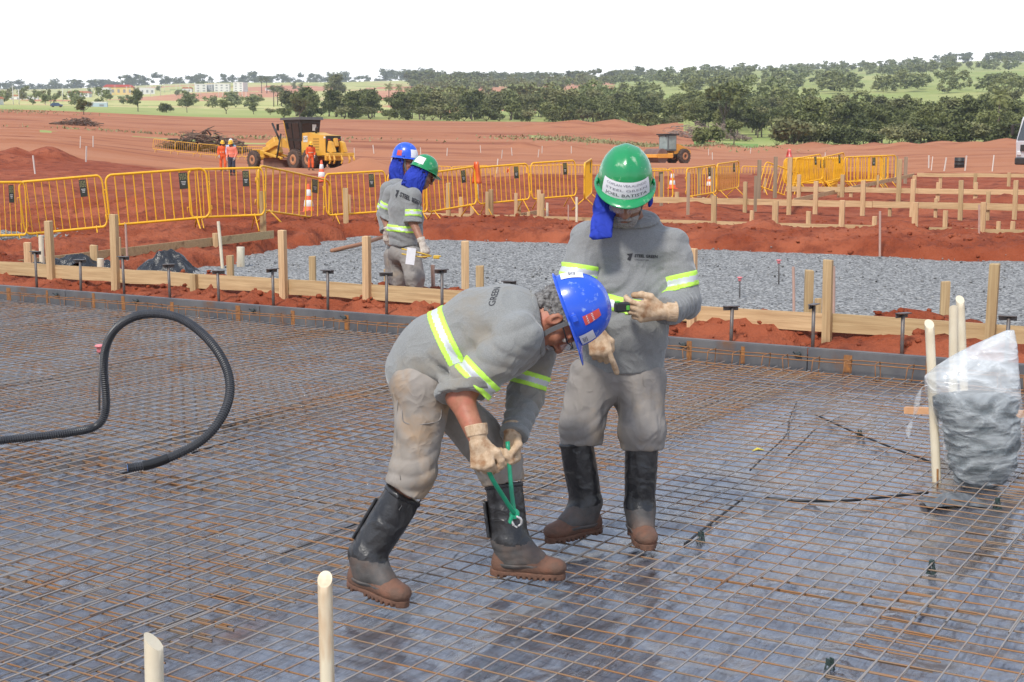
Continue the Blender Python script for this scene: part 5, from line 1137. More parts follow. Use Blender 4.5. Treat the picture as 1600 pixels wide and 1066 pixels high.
def stubble(root, HM, m, hh=.0032, beard=False):
    def fn(p):
        d = head_sdf(p) - .0028 - .003 * n3(p * 170, 6); q = np.abs(p[:, 0])
        a = rc(np.stack([q, p[:, 1], p[:, 2]], -1), (.0, .105, -.053), (.034, .088, -.064), .010, .008)
        if beard: a = np.minimum(a, np.maximum(ell(p, (0, .05, -.085), (.068, .065, .035)), -rc(np.stack([q, p[:, 1], p[:, 2]], -1), (0, .1, -.068), (.024, .09, -.07), .009, .007)))
        return np.maximum(d, a)
    v, f = surface(fn, (-.09, -.02, -.13), (.09, .14, -.03), hh * .8)
    if len(f): o = link('moustache', npmesh(v, f), m, root, smooth=False); o.matrix_world = HM
def eyes(root, HM):
    m = MB()
    for sx in (-1, 1):
        q = Vector((sx * .032, .079, .005)); m.lathe([(0.0001, -.012), (.008, -.009), (.012, 0), (.008, .009), (.0001, .012)], 12, Matrix.Translation(q))
    o = m.build('eyes', eyew, root, smooth=True); o.matrix_world = HM
def neck_cloth(root, HM, h=.006, low=.12, wide=1., left=0.):
    # blue sun cloth hanging behind and beside the neck from under the helmet
    def cloth(p):
        q = p.copy(); z = np.clip(.02 - q[:, 2], 0, 1); q[:, :2] = q[:, :2] / (1 + z * wide)[:, None]
        d = np.abs(ell(q, (0, -.025, -.03), (.105, .118, .30))) - .004; d = d - .012 * folds(p, (1, .3, 0), 14, 3, 3) * np.clip(z * 8, 0, 1)
        return np.maximum(np.maximum(d, p[:, 1] - .02 - .25 * np.clip(-.05 - p[:, 2], 0, 1)), np.maximum(p[:, 2] - .06, -low + left * sstep(.0, -.06, p[:, 0]) - p[:, 2] + .02 * n3(p * 12, 4)))
    v, f = surface(cloth, (-.22, -.26, -.32), (.22, .16, .1), h); nc = link('neck_cloth', npmesh(smooth_v(v, f, 1), f), bluec, root, smooth=True); nc.matrix_world = HM; return nc
# ---------------- the bending worker in the blue helmet
def bender():
    Yc = 5.0; HM = headframe(P(871, 498, 4.97), (.30, -.05, -.95), (.95, -.06, .30))
    nE = P(718, 618, 4.78); nW = P(748, 690, 4.68); fS = P(845, 535, 5.16); fE = P(822, 616, 5.12); fW = P(801, 686, 4.95)
    T = [(P(652, 592, Yc), .172, .125), (P(692, 548, Yc), .176, .138), (P(752, 522, Yc), .180, .162), (P(804, 511, Yc), .186, .146), (P(852, 497, 4.99), .085, .080)]
    k1 = P(646, 735, 4.86); k2 = P(783, 730, 5.07); a1 = P(574, 886, 4.82); a2 = P(800, 862, 5.00)
    sp = dict(label='worker in blue helmet bending over the mesh with green nippers, one forearm bare', h=.0062, lat=(0, 1, 0), torso=T, skin=skin, shirt=shirt_dirty, trousers=trouser_dirty,
        bulge=[(P(742, 565, Yc), (.13, .15, .10)), (P(668, 560, Yc), (.12, .16, .11))],
        arms=[dict(j=(P(812, 524, 4.81), nE, nW), r=(.082, .076, .066), end=(P(713, 618, 4.78), (P(713, 622, 4.78) - P(800, 520, 4.8)) * .6 + (nW - nE) * 2.0), br=[.05, .047, .033], band=(.70, .062), cw=.020),
              dict(j=(fS, fE, fW), r=(.074, .066, .048), end=(fW + (fE - fW) * .06, fW - fE), br=[.045, .04, .03], band=(.72, .055))],
        hem=(P(650, 616, Yc), (-.42, 0, -.90)), collar=(P(844, 497, 4.99), (.97, 0, .16)), neck=P(838, 500, 4.99), head=HM,
        belt=[(P(712, 545, Yc), (.88, 0, .46), .062)],
        folds=[(P(690, 590, 4.85), (.8, 0, .6),   .026, 14, .17), (P(760, 590, 4.9), (.7, 0, -.7), .018, 13, .15), (P(800, 480, 4.85), (.3, 0, 1), .011, 9, .22)],
        pelvis=(P(658, 590, Yc), (.128, .168, .120)), waist=(P(668, 560, Yc), (.7, 0, .7)),
        pockets=[[(628, 640), (632, 660), (660, 663), (686, 657), (690, 640)], [(621, 625), (620, 690), (626, 750)]],
        legs=[dict(hip=P(664, 600, 4.90), knee=k1, cuff=P(631, 766, 4.85), ankle=a1, dir=(.76, -.62, -.10), r=((.094, .106), (.072, .082), (.069, .077)), gtop=P(632, 772, 4.85), seed=1, gw=.070),
              dict(hip=P(690, 605, 5.09), knee=k2, cuff=P(787, 752, 5.06), ankle=a2, dir=(.965, -.25, .0), r=((.092, .105), (.072, .078), (.068, .073)), gtop=P(787, 756, 5.06), seed=5, gw=.066)])
    root, sh, tr = person(sp)
    hat = headgear(root, HM, hel_blue, True, lensm, greyhair, 1.1); stubble(root, HM, stache); eyes(root, HM)
    sticker(hat, 62, 78, .18, .50, redst, lines=[('- - - - -', .5, .10, paper, 0), ('~ ~ ~ ~', .2, .10, paper, 0)])
    sticker(hat, 150, 182, .06, .42, paper, lines=[('DIEGO', .5, .3, ink, 0)])
    sticker(hat, 22, 48, .02, .26, paper, lines=[('DIEGO', .3, .3, ink, 0)])
    M = frame(nW + (nE - nW).normalized() * .0, (P(759, 752, 4.64) - P(748, 690, 4.68)), (-.35, -.9, .15)); hand(root, M, knit, [(62, 78, 45), (68, 80, 45), (70, 82, 45), (72, 82, 45)], h=.0028)
    M = frame(fW, (P(796, 745, 4.84) - P(801, 690, 4.93)), (.55, .80, .1)); hand(root, M, knit, [(48, 70, 40), (55, 75, 40), (58, 78, 40), (60, 80, 40)], mirror=-1, thumb=[(.020, .030, -.006), (.046, .050, -.020), (.074, .046, -.036), (.098, .032, -.044)])
    bv = BVHTree.FromPolygons([q.co for q in sh.data.vertices], [p_.vertices[:] for p_ in sh.data.polygons])
    o = P(771, 452, 5.0); project_text(sh, sh, [('STEEL GREEN', -.02, 0, .036)], bv, o, Vector((.06, -1, .0)), Vector((-.94, 0, .30)), ink) if 0 else project_text(sh, sh, [('GREEN', -.085, 0, .034)], bv, P(776, 452, 4.93), Vector((.10, 1, 0)), Vector((-.97, .1, .18)), ink)
    rebase(root, Vector((P(690, 900, 4.95).x, 4.95, .06)))
    # green tying nippers held in both hands
    gm = mat('green_handle', (.01, .26, .13), (.015, .30, .16), 20, rough=.35); pv = P(804, 803, 4.78); e = empty('tying_nippers', pv, 0, 'green-handled steel tying nippers held by the bending worker', 'nippers')
    A_, B_ = P(760, 728, 4.66), P(793, 690, 4.86)
    m = MB(); m.tube([q - pv for q in spline([A_, P(770, 750, 4.68), P(787, 777, 4.73), pv + Vector((0, -.006, .0))], 5)], .0085, 10); m.build('handle', gm, e, smooth=True)
    m = MB(); m.tube([q - pv for q in spline([B_, P(797, 742, 4.83), P(800, 775, 4.80), pv + Vector((.0, .004, 0))], 5)], .0085, 10); m.build('handle', gm, e, smooth=True)
    m = MB(); m.lathe([(.003, -.014), (.017, -.012), (.019, -.003), (.019, .004), (.016, .012), (.004, .014)], 18, Matrix.Rotation(R(90), 4, 'X')); m.bar((-.008, -.004, 0), (-.018, -.006, -.034), .022, .012, bev=.003); m.build('jaw_block', gm, e, smooth=False)
    m = MB(); m.tube(spline([Vector((.006, -.010, -.006)), Vector((.022, -.010, -.016)), Vector((.024, -.010, -.034)), Vector((.012, -.010, -.044))], 5), [.005] * 10 + [.004] * 5 + [.002], 8); m.tube(spline([Vector((-.012, -.010, -.022)), Vector((-.004, -.012, -.038)), Vector((.010, -.012, -.048))], 5), [.005] * 6 + [.003] * 5, 8); m.build('jaw', mat('bright_steel', (.62, .60, .58), rough=.3, metal=.7), e, smooth=True)
bender()
# ---------------- the standing worker in the green helmet
def pointer():
    Y = 5.68; HM = headframe(P(976, 303, 5.58), (-.04, -.84, -.54), (0, -.54, .84))
    rS, rE, rW = P(920, 374, 5.66), P(896, 458, 5.56), P(931, 519, 5.33); lS, lE, lW = P(1047, 384, 5.67), P(1072, 470, 5.62), P(1034, 487, 5.37)
    T = [(P(970, 588, Y), .187, .130), (P(973, 520, 5.67), .174, .125), (P(980, 450, 5.68), .174, .122), (P(983, 385, 5.70), .195, .120), (P(982, 354, 5.69), .115, .08), (P(980, 326, 5.66), .070, .070)]
    aR, aL = P(914, 802, 5.60), P(1000, 806, 5.56)
    sp = dict(label='worker in green helmet standing with bowed head and pointing down at the mesh', h=.0062, lat=(1, 0, 0), torso=T, skin=skin_d, shirt=shirtm, trousers=trouser,
        bulge=[(P(972, 510, 5.60), (.15, .11, .12))],
        arms=[dict(j=(rS, rE, rW), r=(.078, .066, .048), end=(rW + (rE - rW) * .10, rW - rE), br=[.05, .042, .03], band=(.60, .058), bn=(-.15, -.1, -1)),
              dict(j=(lS, lE, lW), r=(.079, .068, .050), end=(lW + (lE - lW) * .10, lW - lE), br=[.05, .042, .03], band=(.64, .062), bn=(.22, -.1, -1))],
        hem=(P(968, 578, Y), (.02, -.06, -1)), collar=(P(981, 340, 5.65), (0, -.32, .95)), neck=P(981, 345, 5.68), head=HM, fat=1.05,
        belt=[(P(975, 466, 5.66), (.18, -.12, 1), .060)],
        folds=[(P(1035, 450, 5.58), (.8, 0, .6), .022, 11, .17), (P(925, 470, 5.55), (-.6, 0, .8), .020, 12, .15), (P(985, 520, 5.55), (.2, 0, 1), .012, 7, .25), (P(1000, 360, 5.58), (.9, 0, -.3), .013, 10, .16)],
        pelvis=(P(965, 585, Y), (.178, .125, .125)), waist=(P(965, 560, Y), (0, 0, 1)),
        pockets=[[(893, 585), (897, 600), (918, 612), (940, 606)], [(1043, 588), (1030, 600), (1008, 604), (1004, 588)], [(962, 585), (966, 620), (968, 640)]],
        legs=[dict(hip=P(925, 592, Y), knee=P(907, 668, 5.63), cuff=P(907, 694, 5.62), ankle=aR, dir=(-.80, -.58, -.02), r=((.098, .115), (.086, .095), (.086, .090)), gtop=P(900, 688, 5.61), flap=False, seed=11, side=(1, -.1, 0), gw=.068),
              dict(hip=P(1003, 594, Y), knee=P(1003, 672, 5.60), cuff=P(1004, 698, 5.60), ankle=aL, dir=(.08, -1, .0), r=((.100, .115), (.092, .098), (.088, .092)), gtop=P(1003, 694, 5.59), flap=False, seed=15, side=(1, 0, 0), gw=.070)])
    root, sh, tr = person(sp)
    hat = headgear(root, HM, hel_green, True, lensm, None, .62); stubble(root, HM, stache, beard=True); eyes(root, HM)
    sticker(hat, -56, 56, .0, .30, paper, lines=[('COPLAN VEA.ALENDO', .80, .14, inkgrey, 0), ('STEEL GREEN', .52, .13, inkgrey, 0), ('JOEL BATISTA', .20, .22, ink, 0)])
    nc = neck_cloth(root, HM, left=.05)
    c = [P(938, 318, 5.52), P(933, 345, 5.46), P(937, 368, 5.44)]   # its near corner lies over the right shoulder
    def flap(p):
        d = ec(p, P(945, 312, 5.58), P(939, 372, 5.46), (1, .3, 0), (.035, .022), (.046, .020)); d = smin(d, ec(p, P(950, 300, 5.60), P(945, 330, 5.55), (1, .4, 0), (.03, .03), (.04, .03)), .03); d = d - .008 * folds(p, (1, .2, .15), 26, 4, 31); return np.maximum(d, plane(p, P(938, 374, 5.45), (.12, 0, -1)))
    nb(nc, 'hanging_flap', flap, *bounds(c, .12), .005, bluec).matrix_world = Matrix()
    M = frame(rW, P(941, 560, 5.29) - P(931, 522, 5.33), (-.15, -.9, .35)); hand(root, M, knit, [(12, 10, 6), (62, 85, 40), (70, 88, 40), (74, 88, 40)], thumb=[(.020, .026, -.008), (.048, .046, -.020), (.074, .040, -.036), (.094, .024, -.044)])
    M = frame(lW, (-.97, -.16, .02), (-.12, -.92, -.25)); hand(root, M, knit, [(28, 40, 25), (34, 46, 28), (40, 52, 30), (48, 58, 30)], mirror=-1, thumb=[(.020, .030, -.006), (.050, .056, -.012), (.082, .062, -.026), (.108, .052, -.044)])
    bv = BVHTree.FromPolygons([q.co for q in sh.data.vertices], [p_.vertices[:] for p_ in sh.data.polygons])
    em = ([(-.030, .012), (-.004, .016), (-.012, -.016), (-.026, -.010), (-.018, .004)], [(0, 1, 4), (4, 1, 2), (4, 2, 3)])
    project_text(sh, sh, [('STEEL GREEN', .004, .006, .0165, .0006), ('CONSTRUTORA', .004, -.010, .0085), em], bv, P(992, 404, 5.5), Vector((1, 0, -.06)), Vector((.06, .0, 1)), ink, .002)
    rebase(root, Vector((P(955, 850, 5.6).x, 5.6, .06)))
    c = P(972, 480, 5.27); m = MB(); e = empty('measuring_device', c, R(20), 'small black device with green trim held against the belly by the standing worker', 'device')
    m.box((0, 0, 0), (.062, .030, .038), bev=.006); m.build('casing', mat('black_rubber', (.02, .022, .022), rough=.45), e)
    m = MB(); m.box((.018, -.0165, -.002), (.014, .004, .018), bev=.0015); m.box((-.02, 0, .021), (.018, .022, .006), bev=.002); m.build('trim', mat('green_trim', (.10, .40, .05), rough=.4), e)
pointer()

# ---------------- the two workers on the gravel behind
def rear():
    g = .03
    def mk(label, Y, lat, T, arms, HM, neck, legs, pelvis, hem, collar, belt, hm, glass, sk):
        sp = dict(label=label, h=.0125, sh=.012, hh=.007, bh=.016, lat=lat, torso=T, skin=sk, shirt=shirtm, trousers=trouser, arms=arms, hem=(hem, (0, 0, -1)), collar=collar, neck=neck, head=HM, belt=belt, pelvis=pelvis, waist=(hem + Vector((0, 0, .06)), (0, 0, 1)), rib=0,
            folds=[(T[1][0], (.5, 0, .8), .02, 9, .25)], legs=legs, group='workers standing on the gravel')
        root, sh, tr = person(sp); hat = headgear(root, HM, hm, True, glass, None, .8); neck_cloth(root, HM, .010, .21, 1.0); return root, sh, hat
    Y = 13.4; lat = Vector((.62, -.78, 0))
    rS, rE, rW = P(646, 306, 13.25), P(645, 346, 13.2), P(660, 381, 13.05); lS, lE, lW = P(613, 302, 13.62), P(601, 338, 13.65), P(608, 363, 13.45)
    T = [(P(630, 392, Y), .175, .125), (P(630, 358, Y), .17, .125), (P(632, 325, Y), .185, .135), (P(634, 303, Y), .19, .12), (P(646, 284, Y), .075, .075)]
    HM = headframe(P(661, 274, Y), (.82, .28, -.48), (.42, .2, .86))
    an = lambda u, y, v=470: Vector((P(u, v, y).x, y, g + .092))
    legs = [dict(hip=P(623, 398, 13.5), knee=P(624, 432, 13.5), cuff=P(622, 446, 13.5), ankle=an(622, 13.55), dir=(.8, .5, 0), r=((.10, .11), (.085, .09), (.08, .085)), gtop=P(622, 446, 13.5), flap=False, side=lat, gw=.066),
            dict(hip=P(641, 398, 13.3), knee=P(648, 434, 13.2), cuff=P(647, 449, 13.2), ankle=an(648, 13.25), dir=(.8, .4, 0), r=((.105, .115), (.09, .095), (.085, .09)), gtop=P(647, 449, 13.2), flap=False, side=lat, gw=.066)]
    root, sh, hat = mk('rear worker in green helmet seen from behind, holding yellow nippers', Y, lat, T,
        [dict(j=(rS, rE, rW), r=(.085, .078, .06), end=(rE + Vector((0, 0, -.015)), rE - rS), br=[.048, .044, .034], band=(.70, .07), cw=.02), dict(j=(lS, lE, lW), r=(.085, .075, .06), end=(lE + Vector((0, 0, .0)), lE - lS), br=[.048, .044, .034], band=(.55, .07), cw=.02)],
        HM, P(648, 288, Y), legs, (P(631, 395, Y), (.15, .12, .12)), P(630, 384, Y), (P(645, 287, Y), (.5, .1, .85)), [(P(632, 357, Y), (.06, 0, 1), .07)], hel_green, darkl, skin_d)
    sticker(hat, 115, 165, .10, .45, paper)
    M = frame(rW, Vector((.3, -.25, -.9)), (.5, -.8, .2)); hand(root, M, knit_w, [(40, 60, 40)] * 4, h=.007)
    M = frame(lW, Vector((.3, .1, -.9)), (-.6, -.6, .2)); hand(root, M, knit_w, [(30, 50, 30)] * 4, mirror=-1, h=.007)
    bv = BVHTree.FromPolygons([q.co for q in sh.data.vertices], [p_.vertices[:] for p_ in sh.data.polygons])
    em = ([(-.06, .03), (-.01, .04), (-.025, -.04), (-.05, -.02), (-.035, .01)], [(0, 1, 4), (4, 1, 2), (4, 2, 3)])
    rt = Vector((.80, -.60, -.32)); project_text(sh, sh, [('STEEL GREEN', .01, .008, .058, .002), em], bv, P(617, 302, 13.2), rt, Vector((.3, .1, 1)), ink, .006)
    rebase(root, Vector((P(636, 470, Y).x, Y, g)))
    c = P(668, 397, 12.98); e = empty('yellow_nippers', c, 0, 'yellow-handled nippers and a white tag held by the rear worker in green', 'nippers'); ym = mat('yellow_handle', (.62, .40, .05), rough=.4)
    for dz, du in ((.018, .0), (-.035, .004)): m = MB(); m.tube([Vector((.04, 0, -.02)), Vector((-.06, .0, dz * .7 - .005)), Vector((-.25, .03, dz + .03 + du))], .0075, 6); m.build('handle', ym, e, smooth=True)
    m = MB(); m.box((.085, 0, -.03), (.06, .03, .035), bev=.006); m.box((.115, 0, -.022), (.03, .02, .012), bev=.003); m.build('head', ym, e); m = MB(); m.box((-.16, -.02, -.02), (.085, .004, .16), Matrix.Rotation(R(8), 4, 'Y')); m.build('paper_tag', paper, e)
    # blue helmet, half hidden behind
    Y = 14.1; lat = Vector((.30, .95, 0))
    rS, rE, rW = P(607, 296, 13.92), P(600, 336, 13.95), P(603, 362, 13.85); lS, lE, lW = P(641, 297, 14.3), P(650, 340, 14.35), P(652, 372, 14.3)
    T = [(P(624, 392, Y), .17, .125), (P(622, 350, Y), .165, .125), (P(623, 318, Y), .18, .13), (P(625, 294, Y), .185, .12), (P(630, 275, Y), .075, .07)]
    HM = headframe(P(634, 254, Y), (.93, -.30, -.14), (.12, 0, 1))
    legs = [dict(hip=P(616, 398, 13.95), knee=P(616, 428, 13.95), cuff=P(619, 440, 13.95), ankle=an(617, 13.95), dir=(.9, -.3, 0), r=((.10, .11), (.085, .09), (.08, .085)), gtop=P(618, 440, 13.95), flap=False, side=lat, gw=.066),
            dict(hip=P(634, 398, 14.25), knee=P(640, 430, 14.25), cuff=P(640, 444, 14.25), ankle=an(640, 14.3), dir=(.9, -.2, 0), r=((.10, .11), (.085, .09), (.08, .085)), gtop=P(640, 444, 14.25), flap=False, side=lat, gw=.066)]
    root, sh, hat = mk('rear worker in blue helmet and sunglasses with white gloves, half hidden', Y, lat, T,
        [dict(j=(rS, rE, rW), r=(.085, .074, .055), end=(rW, rW - rE), br=[.048, .044, .034], band=(.70, .07), cw=.02), dict(j=(lS, lE, lW), r=(.085, .075, .055), end=(lW, lW - lE), br=[.048, .044, .034], band=(.70, .07), cw=.02)],
        HM, P(631, 278, Y), legs, (P(625, 395, Y), (.15, .12, .12)), P(624, 386, Y), (P(630, 279, Y), (.2, 0, .95)), [(P(622, 352, Y), (0, 0, 1), .07)], hel_blue, darkl, skin)
    sticker(hat, -2, 46, .02, .38, paper); sticker(hat, 88, 112, .06, .30, redst)
    M = frame(rW, Vector((.12, -.1, -1)), (-.5, -.8, 0)); hand(root, M, knit_w, [(25, 40, 30)] * 4, h=.007)
    M = frame(lW, Vector((.12, -.1, -1)), (.5, .8, 0)); hand(root, M, knit_w, [(25, 40, 30)] * 4, mirror=-1, h=.008)
    rebase(root, Vector((P(628, 470, Y).x, Y, g)))
rear()
# ---------------- small figures by the grader
orange = mat('orange_overall', (.78, .13, .03), (.70, .10, .025), 8, rough=.85); tealc = mat('teal_shirt', (.10, .42, .46), rough=.85); pinkv = mat('orange_pink_vest', (.80, .22, .14), rough=.8); navy = mat('navy_trousers', (.04, .045, .07), rough=.9); palesh = mat('pale_blue_shirt', (.42, .50, .66), rough=.85)
hel_y = mat('yellow_helmet', (.80, .45, .03), rough=.35); hel_w = mat('white_helmet', (.78, .78, .78), rough=.35)
def farman(u, vf, vt, f, shirt, trs, hm, label, bend=0., cloth=None, ty=None):
    lo, hi = 20., 140.
    hpx = vf - vt; Y = ty or 1.68 * 2134 / hpx
    p = P(u, vf, Y); gz_ = ground_z(p.x, p.y); f = Vector(f).normalized(); r = f.cross(Vector((0, 0, 1))); base = Vector((p.x, p.y, gz_)); O = lambda a, b, z: base + r * a + f * (b + bend * max(0, z - .8)) + Vector((0, 0, z * (1 - bend * .12)))
    T = [(O(0, 0, .93), .16, .115), (O(0, 0, 1.10), .155, .115), (O(0, 0, 1.28), .18, .12), (O(0, 0, 1.36), .18, .10), (O(0, .0, 1.46), .06, .06)]
    HM = headframe(O(0, .03, 1.55), f + Vector((0, 0, -.25 - bend * .4)), (0, 0, 1)); st = rng.uniform(-.12, .12)
    arms = [dict(j=(O(s_ * .20, 0, 1.36), O(s_ * .25, -.03, 1.10), O(s_ * .22, .12, .90)), r=(.07, .06, .05), end=(O(s_ * .22, .12, .90), Vector((0, 0, -1))), br=[.045, .04, .03], cuff=0) for s_ in (-1, 1)]
    legs = [dict(hip=O(s_ * .09, 0, .86), knee=O(s_ * .11, .03 + s_ * st, .48), cuff=O(s_ * .11, s_ * st, .16), ankle=O(s_ * .11, s_ * st, .092), dir=f + r * s_ * .2, r=((.09, .09), (.075, .08), (.07, .075)), guard=0, side=r) for s_ in (-1, 1)]
    sp = dict(label=label, h=.03, sh=.022, hh=.014, bh=.028, lat=r, torso=T, skin=skin_d, shirt=shirt, trousers=trs, arms=arms, hem=(O(0, 0, .86), (0, 0, -1)), collar=(O(0, 0, 1.45), (0, 0, 1)), neck=O(0, 0, 1.44), head=HM, belt=[(O(0, 0, 1.08), (0, 0, 1), .06)], pelvis=(O(0, 0, .9), (.14, .12, .12)), waist=(O(0, 0, .95), (0, 0, 1)), rib=0, legs=legs)
    root, sh, tr = person(sp); hat = helmet(root, HM, hm, .8, False)
    if cloth: neck_cloth(root, HM, .02, .2, 1.4).data.materials[0] = cloth
    for A, s_ in zip(arms, (-1, 1)): hand(root, frame(A['j'][2], Vector((0, 0, -1)) + f * .3, r * s_), knit_w, [(20, 40, 30)] * 4, mirror=s_, h=.012, cuff=False)
    rebase(root, base)
farman(349, 275, 228, (.3, -.9, 0), orange, orange, hel_y, 'distant worker in full orange overalls and yellow helmet, left of the pair', cloth=navy)
farman(363.5, 277, 234, (-.3, -.9, 0), pinkv, navy, hel_y, 'distant worker in orange vest and dark trousers beside the orange overalls', bend=.06, cloth=tealc, ty=66)
farman(362, 270, 221, (.2, -1, 0), palesh, navy, hel_w, 'distant worker in white helmet and pale blue shirt behind the other two')
farman(486, 274, 239, (.3, -.9, 0), orange, orange, hel_y, 'distant worker in orange overalls working beside the rear wheels of the grader', bend=.16, cloth=navy, ty=82)
# ------------------------------------------------------------------ barriers, cones, machines
yel = mat('yellow_barrier_paint', (.85, .46, .015), (.78, .40, .012), 12, rough=.45, c3=(.50, .22, .03), s3=5, f3=(.66, .74)); plate = mat('dark_plate', (.03, .035, .025), rough=.5); platey = mat('plate_print', (.40, .36, .16), (.22, .22, .10), 90, rough=.6); platew = mat('plate_lettering', (.6, .6, .58), rough=.6)
BAR = {}
def barrier(L, Rr, label, side=1, sign=.72, group='yellow crowd barriers', hooks=1, H=1.1, deco=True, nb_=10):
    L, Rr = Vector(L), Vector(Rr); W = (Rr - L).length; x = (Rr - L).normalized(); z = Vector((0, 0, 1)); z = (z - x * z.dot(x)).normalized(); y = z.cross(x)
    M = Matrix((x, y, z)).transposed().to_4x4(); M.translation = L.lerp(Rr, .5); key = (deco, nb_)
    if key not in BAR:
        e = empty('crowd_barrier', (0, 0, 0)); w2 = 1.; r_ = .13; z0, z1 = .26, 1.08; pts = []
        for cx, cz, a0 in ((w2 - r_, z1 - r_, 0), (-w2 + r_, z1 - r_, 90), (-w2 + r_, z0 + r_, 180), (w2 - r_, z0 + r_, 270)):
            for k in range(7): an = R(a0 + 90 * k / 6); pts.append((cx + r_ * math.cos(an), 0, cz + r_ * math.sin(an)))
        m = MB(); m.tube(pts, .021, 8, closed=True); m.build('frame', yel, e, smooth=True)
        for k in range(nb_):
            xx = -w2 + 2 * w2 * (k + 1) / (nb_ + 1); m = MB(); m.tube([(xx, 0, z0), (xx, 0, z1)], .0125, 6, cap=False); m.build('bar', yel, e, smooth=True)
        for sx in (-1, 1):
            m = MB(); xx = sx * w2 * .72; m.tube([(xx, -.30, 0), (xx, 0, z0 + .02), (xx, .30, 0)], .016, 6); m.build('leg', yel, e, smooth=True)
        if deco:
            m = MB(); m.box((.52, -.014, .90), (.17, .006, .27), bev=.002); p_ = m.build('sign_plate', plate, e)
            m = MB()
            for i in range(4):
                for j in range(4): m.box((.463 + .038 * i, -.0185, .93 + .026 * j), (.024, .002, .013), Matrix.Rotation(R(40 if (i + j) % 2 else -40), 4, 'Y'))
            m.build('emblem', platey, p_); m = MB()
            for q in range(3): m.box((.52, -.0185, .885 - .024 * q), (.10 - .02 * q, .002, .009))
            m.build('lettering', platew, p_)
            for zz in (.44, .84): m = MB(); m.tube([(-1.0, 0, zz), (-1.07, 0, zz), (-1.075, 0, zz - .10)], .010, 6); m.build('hook', yel, e, smooth=True); m = MB(); m.tube([(1.0, 0, zz - .05), (1.05, 0, zz - .05), (1.05, 0, zz + .01), (1.0, 0, zz + .01)], .009, 6); m.build('loop', yel, e, smooth=True)
        BAR[key] = e; first = True
        o = e
    else: o = dup(BAR[key])
    o.matrix_world = M @ Matrix.Diagonal((W / 2 * (-1 if side < 0 else 1), 1 if side > 0 else -1, H / 1.1, 1)); return tag(o, label, 'barrier', group)
def bar_uv(uL, vL, YL, uR, vR, YR, label, **k): return barrier(P(uL, vL, YL), P(uR, vR, YR), label, **k)
bar_uv(-48, 396, 20.8, 44, 393, 21.2, 'yellow barrier cut off by the left photo edge')
bar_uv(43, 392, 21.4, 172, 379, 21.8, 'yellow barrier second from the left, sloping up to the right')
bar_uv(175, 377, 22.3, 331, 363, 23.0, 'long yellow barrier third from the left with dark plate')
bar_uv(299, 364, 23.3, 415, 359, 23.8, 'yellow barrier overlapping its left neighbour below the pair of orange workers')
bar_uv(403, 350, 25.0, 514, 363, 28.5, 'yellow barrier tilted down to the right in front of a cone')
bar_uv(512, 357, 27.2, 606, 350, 27.8, 'yellow barrier left of the rear workers')
bar_uv(608, 354, 28.2, 668, 350, 28.8, 'yellow barrier mostly hidden behind the two rear workers')
bar_uv(668, 351, 28.9, 746, 337, 30.0, 'yellow barrier with the orange flag at its right end')
bar_uv(748, 337, 30.8, 829, 329, 31.4, 'yellow barrier just right of the orange flag')
bar_uv(832, 329, 31.3, 901, 323, 31.9, 'yellow barrier second right of the orange flag, with bent legs')
bar_uv(913, 330, 30.9, 924, 318, 33.2, 'yellow barrier seen edge-on left of the standing worker')
bar_uv(972, 328, 38.5, 1051, 325, 39.2, 'yellow barrier behind the shoulder of the standing worker')
bar_uv(1073, 322, 39.6, 1119, 314, 41.0, 'yellow barrier enclosing a cone on the right')
bar_uv(1120, 313, 41.0, 1154, 306, 42.6, 'yellow barrier joined at an angle beside the cone on the right')
bar_uv(1183, 303, 44.0, 1236, 322, 44.6, 'yellow barrier tipped down to the right among tall stakes')
for k in range(9):
    bar_uv(1224 + k * 2.0, 299 - k * .5, 45.6 + k * .30, 1302 + k * 1.7, 298 - k * .5, 46.2 + k * .30, 'yellow barrier standing in the tight stack on the right', group='stacked yellow barriers', deco=(k < 2))
bar_uv(1246, 300, 44.4, 1286, 292, 45.0, 'yellow barrier leaning in front of the stack, left one'); bar_uv(1287, 298, 44.6, 1320, 289, 45.6, 'yellow barrier leaning in front of the stack, right one')
for k, (a, b) in enumerate(((1318, 1378), (1322, 1386), (1338, 1376), (1334, 1399))):
    bar_uv(a, 297 - k, 45.2 + k * .6, b, 294 - k, 46.2 + k * .6, ['front yellow barrier of the loose row right of the stack', 'second yellow barrier of the loose row right of the stack', 'third yellow barrier of the loose row right of the stack', 'rear yellow barrier of the loose row right of the stack'][k], deco=k == 0)
def ground_pt(u, y, dz=0.): p = P(u, 500, y); return Vector((p.x, p.y, ground_z(p.x, p.y) + dz))
for k in range(5): barrier(ground_pt(248 + k * 34.5, 112), ground_pt(281 + k * 34.5, 112), 'distant yellow barrier in the row left of the grader', group='far row of barriers left of the grader', deco=False)
for k in range(5): a = 650 + k * 58; barrier(ground_pt(a, 74, -.62), ground_pt(a + 56, 74, -.62), 'far yellow barrier showing only its top above the soil, centre', group='far sunken barriers at the centre', deco=False)
for k in range(4): a = 985 + k * 56; barrier(ground_pt(a, 74, -.72), ground_pt(a + 54, 74, -.72), 'far yellow barrier showing only its top above the soil, right', group='far sunken barriers at the right', deco=False)
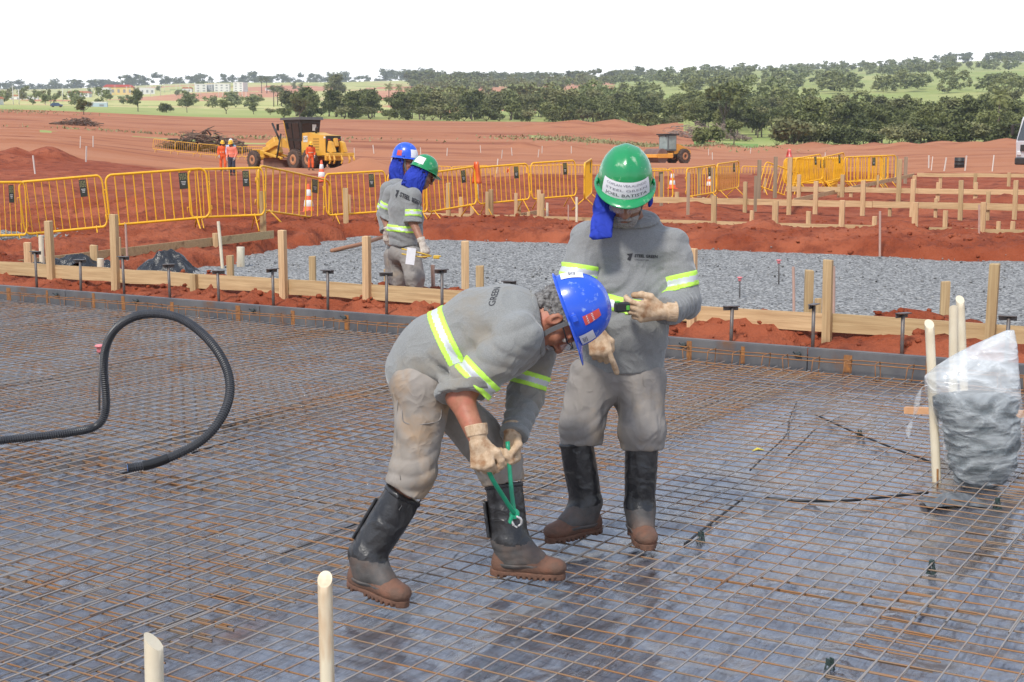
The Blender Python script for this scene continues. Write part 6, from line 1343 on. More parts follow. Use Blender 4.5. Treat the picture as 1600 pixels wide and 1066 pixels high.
# cones
conem = mat('cone_orange', (.78, .115, .03), (.70, .10, .03), 6, rough=.55); conew = mat('cone_white', (.75, .75, .73), rough=.6); CONE = []
def cone(u, y, label, h=.72, band_=True):
    p = ground_pt(u, y)
    if not CONE:
        e = empty('traffic_cone', (0, 0, 0)); rr = lambda z: .145 - .115 * z / .72
        m = MB(); m.box((0, 0, .018), (.40, .40, .036), bev=.008); m.build('base', conem, e)
        m = MB(); m.lathe([(.16, .03), (rr(.04), .05), (rr(.70), .70), (.022, .72)], 20); m.build('body', conem, e, smooth=True)
        for a, b in ((.16, .32), (.42, .58)): m = MB(); m.lathe([(rr(a) + .001, a), (rr(a) + .004, a + .004), (rr(b) + .004, b - .004), (rr(b) + .001, b)], 20); m.build('band', conew, e, smooth=True)
        CONE.append(e); o = e
    else: o = dup(CONE[0])
    o.location = p; o.scale = (h / .72,) * 3; return tag(o, label, 'traffic cone', 'traffic cones')
cone(486, 33, 'orange and white cone in front of the tilted barrier', .70); cone(507, 46, 'farther orange and white cone behind the tilted barrier', .72); cone(1047, 45, 'orange and white cone right of the standing worker', .62); cone(1104, 48, 'orange and white cone inside the open barrier pair', .62); cone(1205, 70, 'far orange cone left of the barrier stack', .6)
flagm = mat('orange_flag', (.80, .16, .04), rough=.7); pinkf = mat('pink_flag', (.78, .17, .15), rough=.7)
def flag(u, vt, vb, y, w_, hh, m, label, lean=.05):
    p = P(u, vb, y); top = P(u, vt, y); e = empty('marker_flag', p, 0, label, 'flag'); hgt = top.z - p.z
    b = MB(); b.tube([(0, 0, 0), (-lean, 0, hgt)], .010, 6); b.build('pole', conew, e, smooth=True)
    X = np.linspace(0, 1, 9); Zz = np.linspace(0, 1, 9); a, c = np.meshgrid(X, Zz, indexing='ij'); v = np.stack([-lean - .0 + w_ * (a - .45) * (1 - c * .55), .06 * np.sin(a * 7) + .02 * np.sin(c * 6), hgt - hh * (1 - c)], -1).reshape(-1, 3)
    i = np.arange(81).reshape(9, 9); f = np.stack([i[:-1, :-1], i[1:, :-1], i[1:, 1:], i[:-1, 1:]], -1).reshape(-1, 4); o = link('cloth', npmesh(v, f), m, e, smooth=True); o.modifiers.new('t', 'SOLIDIFY').thickness = .004
flag(748, 253, 312, 30.4, .22, .48, flagm, 'orange marker flag hanging at the end of a barrier'); flag(1234, 233, 292, 44.8, .22, .26, pinkf, 'pink marker flag on a thin pole above the stacked barriers'); flag(796, 263, 290, 70, .22, .30, flagm, 'small red-orange flag far behind the barriers'); flag(1014, 258, 290, 60, .25, .35, pinkf, 'pink flag peeping out right of the green helmet')
# dark barrel
q = ground_pt(1488, 88); m = MB(); m.lathe([(.27, 0), (.30, .01), (.30, .28), (.315, .30), (.30, .32), (.30, .56), (.315, .58), (.30, .60), (.30, .86), (.28, .88), (.27, .87)], 24); o = m.build('steel_barrel', mat('black_barrel', (.015, .014, .014), (.03, .026, .024), 6, rough=.55), smooth=True); o.data.set_sharp_from_angle(angle=R(50)); o.location = q; o.scale = (1.05, 1.05, .78); tag(o, 'black steel barrel standing in front of the far rail at the right', 'barrel')
# survey pegs dotted over the graded field
sp0 = None
for (u, v) in ((535, 240), (558, 246), (588, 240), (655, 248), (700, 244), (752, 239), (784, 247), (800, 243), (846, 240), (840, 246), (891, 240), (660, 244), (137, 232), (157, 230), (145, 253), (66, 272), (1108, 250), (1102, 243), (1166, 240), (1441, 263), (1445, 266), (1465, 268), (1497, 267), (1539, 267), (776, 272), (613, 272), (1281, 250)):
    lo, hi = 30., 300.
    for _ in range(40):
        y = (lo + hi) / 2; p = P(u, 500, y); vv = 235 + (EYE - ground_z(p.x, p.y)) * 2134 / y
        if vv > v: lo = y
        else: hi = y
    p = ground_pt(u, lo)
    if sp0 is None: sp0 = peg_mesh(.07, .05, .85, .03, .2).build('survey_peg', mat('pale_peg', (.62, .56, .50), rough=.8)); o = sp0
    else: o = sp0.copy(); COL.objects.link(o)
    o.location = p; o.rotation_euler = (rng.uniform(-.1, .1), rng.uniform(-.1, .1), rng.uniform(0, 3)); tag(o, 'small pale survey peg dotted across the graded red field', 'survey peg', 'survey pegs in the field')
# ---------------- motor grader
cy = mat('machine_yellow', (.72, .40, .05), (.64, .33, .04), 1.6, rough=.45, c3=(.45, .20, .06), s3=1.5, f3=(.60, .78)); cblk = mat('cab_black', (.02, .018, .017), (.035, .03, .026), 3, rough=.5); tyre = mat('dusty_tyre', (.055, .042, .036), (.11, .065, .045), 6, rough=.9); rimm = mat('dusty_rim', (.42, .19, .09), rough=.7); glass = mat('dark_cab_glass', (.02, .022, .024), rough=.08, spec=.8); lampw = mat('lamp_white', (.8, .8, .78), rough=.2); redl = mat('tail_red', (.5, .02, .02), rough=.3); dirtsteel = mat('dusty_steel', (.22, .10, .065), (.14, .075, .055), 3, rough=.7)
def wheel(parent, p, r, w_, name='wheel', flat=False):
    e = MB(); M = Matrix.Translation(Vector(p)) @ Matrix.Rotation(R(90), 4, 'X'); n = 30
    prof = [(r * .56, -w_ * .42), (r * .72, -w_ * .5), (r * .92, -w_ * .47), (r * .985, -w_ * .36), (r, -w_ * .2), (r, w_ * .2), (r * .985, w_ * .36), (r * .92, w_ * .47), (r * .72, w_ * .5), (r * .56, w_ * .42)]
    e.lathe(prof, n, M)
    for k in range(18):
        for sg in (-1, 1):
            an = 2 * math.pi * (k + .25 * (sg > 0)) / 18; e.box(M @ Vector((r * 1.012 * math.cos(an), r * 1.012 * math.sin(an), sg * w_ * .23)), (r * .07, w_ * .46, r * .06), Matrix.Rotation(-an + R(90), 4, 'Y') @ Matrix.Rotation(R(24 * sg), 4, 'Z'))
    t = e.build(name, tyre, parent, smooth=True); t.data.set_sharp_from_angle(angle=R(40))
    for sg in (-1, 1):
        m = MB(); m.lathe([(r * .57, 0), (r * .54, sg * w_ * .02), (r * .46, -sg * w_ * .12), (r * .22, -sg * w_ * .10), (r * .20, sg * w_ * .02), (.01, sg * w_ * .03)], 20, Matrix.Translation(Vector(p) + Vector((0, -sg * -1 * 0 + sg * w_ * -.40 * -1, 0))) @ Matrix.Rotation(R(90), 4, 'X')); m.build('rim', rimm, t, smooth=True)
    return t
def grader():
    Yg = 88.; p = ground_pt(497, Yg); fwd = Vector((-.70, .714, 0)); yaw = math.atan2(fwd.y, fwd.x)
    e = empty('motor_grader', p + Vector((0, 0, -.05)), yaw, 'dusty yellow motor grader with black cab and rear ripper parked on the red field', 'motor grader')
    for x in (-.80, .80):
        for y in (-1.0, 1.0): wheel(e, (x, y, .66), .66, .38)
    for y in (-.95, .95): wheel(e, (5.6, y, .62), .62, .34)
    for y in (-.72, .72): m = MB(); m.box((0, y, .72), (2.0, .18, .34), bev=.06); m.build('tandem_case', cy, e)
    m = MB(); m.prism([(-2.0, .95), (.55, .85), (.55, 2.36), (-.3, 2.40), (-1.0, 2.26), (-2.0, 2.20)], -.64, .64); hood = m.build('engine_hood', cy, e)
    for sg in (-1, 1):
        for k in range(5): m = MB(); m.box((-1.05, sg * .645, 1.30 + k * .17), (.62, .012, .10), bev=.003); m.build('louvre', mat('louvre_dark', (.42, .22, .03), rough=.6), hood)
        m = MB(); m.box((.10, sg * .646, 1.98), (.46, .012, .40), bev=.004); bd = m.build('badge', mat('badge_white', (.62, .60, .56), rough=.6), hood)
        c = bpy.data.curves.new('lettering', 'FONT'); c.body = 'CAT'; c.size = .25; c.align_x = 'CENTER'; c.align_y = 'CENTER'; c.extrude = .002; to = bpy.data.objects.new('t', c); COL.objects.link(to); me = bpy.data.meshes.new_from_object(to.evaluated_get(bpy.context.evaluated_depsgraph_get())); bpy.data.objects.remove(to)
        me.transform(Matrix.Translation((.10, sg * .656, 1.99)) @ Matrix.Rotation(R(180 if sg > 0 else 0), 4, 'Z') @ Matrix.Rotation(R(90), 4, 'X')); link('lettering', me, ink, bd)
    m = MB(); m.box((-2.03, 0, 1.62), (.06, 1.16, 1.10), bev=.01); gr = m.build('rear_panel', cblk, e)
    for y in (-.38, .38): m = MB(); m.box((-2.075, y, 1.93), (.03, .20, .08), bev=.006); m.build('tail_lamp', redl, gr); m = MB(); m.box((-2.075, y, 1.72), (.03, .14, .06), bev=.006); m.build('indicator', cy, gr)
    for y in (-.62, .62): m = MB(); m.box((-1.95, y, 2.06), (.12, .12, .14), bev=.03); m.build('work_lamp', lampw, e)
    m = MB(); m.tube([(-.55, .25, 2.3), (-.55, .25, 2.62), (-.62, .25, 2.72)], .07, 10); m.build('exhaust_stack', cblk, e, smooth=True)
    # cab: narrow below, wide under the roof
    zz = [1.10, 1.95, 3.22]; fr = [(.55, 1.95), (.45, 2.15), (.40, 2.30)]; hw = [.50, .66, .82]; m = MB(); v = []; f = []
    for (a, b), h_, z in zip(fr, hw, zz): v += [(a, -h_, z), (b, -h_, z), (b, h_, z), (a, h_, z)]
    for k in (0, 1):
        for q in range(4): f.append((k*4 + q, k*4 + (q+1) % 4, k*4 + 4 + (q+1) % 4, k*4 + 4 + q))
    f += [(3, 2, 1, 0), (8, 9, 10, 11)]; m.add(v, f); cab = m.build('cab', cblk, e)
    def quad(name, pts, mm_): b = MB(); b.add(pts, [(0, 1, 2, 3)]); o = b.build(name, mm_, cab); o.modifiers.new('t', 'SOLIDIFY').thickness = .02; return o
    def side_pt(x, z, sg, off=.015): t = (z - 1.95) / 1.27 if z > 1.95 else (z - 1.95) / .85; h_ = .66 + (.16 * t); return (x, sg * (h_ + off), z)
    for sg in (-1, 1):
        for (x0, x1, z0, z1) in ((.62, 1.30, 2.02, 3.02), (1.42, 2.10, 2.02, 3.02), (1.42, 1.92, 1.30, 1.88), (.70, 1.30, 1.35, 1.85)):
            quad('side_window', [side_pt(x0, z0, sg), side_pt(x1, z0, sg), side_pt(x1, z1, sg), side_pt(x0, z1, sg)][::sg], glass)
    quad('rear_window', [(.425, -.58, 2.05), (.40, -.68, 3.0), (.40, .68, 3.0), (.425, .58, 2.05)], glass); quad('windscreen', [(2.18, -.6, 2.0), (2.30, -.72, 3.05), (2.30, .72, 3.05), (2.18, .6, 2.0)][::-1], glass)
    m = MB(); m.box((.37, -.28, 2.72), (.02, .30, .40), Matrix.Rotation(R(-1), 4, 'Y')); m.build('paper_notice', mat('notice', (.7, .7, .68), (.45, .45, .45), 12, rough=.7), cab)
    m = MB(); m.prism([(.22, 3.22), (2.5, 3.22), (2.46, 3.36), (.28, 3.40)], -.92, .92); m.build('roof', mat('roof_grey', (.10, .095, .09), rough=.5), cab)
    for sg in (-1, 1): m = MB(); m.tube([(2.25, sg * .80, 3.0), (2.4, sg * 1.15, 2.95)], .015, 6); m.box((2.4, sg * 1.18, 2.75), (.06, .20, .42), bev=.02); m.build('mirror', cblk, cab)
    for sg in (-1, 1): m = MB(); m.tube([(1.98, sg * .58, 1.15), (2.05, sg * .72, 2.1), (2.22, sg * .84, 3.2)], .03, 6); m.build('pillar', cy, cab)
    # main frame, front axle and blade
    m = MB(); pts = [(1.7, 0, 1.15), (2.3, 0, 1.50), (3.0, 0, 1.78), (4.2, 0, 1.72), (5.0, 0, 1.45), (5.7, 0, 1.25)]
    for a, b in zip(pts, pts[1:]): m.bar(a, b, .34, .34, bev=.03)
    m.build('gooseneck_frame', cy, e); m = MB(); m.box((1.4, 0, .98), (1.6, .9, .26), bev=.03); m.build('rear_frame', cy, e)
    m = MB(); m.box((5.6, 0, .72), (.28, 1.6, .22), bev=.04); m.box((5.7, 0, 1.02), (.5, .5, .5), bev=.05); m.box((6.05, 0, 1.15), (.12, 1.5, .35), bev=.03); m.build('front_axle', cy, e)
    m = MB(); m.prism([(2.2, 1.35), (3.4, 1.5), (3.7, 1.95), (3.0, 2.05), (2.5, 1.75)], -.36, .36); m.box((4.9, -.25, 1.40), (1.1, .5, 1.2), Matrix.Rotation(R(24), 4, 'Y'), .05); m.build('blade_lift_housing', cy, e)
    for sg in (-1, 1): m = MB(); m.tube([(3.1, sg * .45, 2.35), (3.2, sg * .75, .75)], .06, 8); m.build('lift_cylinder', cblk, e, smooth=True); m = MB(); m.bar((5.5, sg * .2, 1.1), (2.6, sg * .75, .72), .16, .16, bev=.02); m.build('drawbar', cy, e)
    m = MB(); m.tube([(4.0, .5, 3.05), (3.35, .3, 1.75)], .07, 8); m.build('raised_tilt_cylinder', cblk, e, smooth=True)
    m = MB(); m.lathe([(.45, .62), (.72, .62), (.72, .74), (.45, .74)], 26, Matrix.Translation((2.75, 0, 0))); m.build('turning_circle', dirtsteel, e)
    m = MB(); prof = [(.10 * math.cos(a) * 2.2 - .15, .42 + .36 * math.sin(a)) for a in np.linspace(-1.35, 1.35, 10)]; prof = prof + [(x - .035, z) for x, z in prof[::-1]]; m.prism(prof, -1.85, 1.85, Matrix.Translation((2.7, 0, 0)) @ Matrix.Rotation(R(-18), 4, 'Z')); m.build('blade', dirtsteel, e, smooth=False)
    # ripper
    rp = None; m = MB(); m.box((-2.75, 0, .98), (.22, 2.1, .24), bev=.03); m.box((-2.35, .35, .98), (.7, .18, .22), bev=.02); m.box((-2.35, -.35, .98), (.7, .18, .22), bev=.02); rp = m.build('ripper_beam', cy, e)
    for y in (-.95, -.6, 0., .6, .95): m = MB(); m.bar((-2.75, y, 1.05), (-2.95, y, .62), .10, .14, bev=.02); m.bar((-2.95, y, .62), (-2.82, y, .42), .07, .09, bev=.01); m.build('shank', cy, rp)
    for y in (-.45, .45): m = MB(); m.prism([(-2.1, 1.2), (-2.45, 1.1), (-2.75, 1.15), (-2.5, 1.75), (-2.25, 1.85)], y - .13, y + .13); m.build('ripper_arm', cy, rp)
    m = MB(); m.box((-2.3, 0, 1.75), (.2, .3, .55), Matrix.Rotation(R(14), 4, 'Y'), .04); m.build('ripper_cylinder', cy, rp); m = MB(); m.box((-2.0, 0, .85), (.2, 1.3, .5), bev=.03); m.build('rear_counterweight', cy, e)
    e.scale = (.99, .99, .99)
grader()
def roller():
    p = ground_pt(1044, 136.); fwd = Vector((-.80, -.60, 0)); e = empty('soil_roller', p, math.atan2(fwd.y, fwd.x), 'single drum soil roller with pale cab on the far graded ground', 'roller'); oy = mat('roller_orange', (.80, .36, .05), (.72, .30, .04), 2, rough=.5)
    M = Matrix.Translation((2.1, 0, .75)) @ Matrix.Rotation(R(90), 4, 'X'); m = MB(); m.lathe([(.30, -1.05), (.72, -1.06), (.75, -1.03), (.75, 1.03), (.72, 1.06), (.30, 1.05)], 32, M); d = m.build('drum', mat('drum_steel', (.15, .085, .07), (.22, .12, .09), 2, rough=.6), e, smooth=True); d.data.set_sharp_from_angle(angle=R(40))
    m = MB()
    for y in (-1.2, 1.2): m.box((1.9, y, .78), (2.0, .14, .42), bev=.03)
    m.box((.95, 0, .85), (.25, 2.5, .42), bev=.03); m.box((3.0, 0, .78), (.18, 2.5, .34), bev=.03); m.build('drum_frame', oy, e)
    for y in (-.85, .85): wheel(e, (-1.0, y, .74), .74, .46)
    m = MB(); m.prism([(-2.2, .95), (.1, .95), (.1, 2.0), (-.5, 1.95), (-2.1, 1.35)], -.6, .6); m.build('engine_hood', oy, e); m = MB(); m.box((-.4, 0, .85), (2.2, 1.2, .35), bev=.04); m.build('chassis', cblk, e)
    m = MB(); m.box((.45, 0, 2.05), (1.15, 1.35, 1.55), bev=.04); cab = m.build('cab', mat('cab_frame_grey', (.10, .11, .11), rough=.5), e)
    pane = mat('dusty_glass', (.30, .36, .34), (.22, .27, .26), 2.5, rough=.25)
    for (c_, d_) in (((1.035, 0, 2.1), (.02, 1.15, 1.3)), ((-.135, 0, 2.2), (.02, 1.15, 1.0)), ((.45, .685, 2.1), (.95, .02, 1.3)), ((.45, -.685, 2.1), (.95, .02, 1.3))): m = MB(); m.box(c_, d_); m.build('window', pane, cab)
    m = MB(); m.box((.45, 0, 2.90), (1.6, 1.75, .12), bev=.04); m.build('roof', cblk, cab)
    for y in (-.5, .5): m = MB(); m.box((1.2, y, 2.74), (.10, .16, .14), bev=.02); m.build('lamp', cblk, cab)
roller()
def truck():
    p = ground_pt(1606, 62.); e = empty('white_truck', p + Vector((1.05, .6, 0)), R(180 + 8), 'white truck cut off by the right edge of the photo', 'truck'); wm = mat('truck_white', (.72, .73, .74), (.66, .66, .66), 1., rough=.35, coat=.3)
    m = MB(); m.prism([(-.6, .75), (1.28, .75), (1.32, 1.5), (1.05, 2.62), (.8, 2.78), (-.6, 2.80)], -1.1, 1.1); cab = m.build('cab', wm, e)
    m = MB(); m.add([(1.335, -.98, 1.58), (1.335, .98, 1.58), (1.095, .92, 2.52), (1.095, -.92, 2.52)], [(0, 1, 2, 3)]); m.build('windscreen', glass, cab).modifiers.new('t', 'SOLIDIFY').thickness = .02
    for sg in (-1, 1):
        m = MB(); m.add([(.1, sg * 1.112, 1.62), (1.12, sg * 1.112, 1.62), (.92, sg * 1.112, 2.45), (.1, sg * 1.112, 2.5)], [(0, 1, 2, 3)]); m.build('side_window', glass, cab).modifiers.new('t', 'SOLIDIFY').thickness = .02
        m = MB(); m.tube([(1.1, sg * 1.12, 2.3), (1.35, sg * 1.38, 2.3)], .02, 6); m.box((1.36, sg * 1.4, 2.05), (.10, .18, .5), bev=.03); m.build('mirror', cblk, cab); m = MB(); m.box((1.32, sg * .8, .98), (.06, .34, .2), bev=.03); m.build('headlight', lampw, cab)
        wheel(e, (.35, sg * .95, .5), .5, .3); wheel(e, (-3.6, sg * .95, .5), .5, .3)
    m = MB(); m.box((1.28, 0, .62), (.18, 2.2, .34), bev=.05); m.build('bumper', cblk, e); m = MB(); m.box((1.335, 0, 1.22), (.03, 1.3, .3), bev=.01); m.build('grille', cblk, cab)
    m = MB(); m.box((-2.6, 0, .78), (5.2, .8, .22)); m.build('chassis', cblk, e); m = MB(); m.box((-2.9, 0, 1.75), (4.3, 2.3, 1.7), bev=.04); m.build('cargo_box', wm, e)
truck()
# ---------------- heaps of uprooted brush
barkm = mat('dead_wood', (.20, .13, .09), (.11, .07, .05), 6, rough=.95)
def brush(u0, u1, y, hgt, n, label, seed, mt=None):
    r_ = random.Random(seed); c = ground_pt((u0 + u1) / 2, y); W = (u1 - u0) / 2134 * y; m = MB()
    for k in range(n):
        x = r_.uniform(-W / 2, W / 2); h_ = hgt * (1 - (2 * abs(x) / W) ** 2) * r_.uniform(.5, 1.1); L_ = r_.uniform(.6, 2.6); a = r_.uniform(0, 6.3); el = r_.uniform(-.3, .45); p = Vector((x, r_.uniform(-2, 2), r_.uniform(0, 1) * h_)); d = Vector((math.cos(a) * math.cos(el), math.sin(a) * math.cos(el), math.sin(el))) * L_ / 2
        md = p + Vector((r_.uniform(-.2, .2), r_.uniform(-.2, .2), r_.uniform(0, .25))); rd = r_.uniform(.03, .12); m.tube([p - d, md, p + d], [rd, rd * .8, rd * .3], 5)
    o = m.build('brush_pile', mt or barkm); o.location = c; tag(o, label, 'brush pile')
brush(258, 392, 135, 2.0, 420, 'tangled pile of uprooted trunks and roots left of the grader', 3); brush(1010, 1165, 268, 3.4, 520, 'long grey pile of cleared branches at the edge of the woods', 4, mat('grey_dead_wood', (.34, .26, .22), (.22, .15, .12), 3, rough=.95)); brush(100, 165, 215, 1.2, 160, 'low heap of dry brush on the graded field at left', 5)
# ------------------------------------------------------------------ trees, town and air
def leafmat(name, c1, c2, rnd): 
    m = mat(name, c1, c2, 1.3, rough=.75, rnd=rnd, spec=.2, lo=.3, hi=.7); return m
leafs = [leafmat('foliage_dark', (.095, .110, .038), (.155, .168, .065), .9), leafmat('foliage_mid', (.13, .148, .052), (.205, .215, .085), .9), leafmat('foliage_olive', (.15, .155, .065), (.22, .215, .10), .9), leafmat('foliage_pale', (.25, .285, .11), (.33, .34, .15), .8)]
trunkm = mat('tree_bark', (.10, .075, .055), (.16, .125, .095), 4, rough=.95)
def crown_pts(r_, H, W, th, nc, shape):
    cs = []
    lobes = [(r_.uniform(0, 6.28), r_.uniform(.25, .6), r_.uniform(.25, .95), r_.uniform(.30, .5)) for _ in range(7)]
    for k in range(nc):
        a, rr, zz, sz = lobes[r_.randrange(len(lobes))]; ct = np.array([math.cos(a) * rr * W * .5, math.sin(a) * rr * W * .5, th + (H - th) * zz * .85])
        d = np.array([r_.gauss(0, 1) for _ in range(3)]); d /= np.linalg.norm(d); q = ct + d * sz * W * .42 * r_.uniform(.55, 1) * np.array([1, 1, shape]); q[2] = max(th * .7, q[2]); cs.append(q)
    return cs
def leaf_quads(cs, r_, per, size, spread):
    rs = np.random.default_rng(r_.randrange(10 ** 6)); C = np.repeat(np.array(cs), per, 0); C = C + rs.normal(0, spread, C.shape) * np.array([1, 1, .75]); n = len(C)
    nm = rs.normal(0, 1, (n, 3)) + np.array([0, 0, .7]); nm /= np.linalg.norm(nm, axis=1, keepdims=True); t = np.cross(nm, rs.normal(0, 1, (n, 3))); t /= np.linalg.norm(t, axis=1, keepdims=True); b = np.cross(nm, t); s = size * rs.uniform(.55, 1.3, (n, 1))
    v = np.stack([C - t * s, C - b * s * .55, C + t * s, C + b * s * .55], 1).reshape(-1, 3); f = np.arange(4 * n).reshape(n, 4); return v, f
def trunk_mb(r_, H, W, th, cs):
    m = MB(); top = Vector((r_.uniform(-.3, .3), r_.uniform(-.3, .3), th * 1.1)); rb = max(.10, H * .022); m.tube([(0, 0, -.4), (top.x * .4, top.y * .4, th * .5), top], [rb * 1.25, rb, rb * .8], 7)
    for k in range(7):
        q = Vector(cs[r_.randrange(len(cs))]) * .86; q.z = max(q.z, th); md = top.lerp(q, .5) + Vector((0, 0, -.05 * H)); m.tube([top - Vector((0, 0, .1)), md, q], [rb * .55, rb * .35, rb * .12], 5)
    return m
PROTO = []
def make_tree(kind, seed, H, W, th, li, nc=70, per=26, size=.34, spread=.42, shape=.8):
    r_ = random.Random(seed); cs = crown_pts(r_, H, W, th, nc, shape); e = empty(kind, (0, 0, -500)); v, f = leaf_quads(cs, r_, per, size, spread); link('crown', npmesh(v, f), leafs[li], e); trunk_mb(r_, H, W, th, cs).build('trunk', trunkm, e, smooth=True); e['H'] = H; return e
def make_palm(seed, H):
    r_ = random.Random(seed); e = empty('palm_tree', (0, 0, -500)); m = MB(); m.tube([(0, 0, -.4), (r_.uniform(-.15, .15), 0, H * .45), (r_.uniform(-.2, .2), .1, H * .8)], [.24, .18, .15], 8); top = m.v[-4].copy(); top = Vector((0, .1, H * .8)); m.build('trunk', trunkm, e, smooth=True)
    v = []; f = []
    for k in range(26):
        a = k * 2.4 + r_.uniform(-.2, .2); el = 1.25 - 1.7 * (k / 26) + r_.uniform(-.15, .15); L_ = H * .27 * r_.uniform(.85, 1.1); p = top.copy(); d = Vector((math.cos(a) * math.cos(el), math.sin(a) * math.cos(el), math.sin(el))); n = 9
        for i in range(n):
            q = p + d * L_ / n; d = (d + Vector((0, 0, -.17))).normalized(); sd = d.cross(Vector((0, 0, 1))).normalized(); w_ = H * .065 * math.sin(math.pi * (i + .7) / (n + .6))
            for sg in (-1, 1):
                for j in (0, .5):
                    b = p.lerp(q, j); o_ = len(v); tip = b + sd * sg * w_ + d * w_ * .6 + Vector((0, 0, -w_ * .45)); v += [b, b + d * L_ / n * .32, tip + d * .04, tip]; f.append((o_, o_ + 1, o_ + 2, o_ + 3))
            p = q
    link('crown', mesh(v, f), leafs[1], e); e['H'] = H; return e
KINDS = {}
KINDS['dark'] = [make_tree('broadleaf_tree', 11 + k, 8.5, 8.5, 1.6, 0, 90, 26, .33, .40, .85) for k in range(3)]
KINDS['mid'] = [make_tree('broadleaf_tree', 31 + k, 8., 8., 1.4, 1, 85, 26, .33, .42, .8) for k in range(3)]
KINDS['olive'] = [make_tree('broadleaf_tree', 51 + k, 7.5, 8., 1.6, 2, 75, 24, .34, .44, .8) for k in range(2)]
KINDS['bush'] = [make_tree('shrub', 71 + k, 3.6, 5.6, .2, (0, 2)[k % 2], 60, 26, .26, .34, .75) for k in range(3)]
KINDS['open'] = [make_tree('broadleaf_tree', 91 + k, 9., 7.5, 2.8, 1, 46, 26, .34, .36, .7) for k in range(2)]
KINDS['palm'] = [make_palm(5 + k, 9.) for k in range(3)]
used = {}
def plant(kind, u, d, H, label, group=None, wide=1.):
    p = ground_pt(u, d * math.cos(math.atan((u - 800) / 2134))); i = rng.randrange(len(KINDS[kind])); pr = KINDS[kind][i]; key = (kind, i)
    if key not in used: o = pr; used[key] = 1
    else: o = dup(pr)
    s = H / pr['H']; o.matrix_world = Matrix.Translation(p) @ Matrix.Rotation(rng.uniform(0, 6.28), 4, 'Z') @ Matrix.Diagonal((s * wide, s * wide, s, 1))
    for k in ('group',):
        if k in o: del o[k]
    return tag(o, label, {'palm': 'palm', 'bush': 'shrub'}.get(kind, 'tree'), group)
def dist_at(u, v, lo=60., hi=3000.):
    best = None
    for y in np.geomspace(lo, hi, 400):
        p = P(u, 500, y); vv = 235 + (EYE - float(base_z(p.x, p.y))) * 2134 / y
        if vv <= v: return y
    return hi
for (kind, u, vb, vt, wd, lab) in (('dark', 145, 177, 153, 1.2, 'dark round tree at the left edge of the red field'), ('dark', 228, 174, 140, .85, 'tall dark tree on a clear trunk left of the round bush'), ('bush', 271, 176, 162, 1.2, 'dark rounded bush between two field trees at left'), ('open', 303, 176, 150, .9, 'open-crowned tree just right of the rounded bush'), ('mid', 363, 178, 157, 1.25, 'flat-topped green tree midway between bush and grader'), ('mid', 405, 179, 161, 1.2, 'greyish green tree left of the grader'), ('bush', 430, 180, 171, 1.2, 'low shrub left of the grader cab'),
       ('mid', 4, 170, 145, .9, 'tree cut off at the left photo edge'), ('open', 95, 163, 139, .6, 'slim tall pale tree at the far left settlement'), ('olive', 535, 165, 118, .8, 'tall pale green tree standing above the palms, left of centre'), ('dark', 475, 186, 148, 1., 'dark tree directly behind the grader cab')):
    d = dist_at(u, vb); plant(kind, u, d, (vb - vt) * d / 2134 * 1.05, lab, None, wd)
for (u, vb, vt) in ((436, 172, 139), (442, 170, 138), (448, 171, 139), (453, 170, 147), (518, 170, 134), (570, 172, 146), (579, 172, 143), (612, 170, 134), (627, 170, 136), (640, 168, 140), (650, 168, 140), (657, 168, 141), (664, 168, 140), (706, 168, 142), (426, 150, 122), (418, 150, 124)):
    d = dist_at(u, vb - 4); plant('palm', u, d, (vb - vt) * d / 2134, 'slender palm standing in the pasture beyond the red field', 'palms in the far pasture')
plant('palm', 1545, 268, 10.2, 'large palm in front of the woods at the far right'); plant('palm', 1410, 255, 5.6, 'small palm with hanging dry fronds in the right-hand woods'); plant('palm', 1366, 290, 6., 'half hidden palm deeper in the right-hand woods'); plant('palm', 1432, 262, 5., 'second small palm beside the one with dry fronds')
plant('open', 1125, 292, 12.0, 'big dark tree towering over the brush pile right of the roller', None, 1.25); plant('open', 1140, 222, 5., 'thin bare-stemmed young tree on the green grass patch'); plant('bush', 1105, 218, 4., 'greyish thorny bush on the bank beside the green patch'); plant('bush', 1228, 236, 5., 'round olive bush at the front of the right-hand woods', None, 1.2)
lab = {'dark': 'dark green tree in the dense woods beyond the red field', 'mid': 'mid green tree in the dense woods beyond the red field', 'olive': 'olive green tree in the dense woods beyond the red field', 'bush': 'bushy undergrowth shrub along the front of the far woods'}
grp = {'dark': 'dark trees of the far woods', 'mid': 'mid green trees of the far woods', 'olive': 'olive trees of the far woods', 'bush': 'shrubs along the far woods'}
tr_ = random.Random(77)
def grove(u0, u1, d0, d1, n, hs, kinds):
    pts = []
    t = 0
    while len(pts) < n and t < n * 40:
        t += 1; u = tr_.uniform(u0, u1); e0 = np.interp(u, d0[0], d0[1]); d = e0 + (np.interp(u, d1[0], d1[1]) - e0) * tr_.random() ** 1.25; q = P(u, 500, d)
        if all((q.x - a) ** 2 + (q.y - b) ** 2 > 17 for a, b in pts): pts.append((q.x, q.y)); k = tr_.choice(kinds); h_ = tr_.uniform(*hs) * (.5 if k == 'bush' else 1); plant(k, u, math.hypot(q.x, q.y), h_, lab[k], grp[k], tr_.uniform(.95, 1.3))
grove(455, 1070, ([455, 900, 1070], [375, 362, 350]), ([455, 1070], [440, 470]), 105, (5.2, 8.6), ['dark', 'mid', 'mid', 'olive', 'dark'])
grove(1075, 1660, ([1075, 1180, 1240, 1660], [305, 285, 246, 244]), ([1075, 1660], [420, 400]), 128, (5.0, 8.2), ['dark', 'mid', 'mid', 'olive', 'dark'])
for k in range(26): u = 460 + k * 25 + tr_.uniform(-9, 9); plant('bush', u, np.interp(u, [455, 900, 1070], [368, 356, 330]) * 1.0, tr_.uniform(2.2, 4.0), lab['bush'], grp['bush'], 1.2)
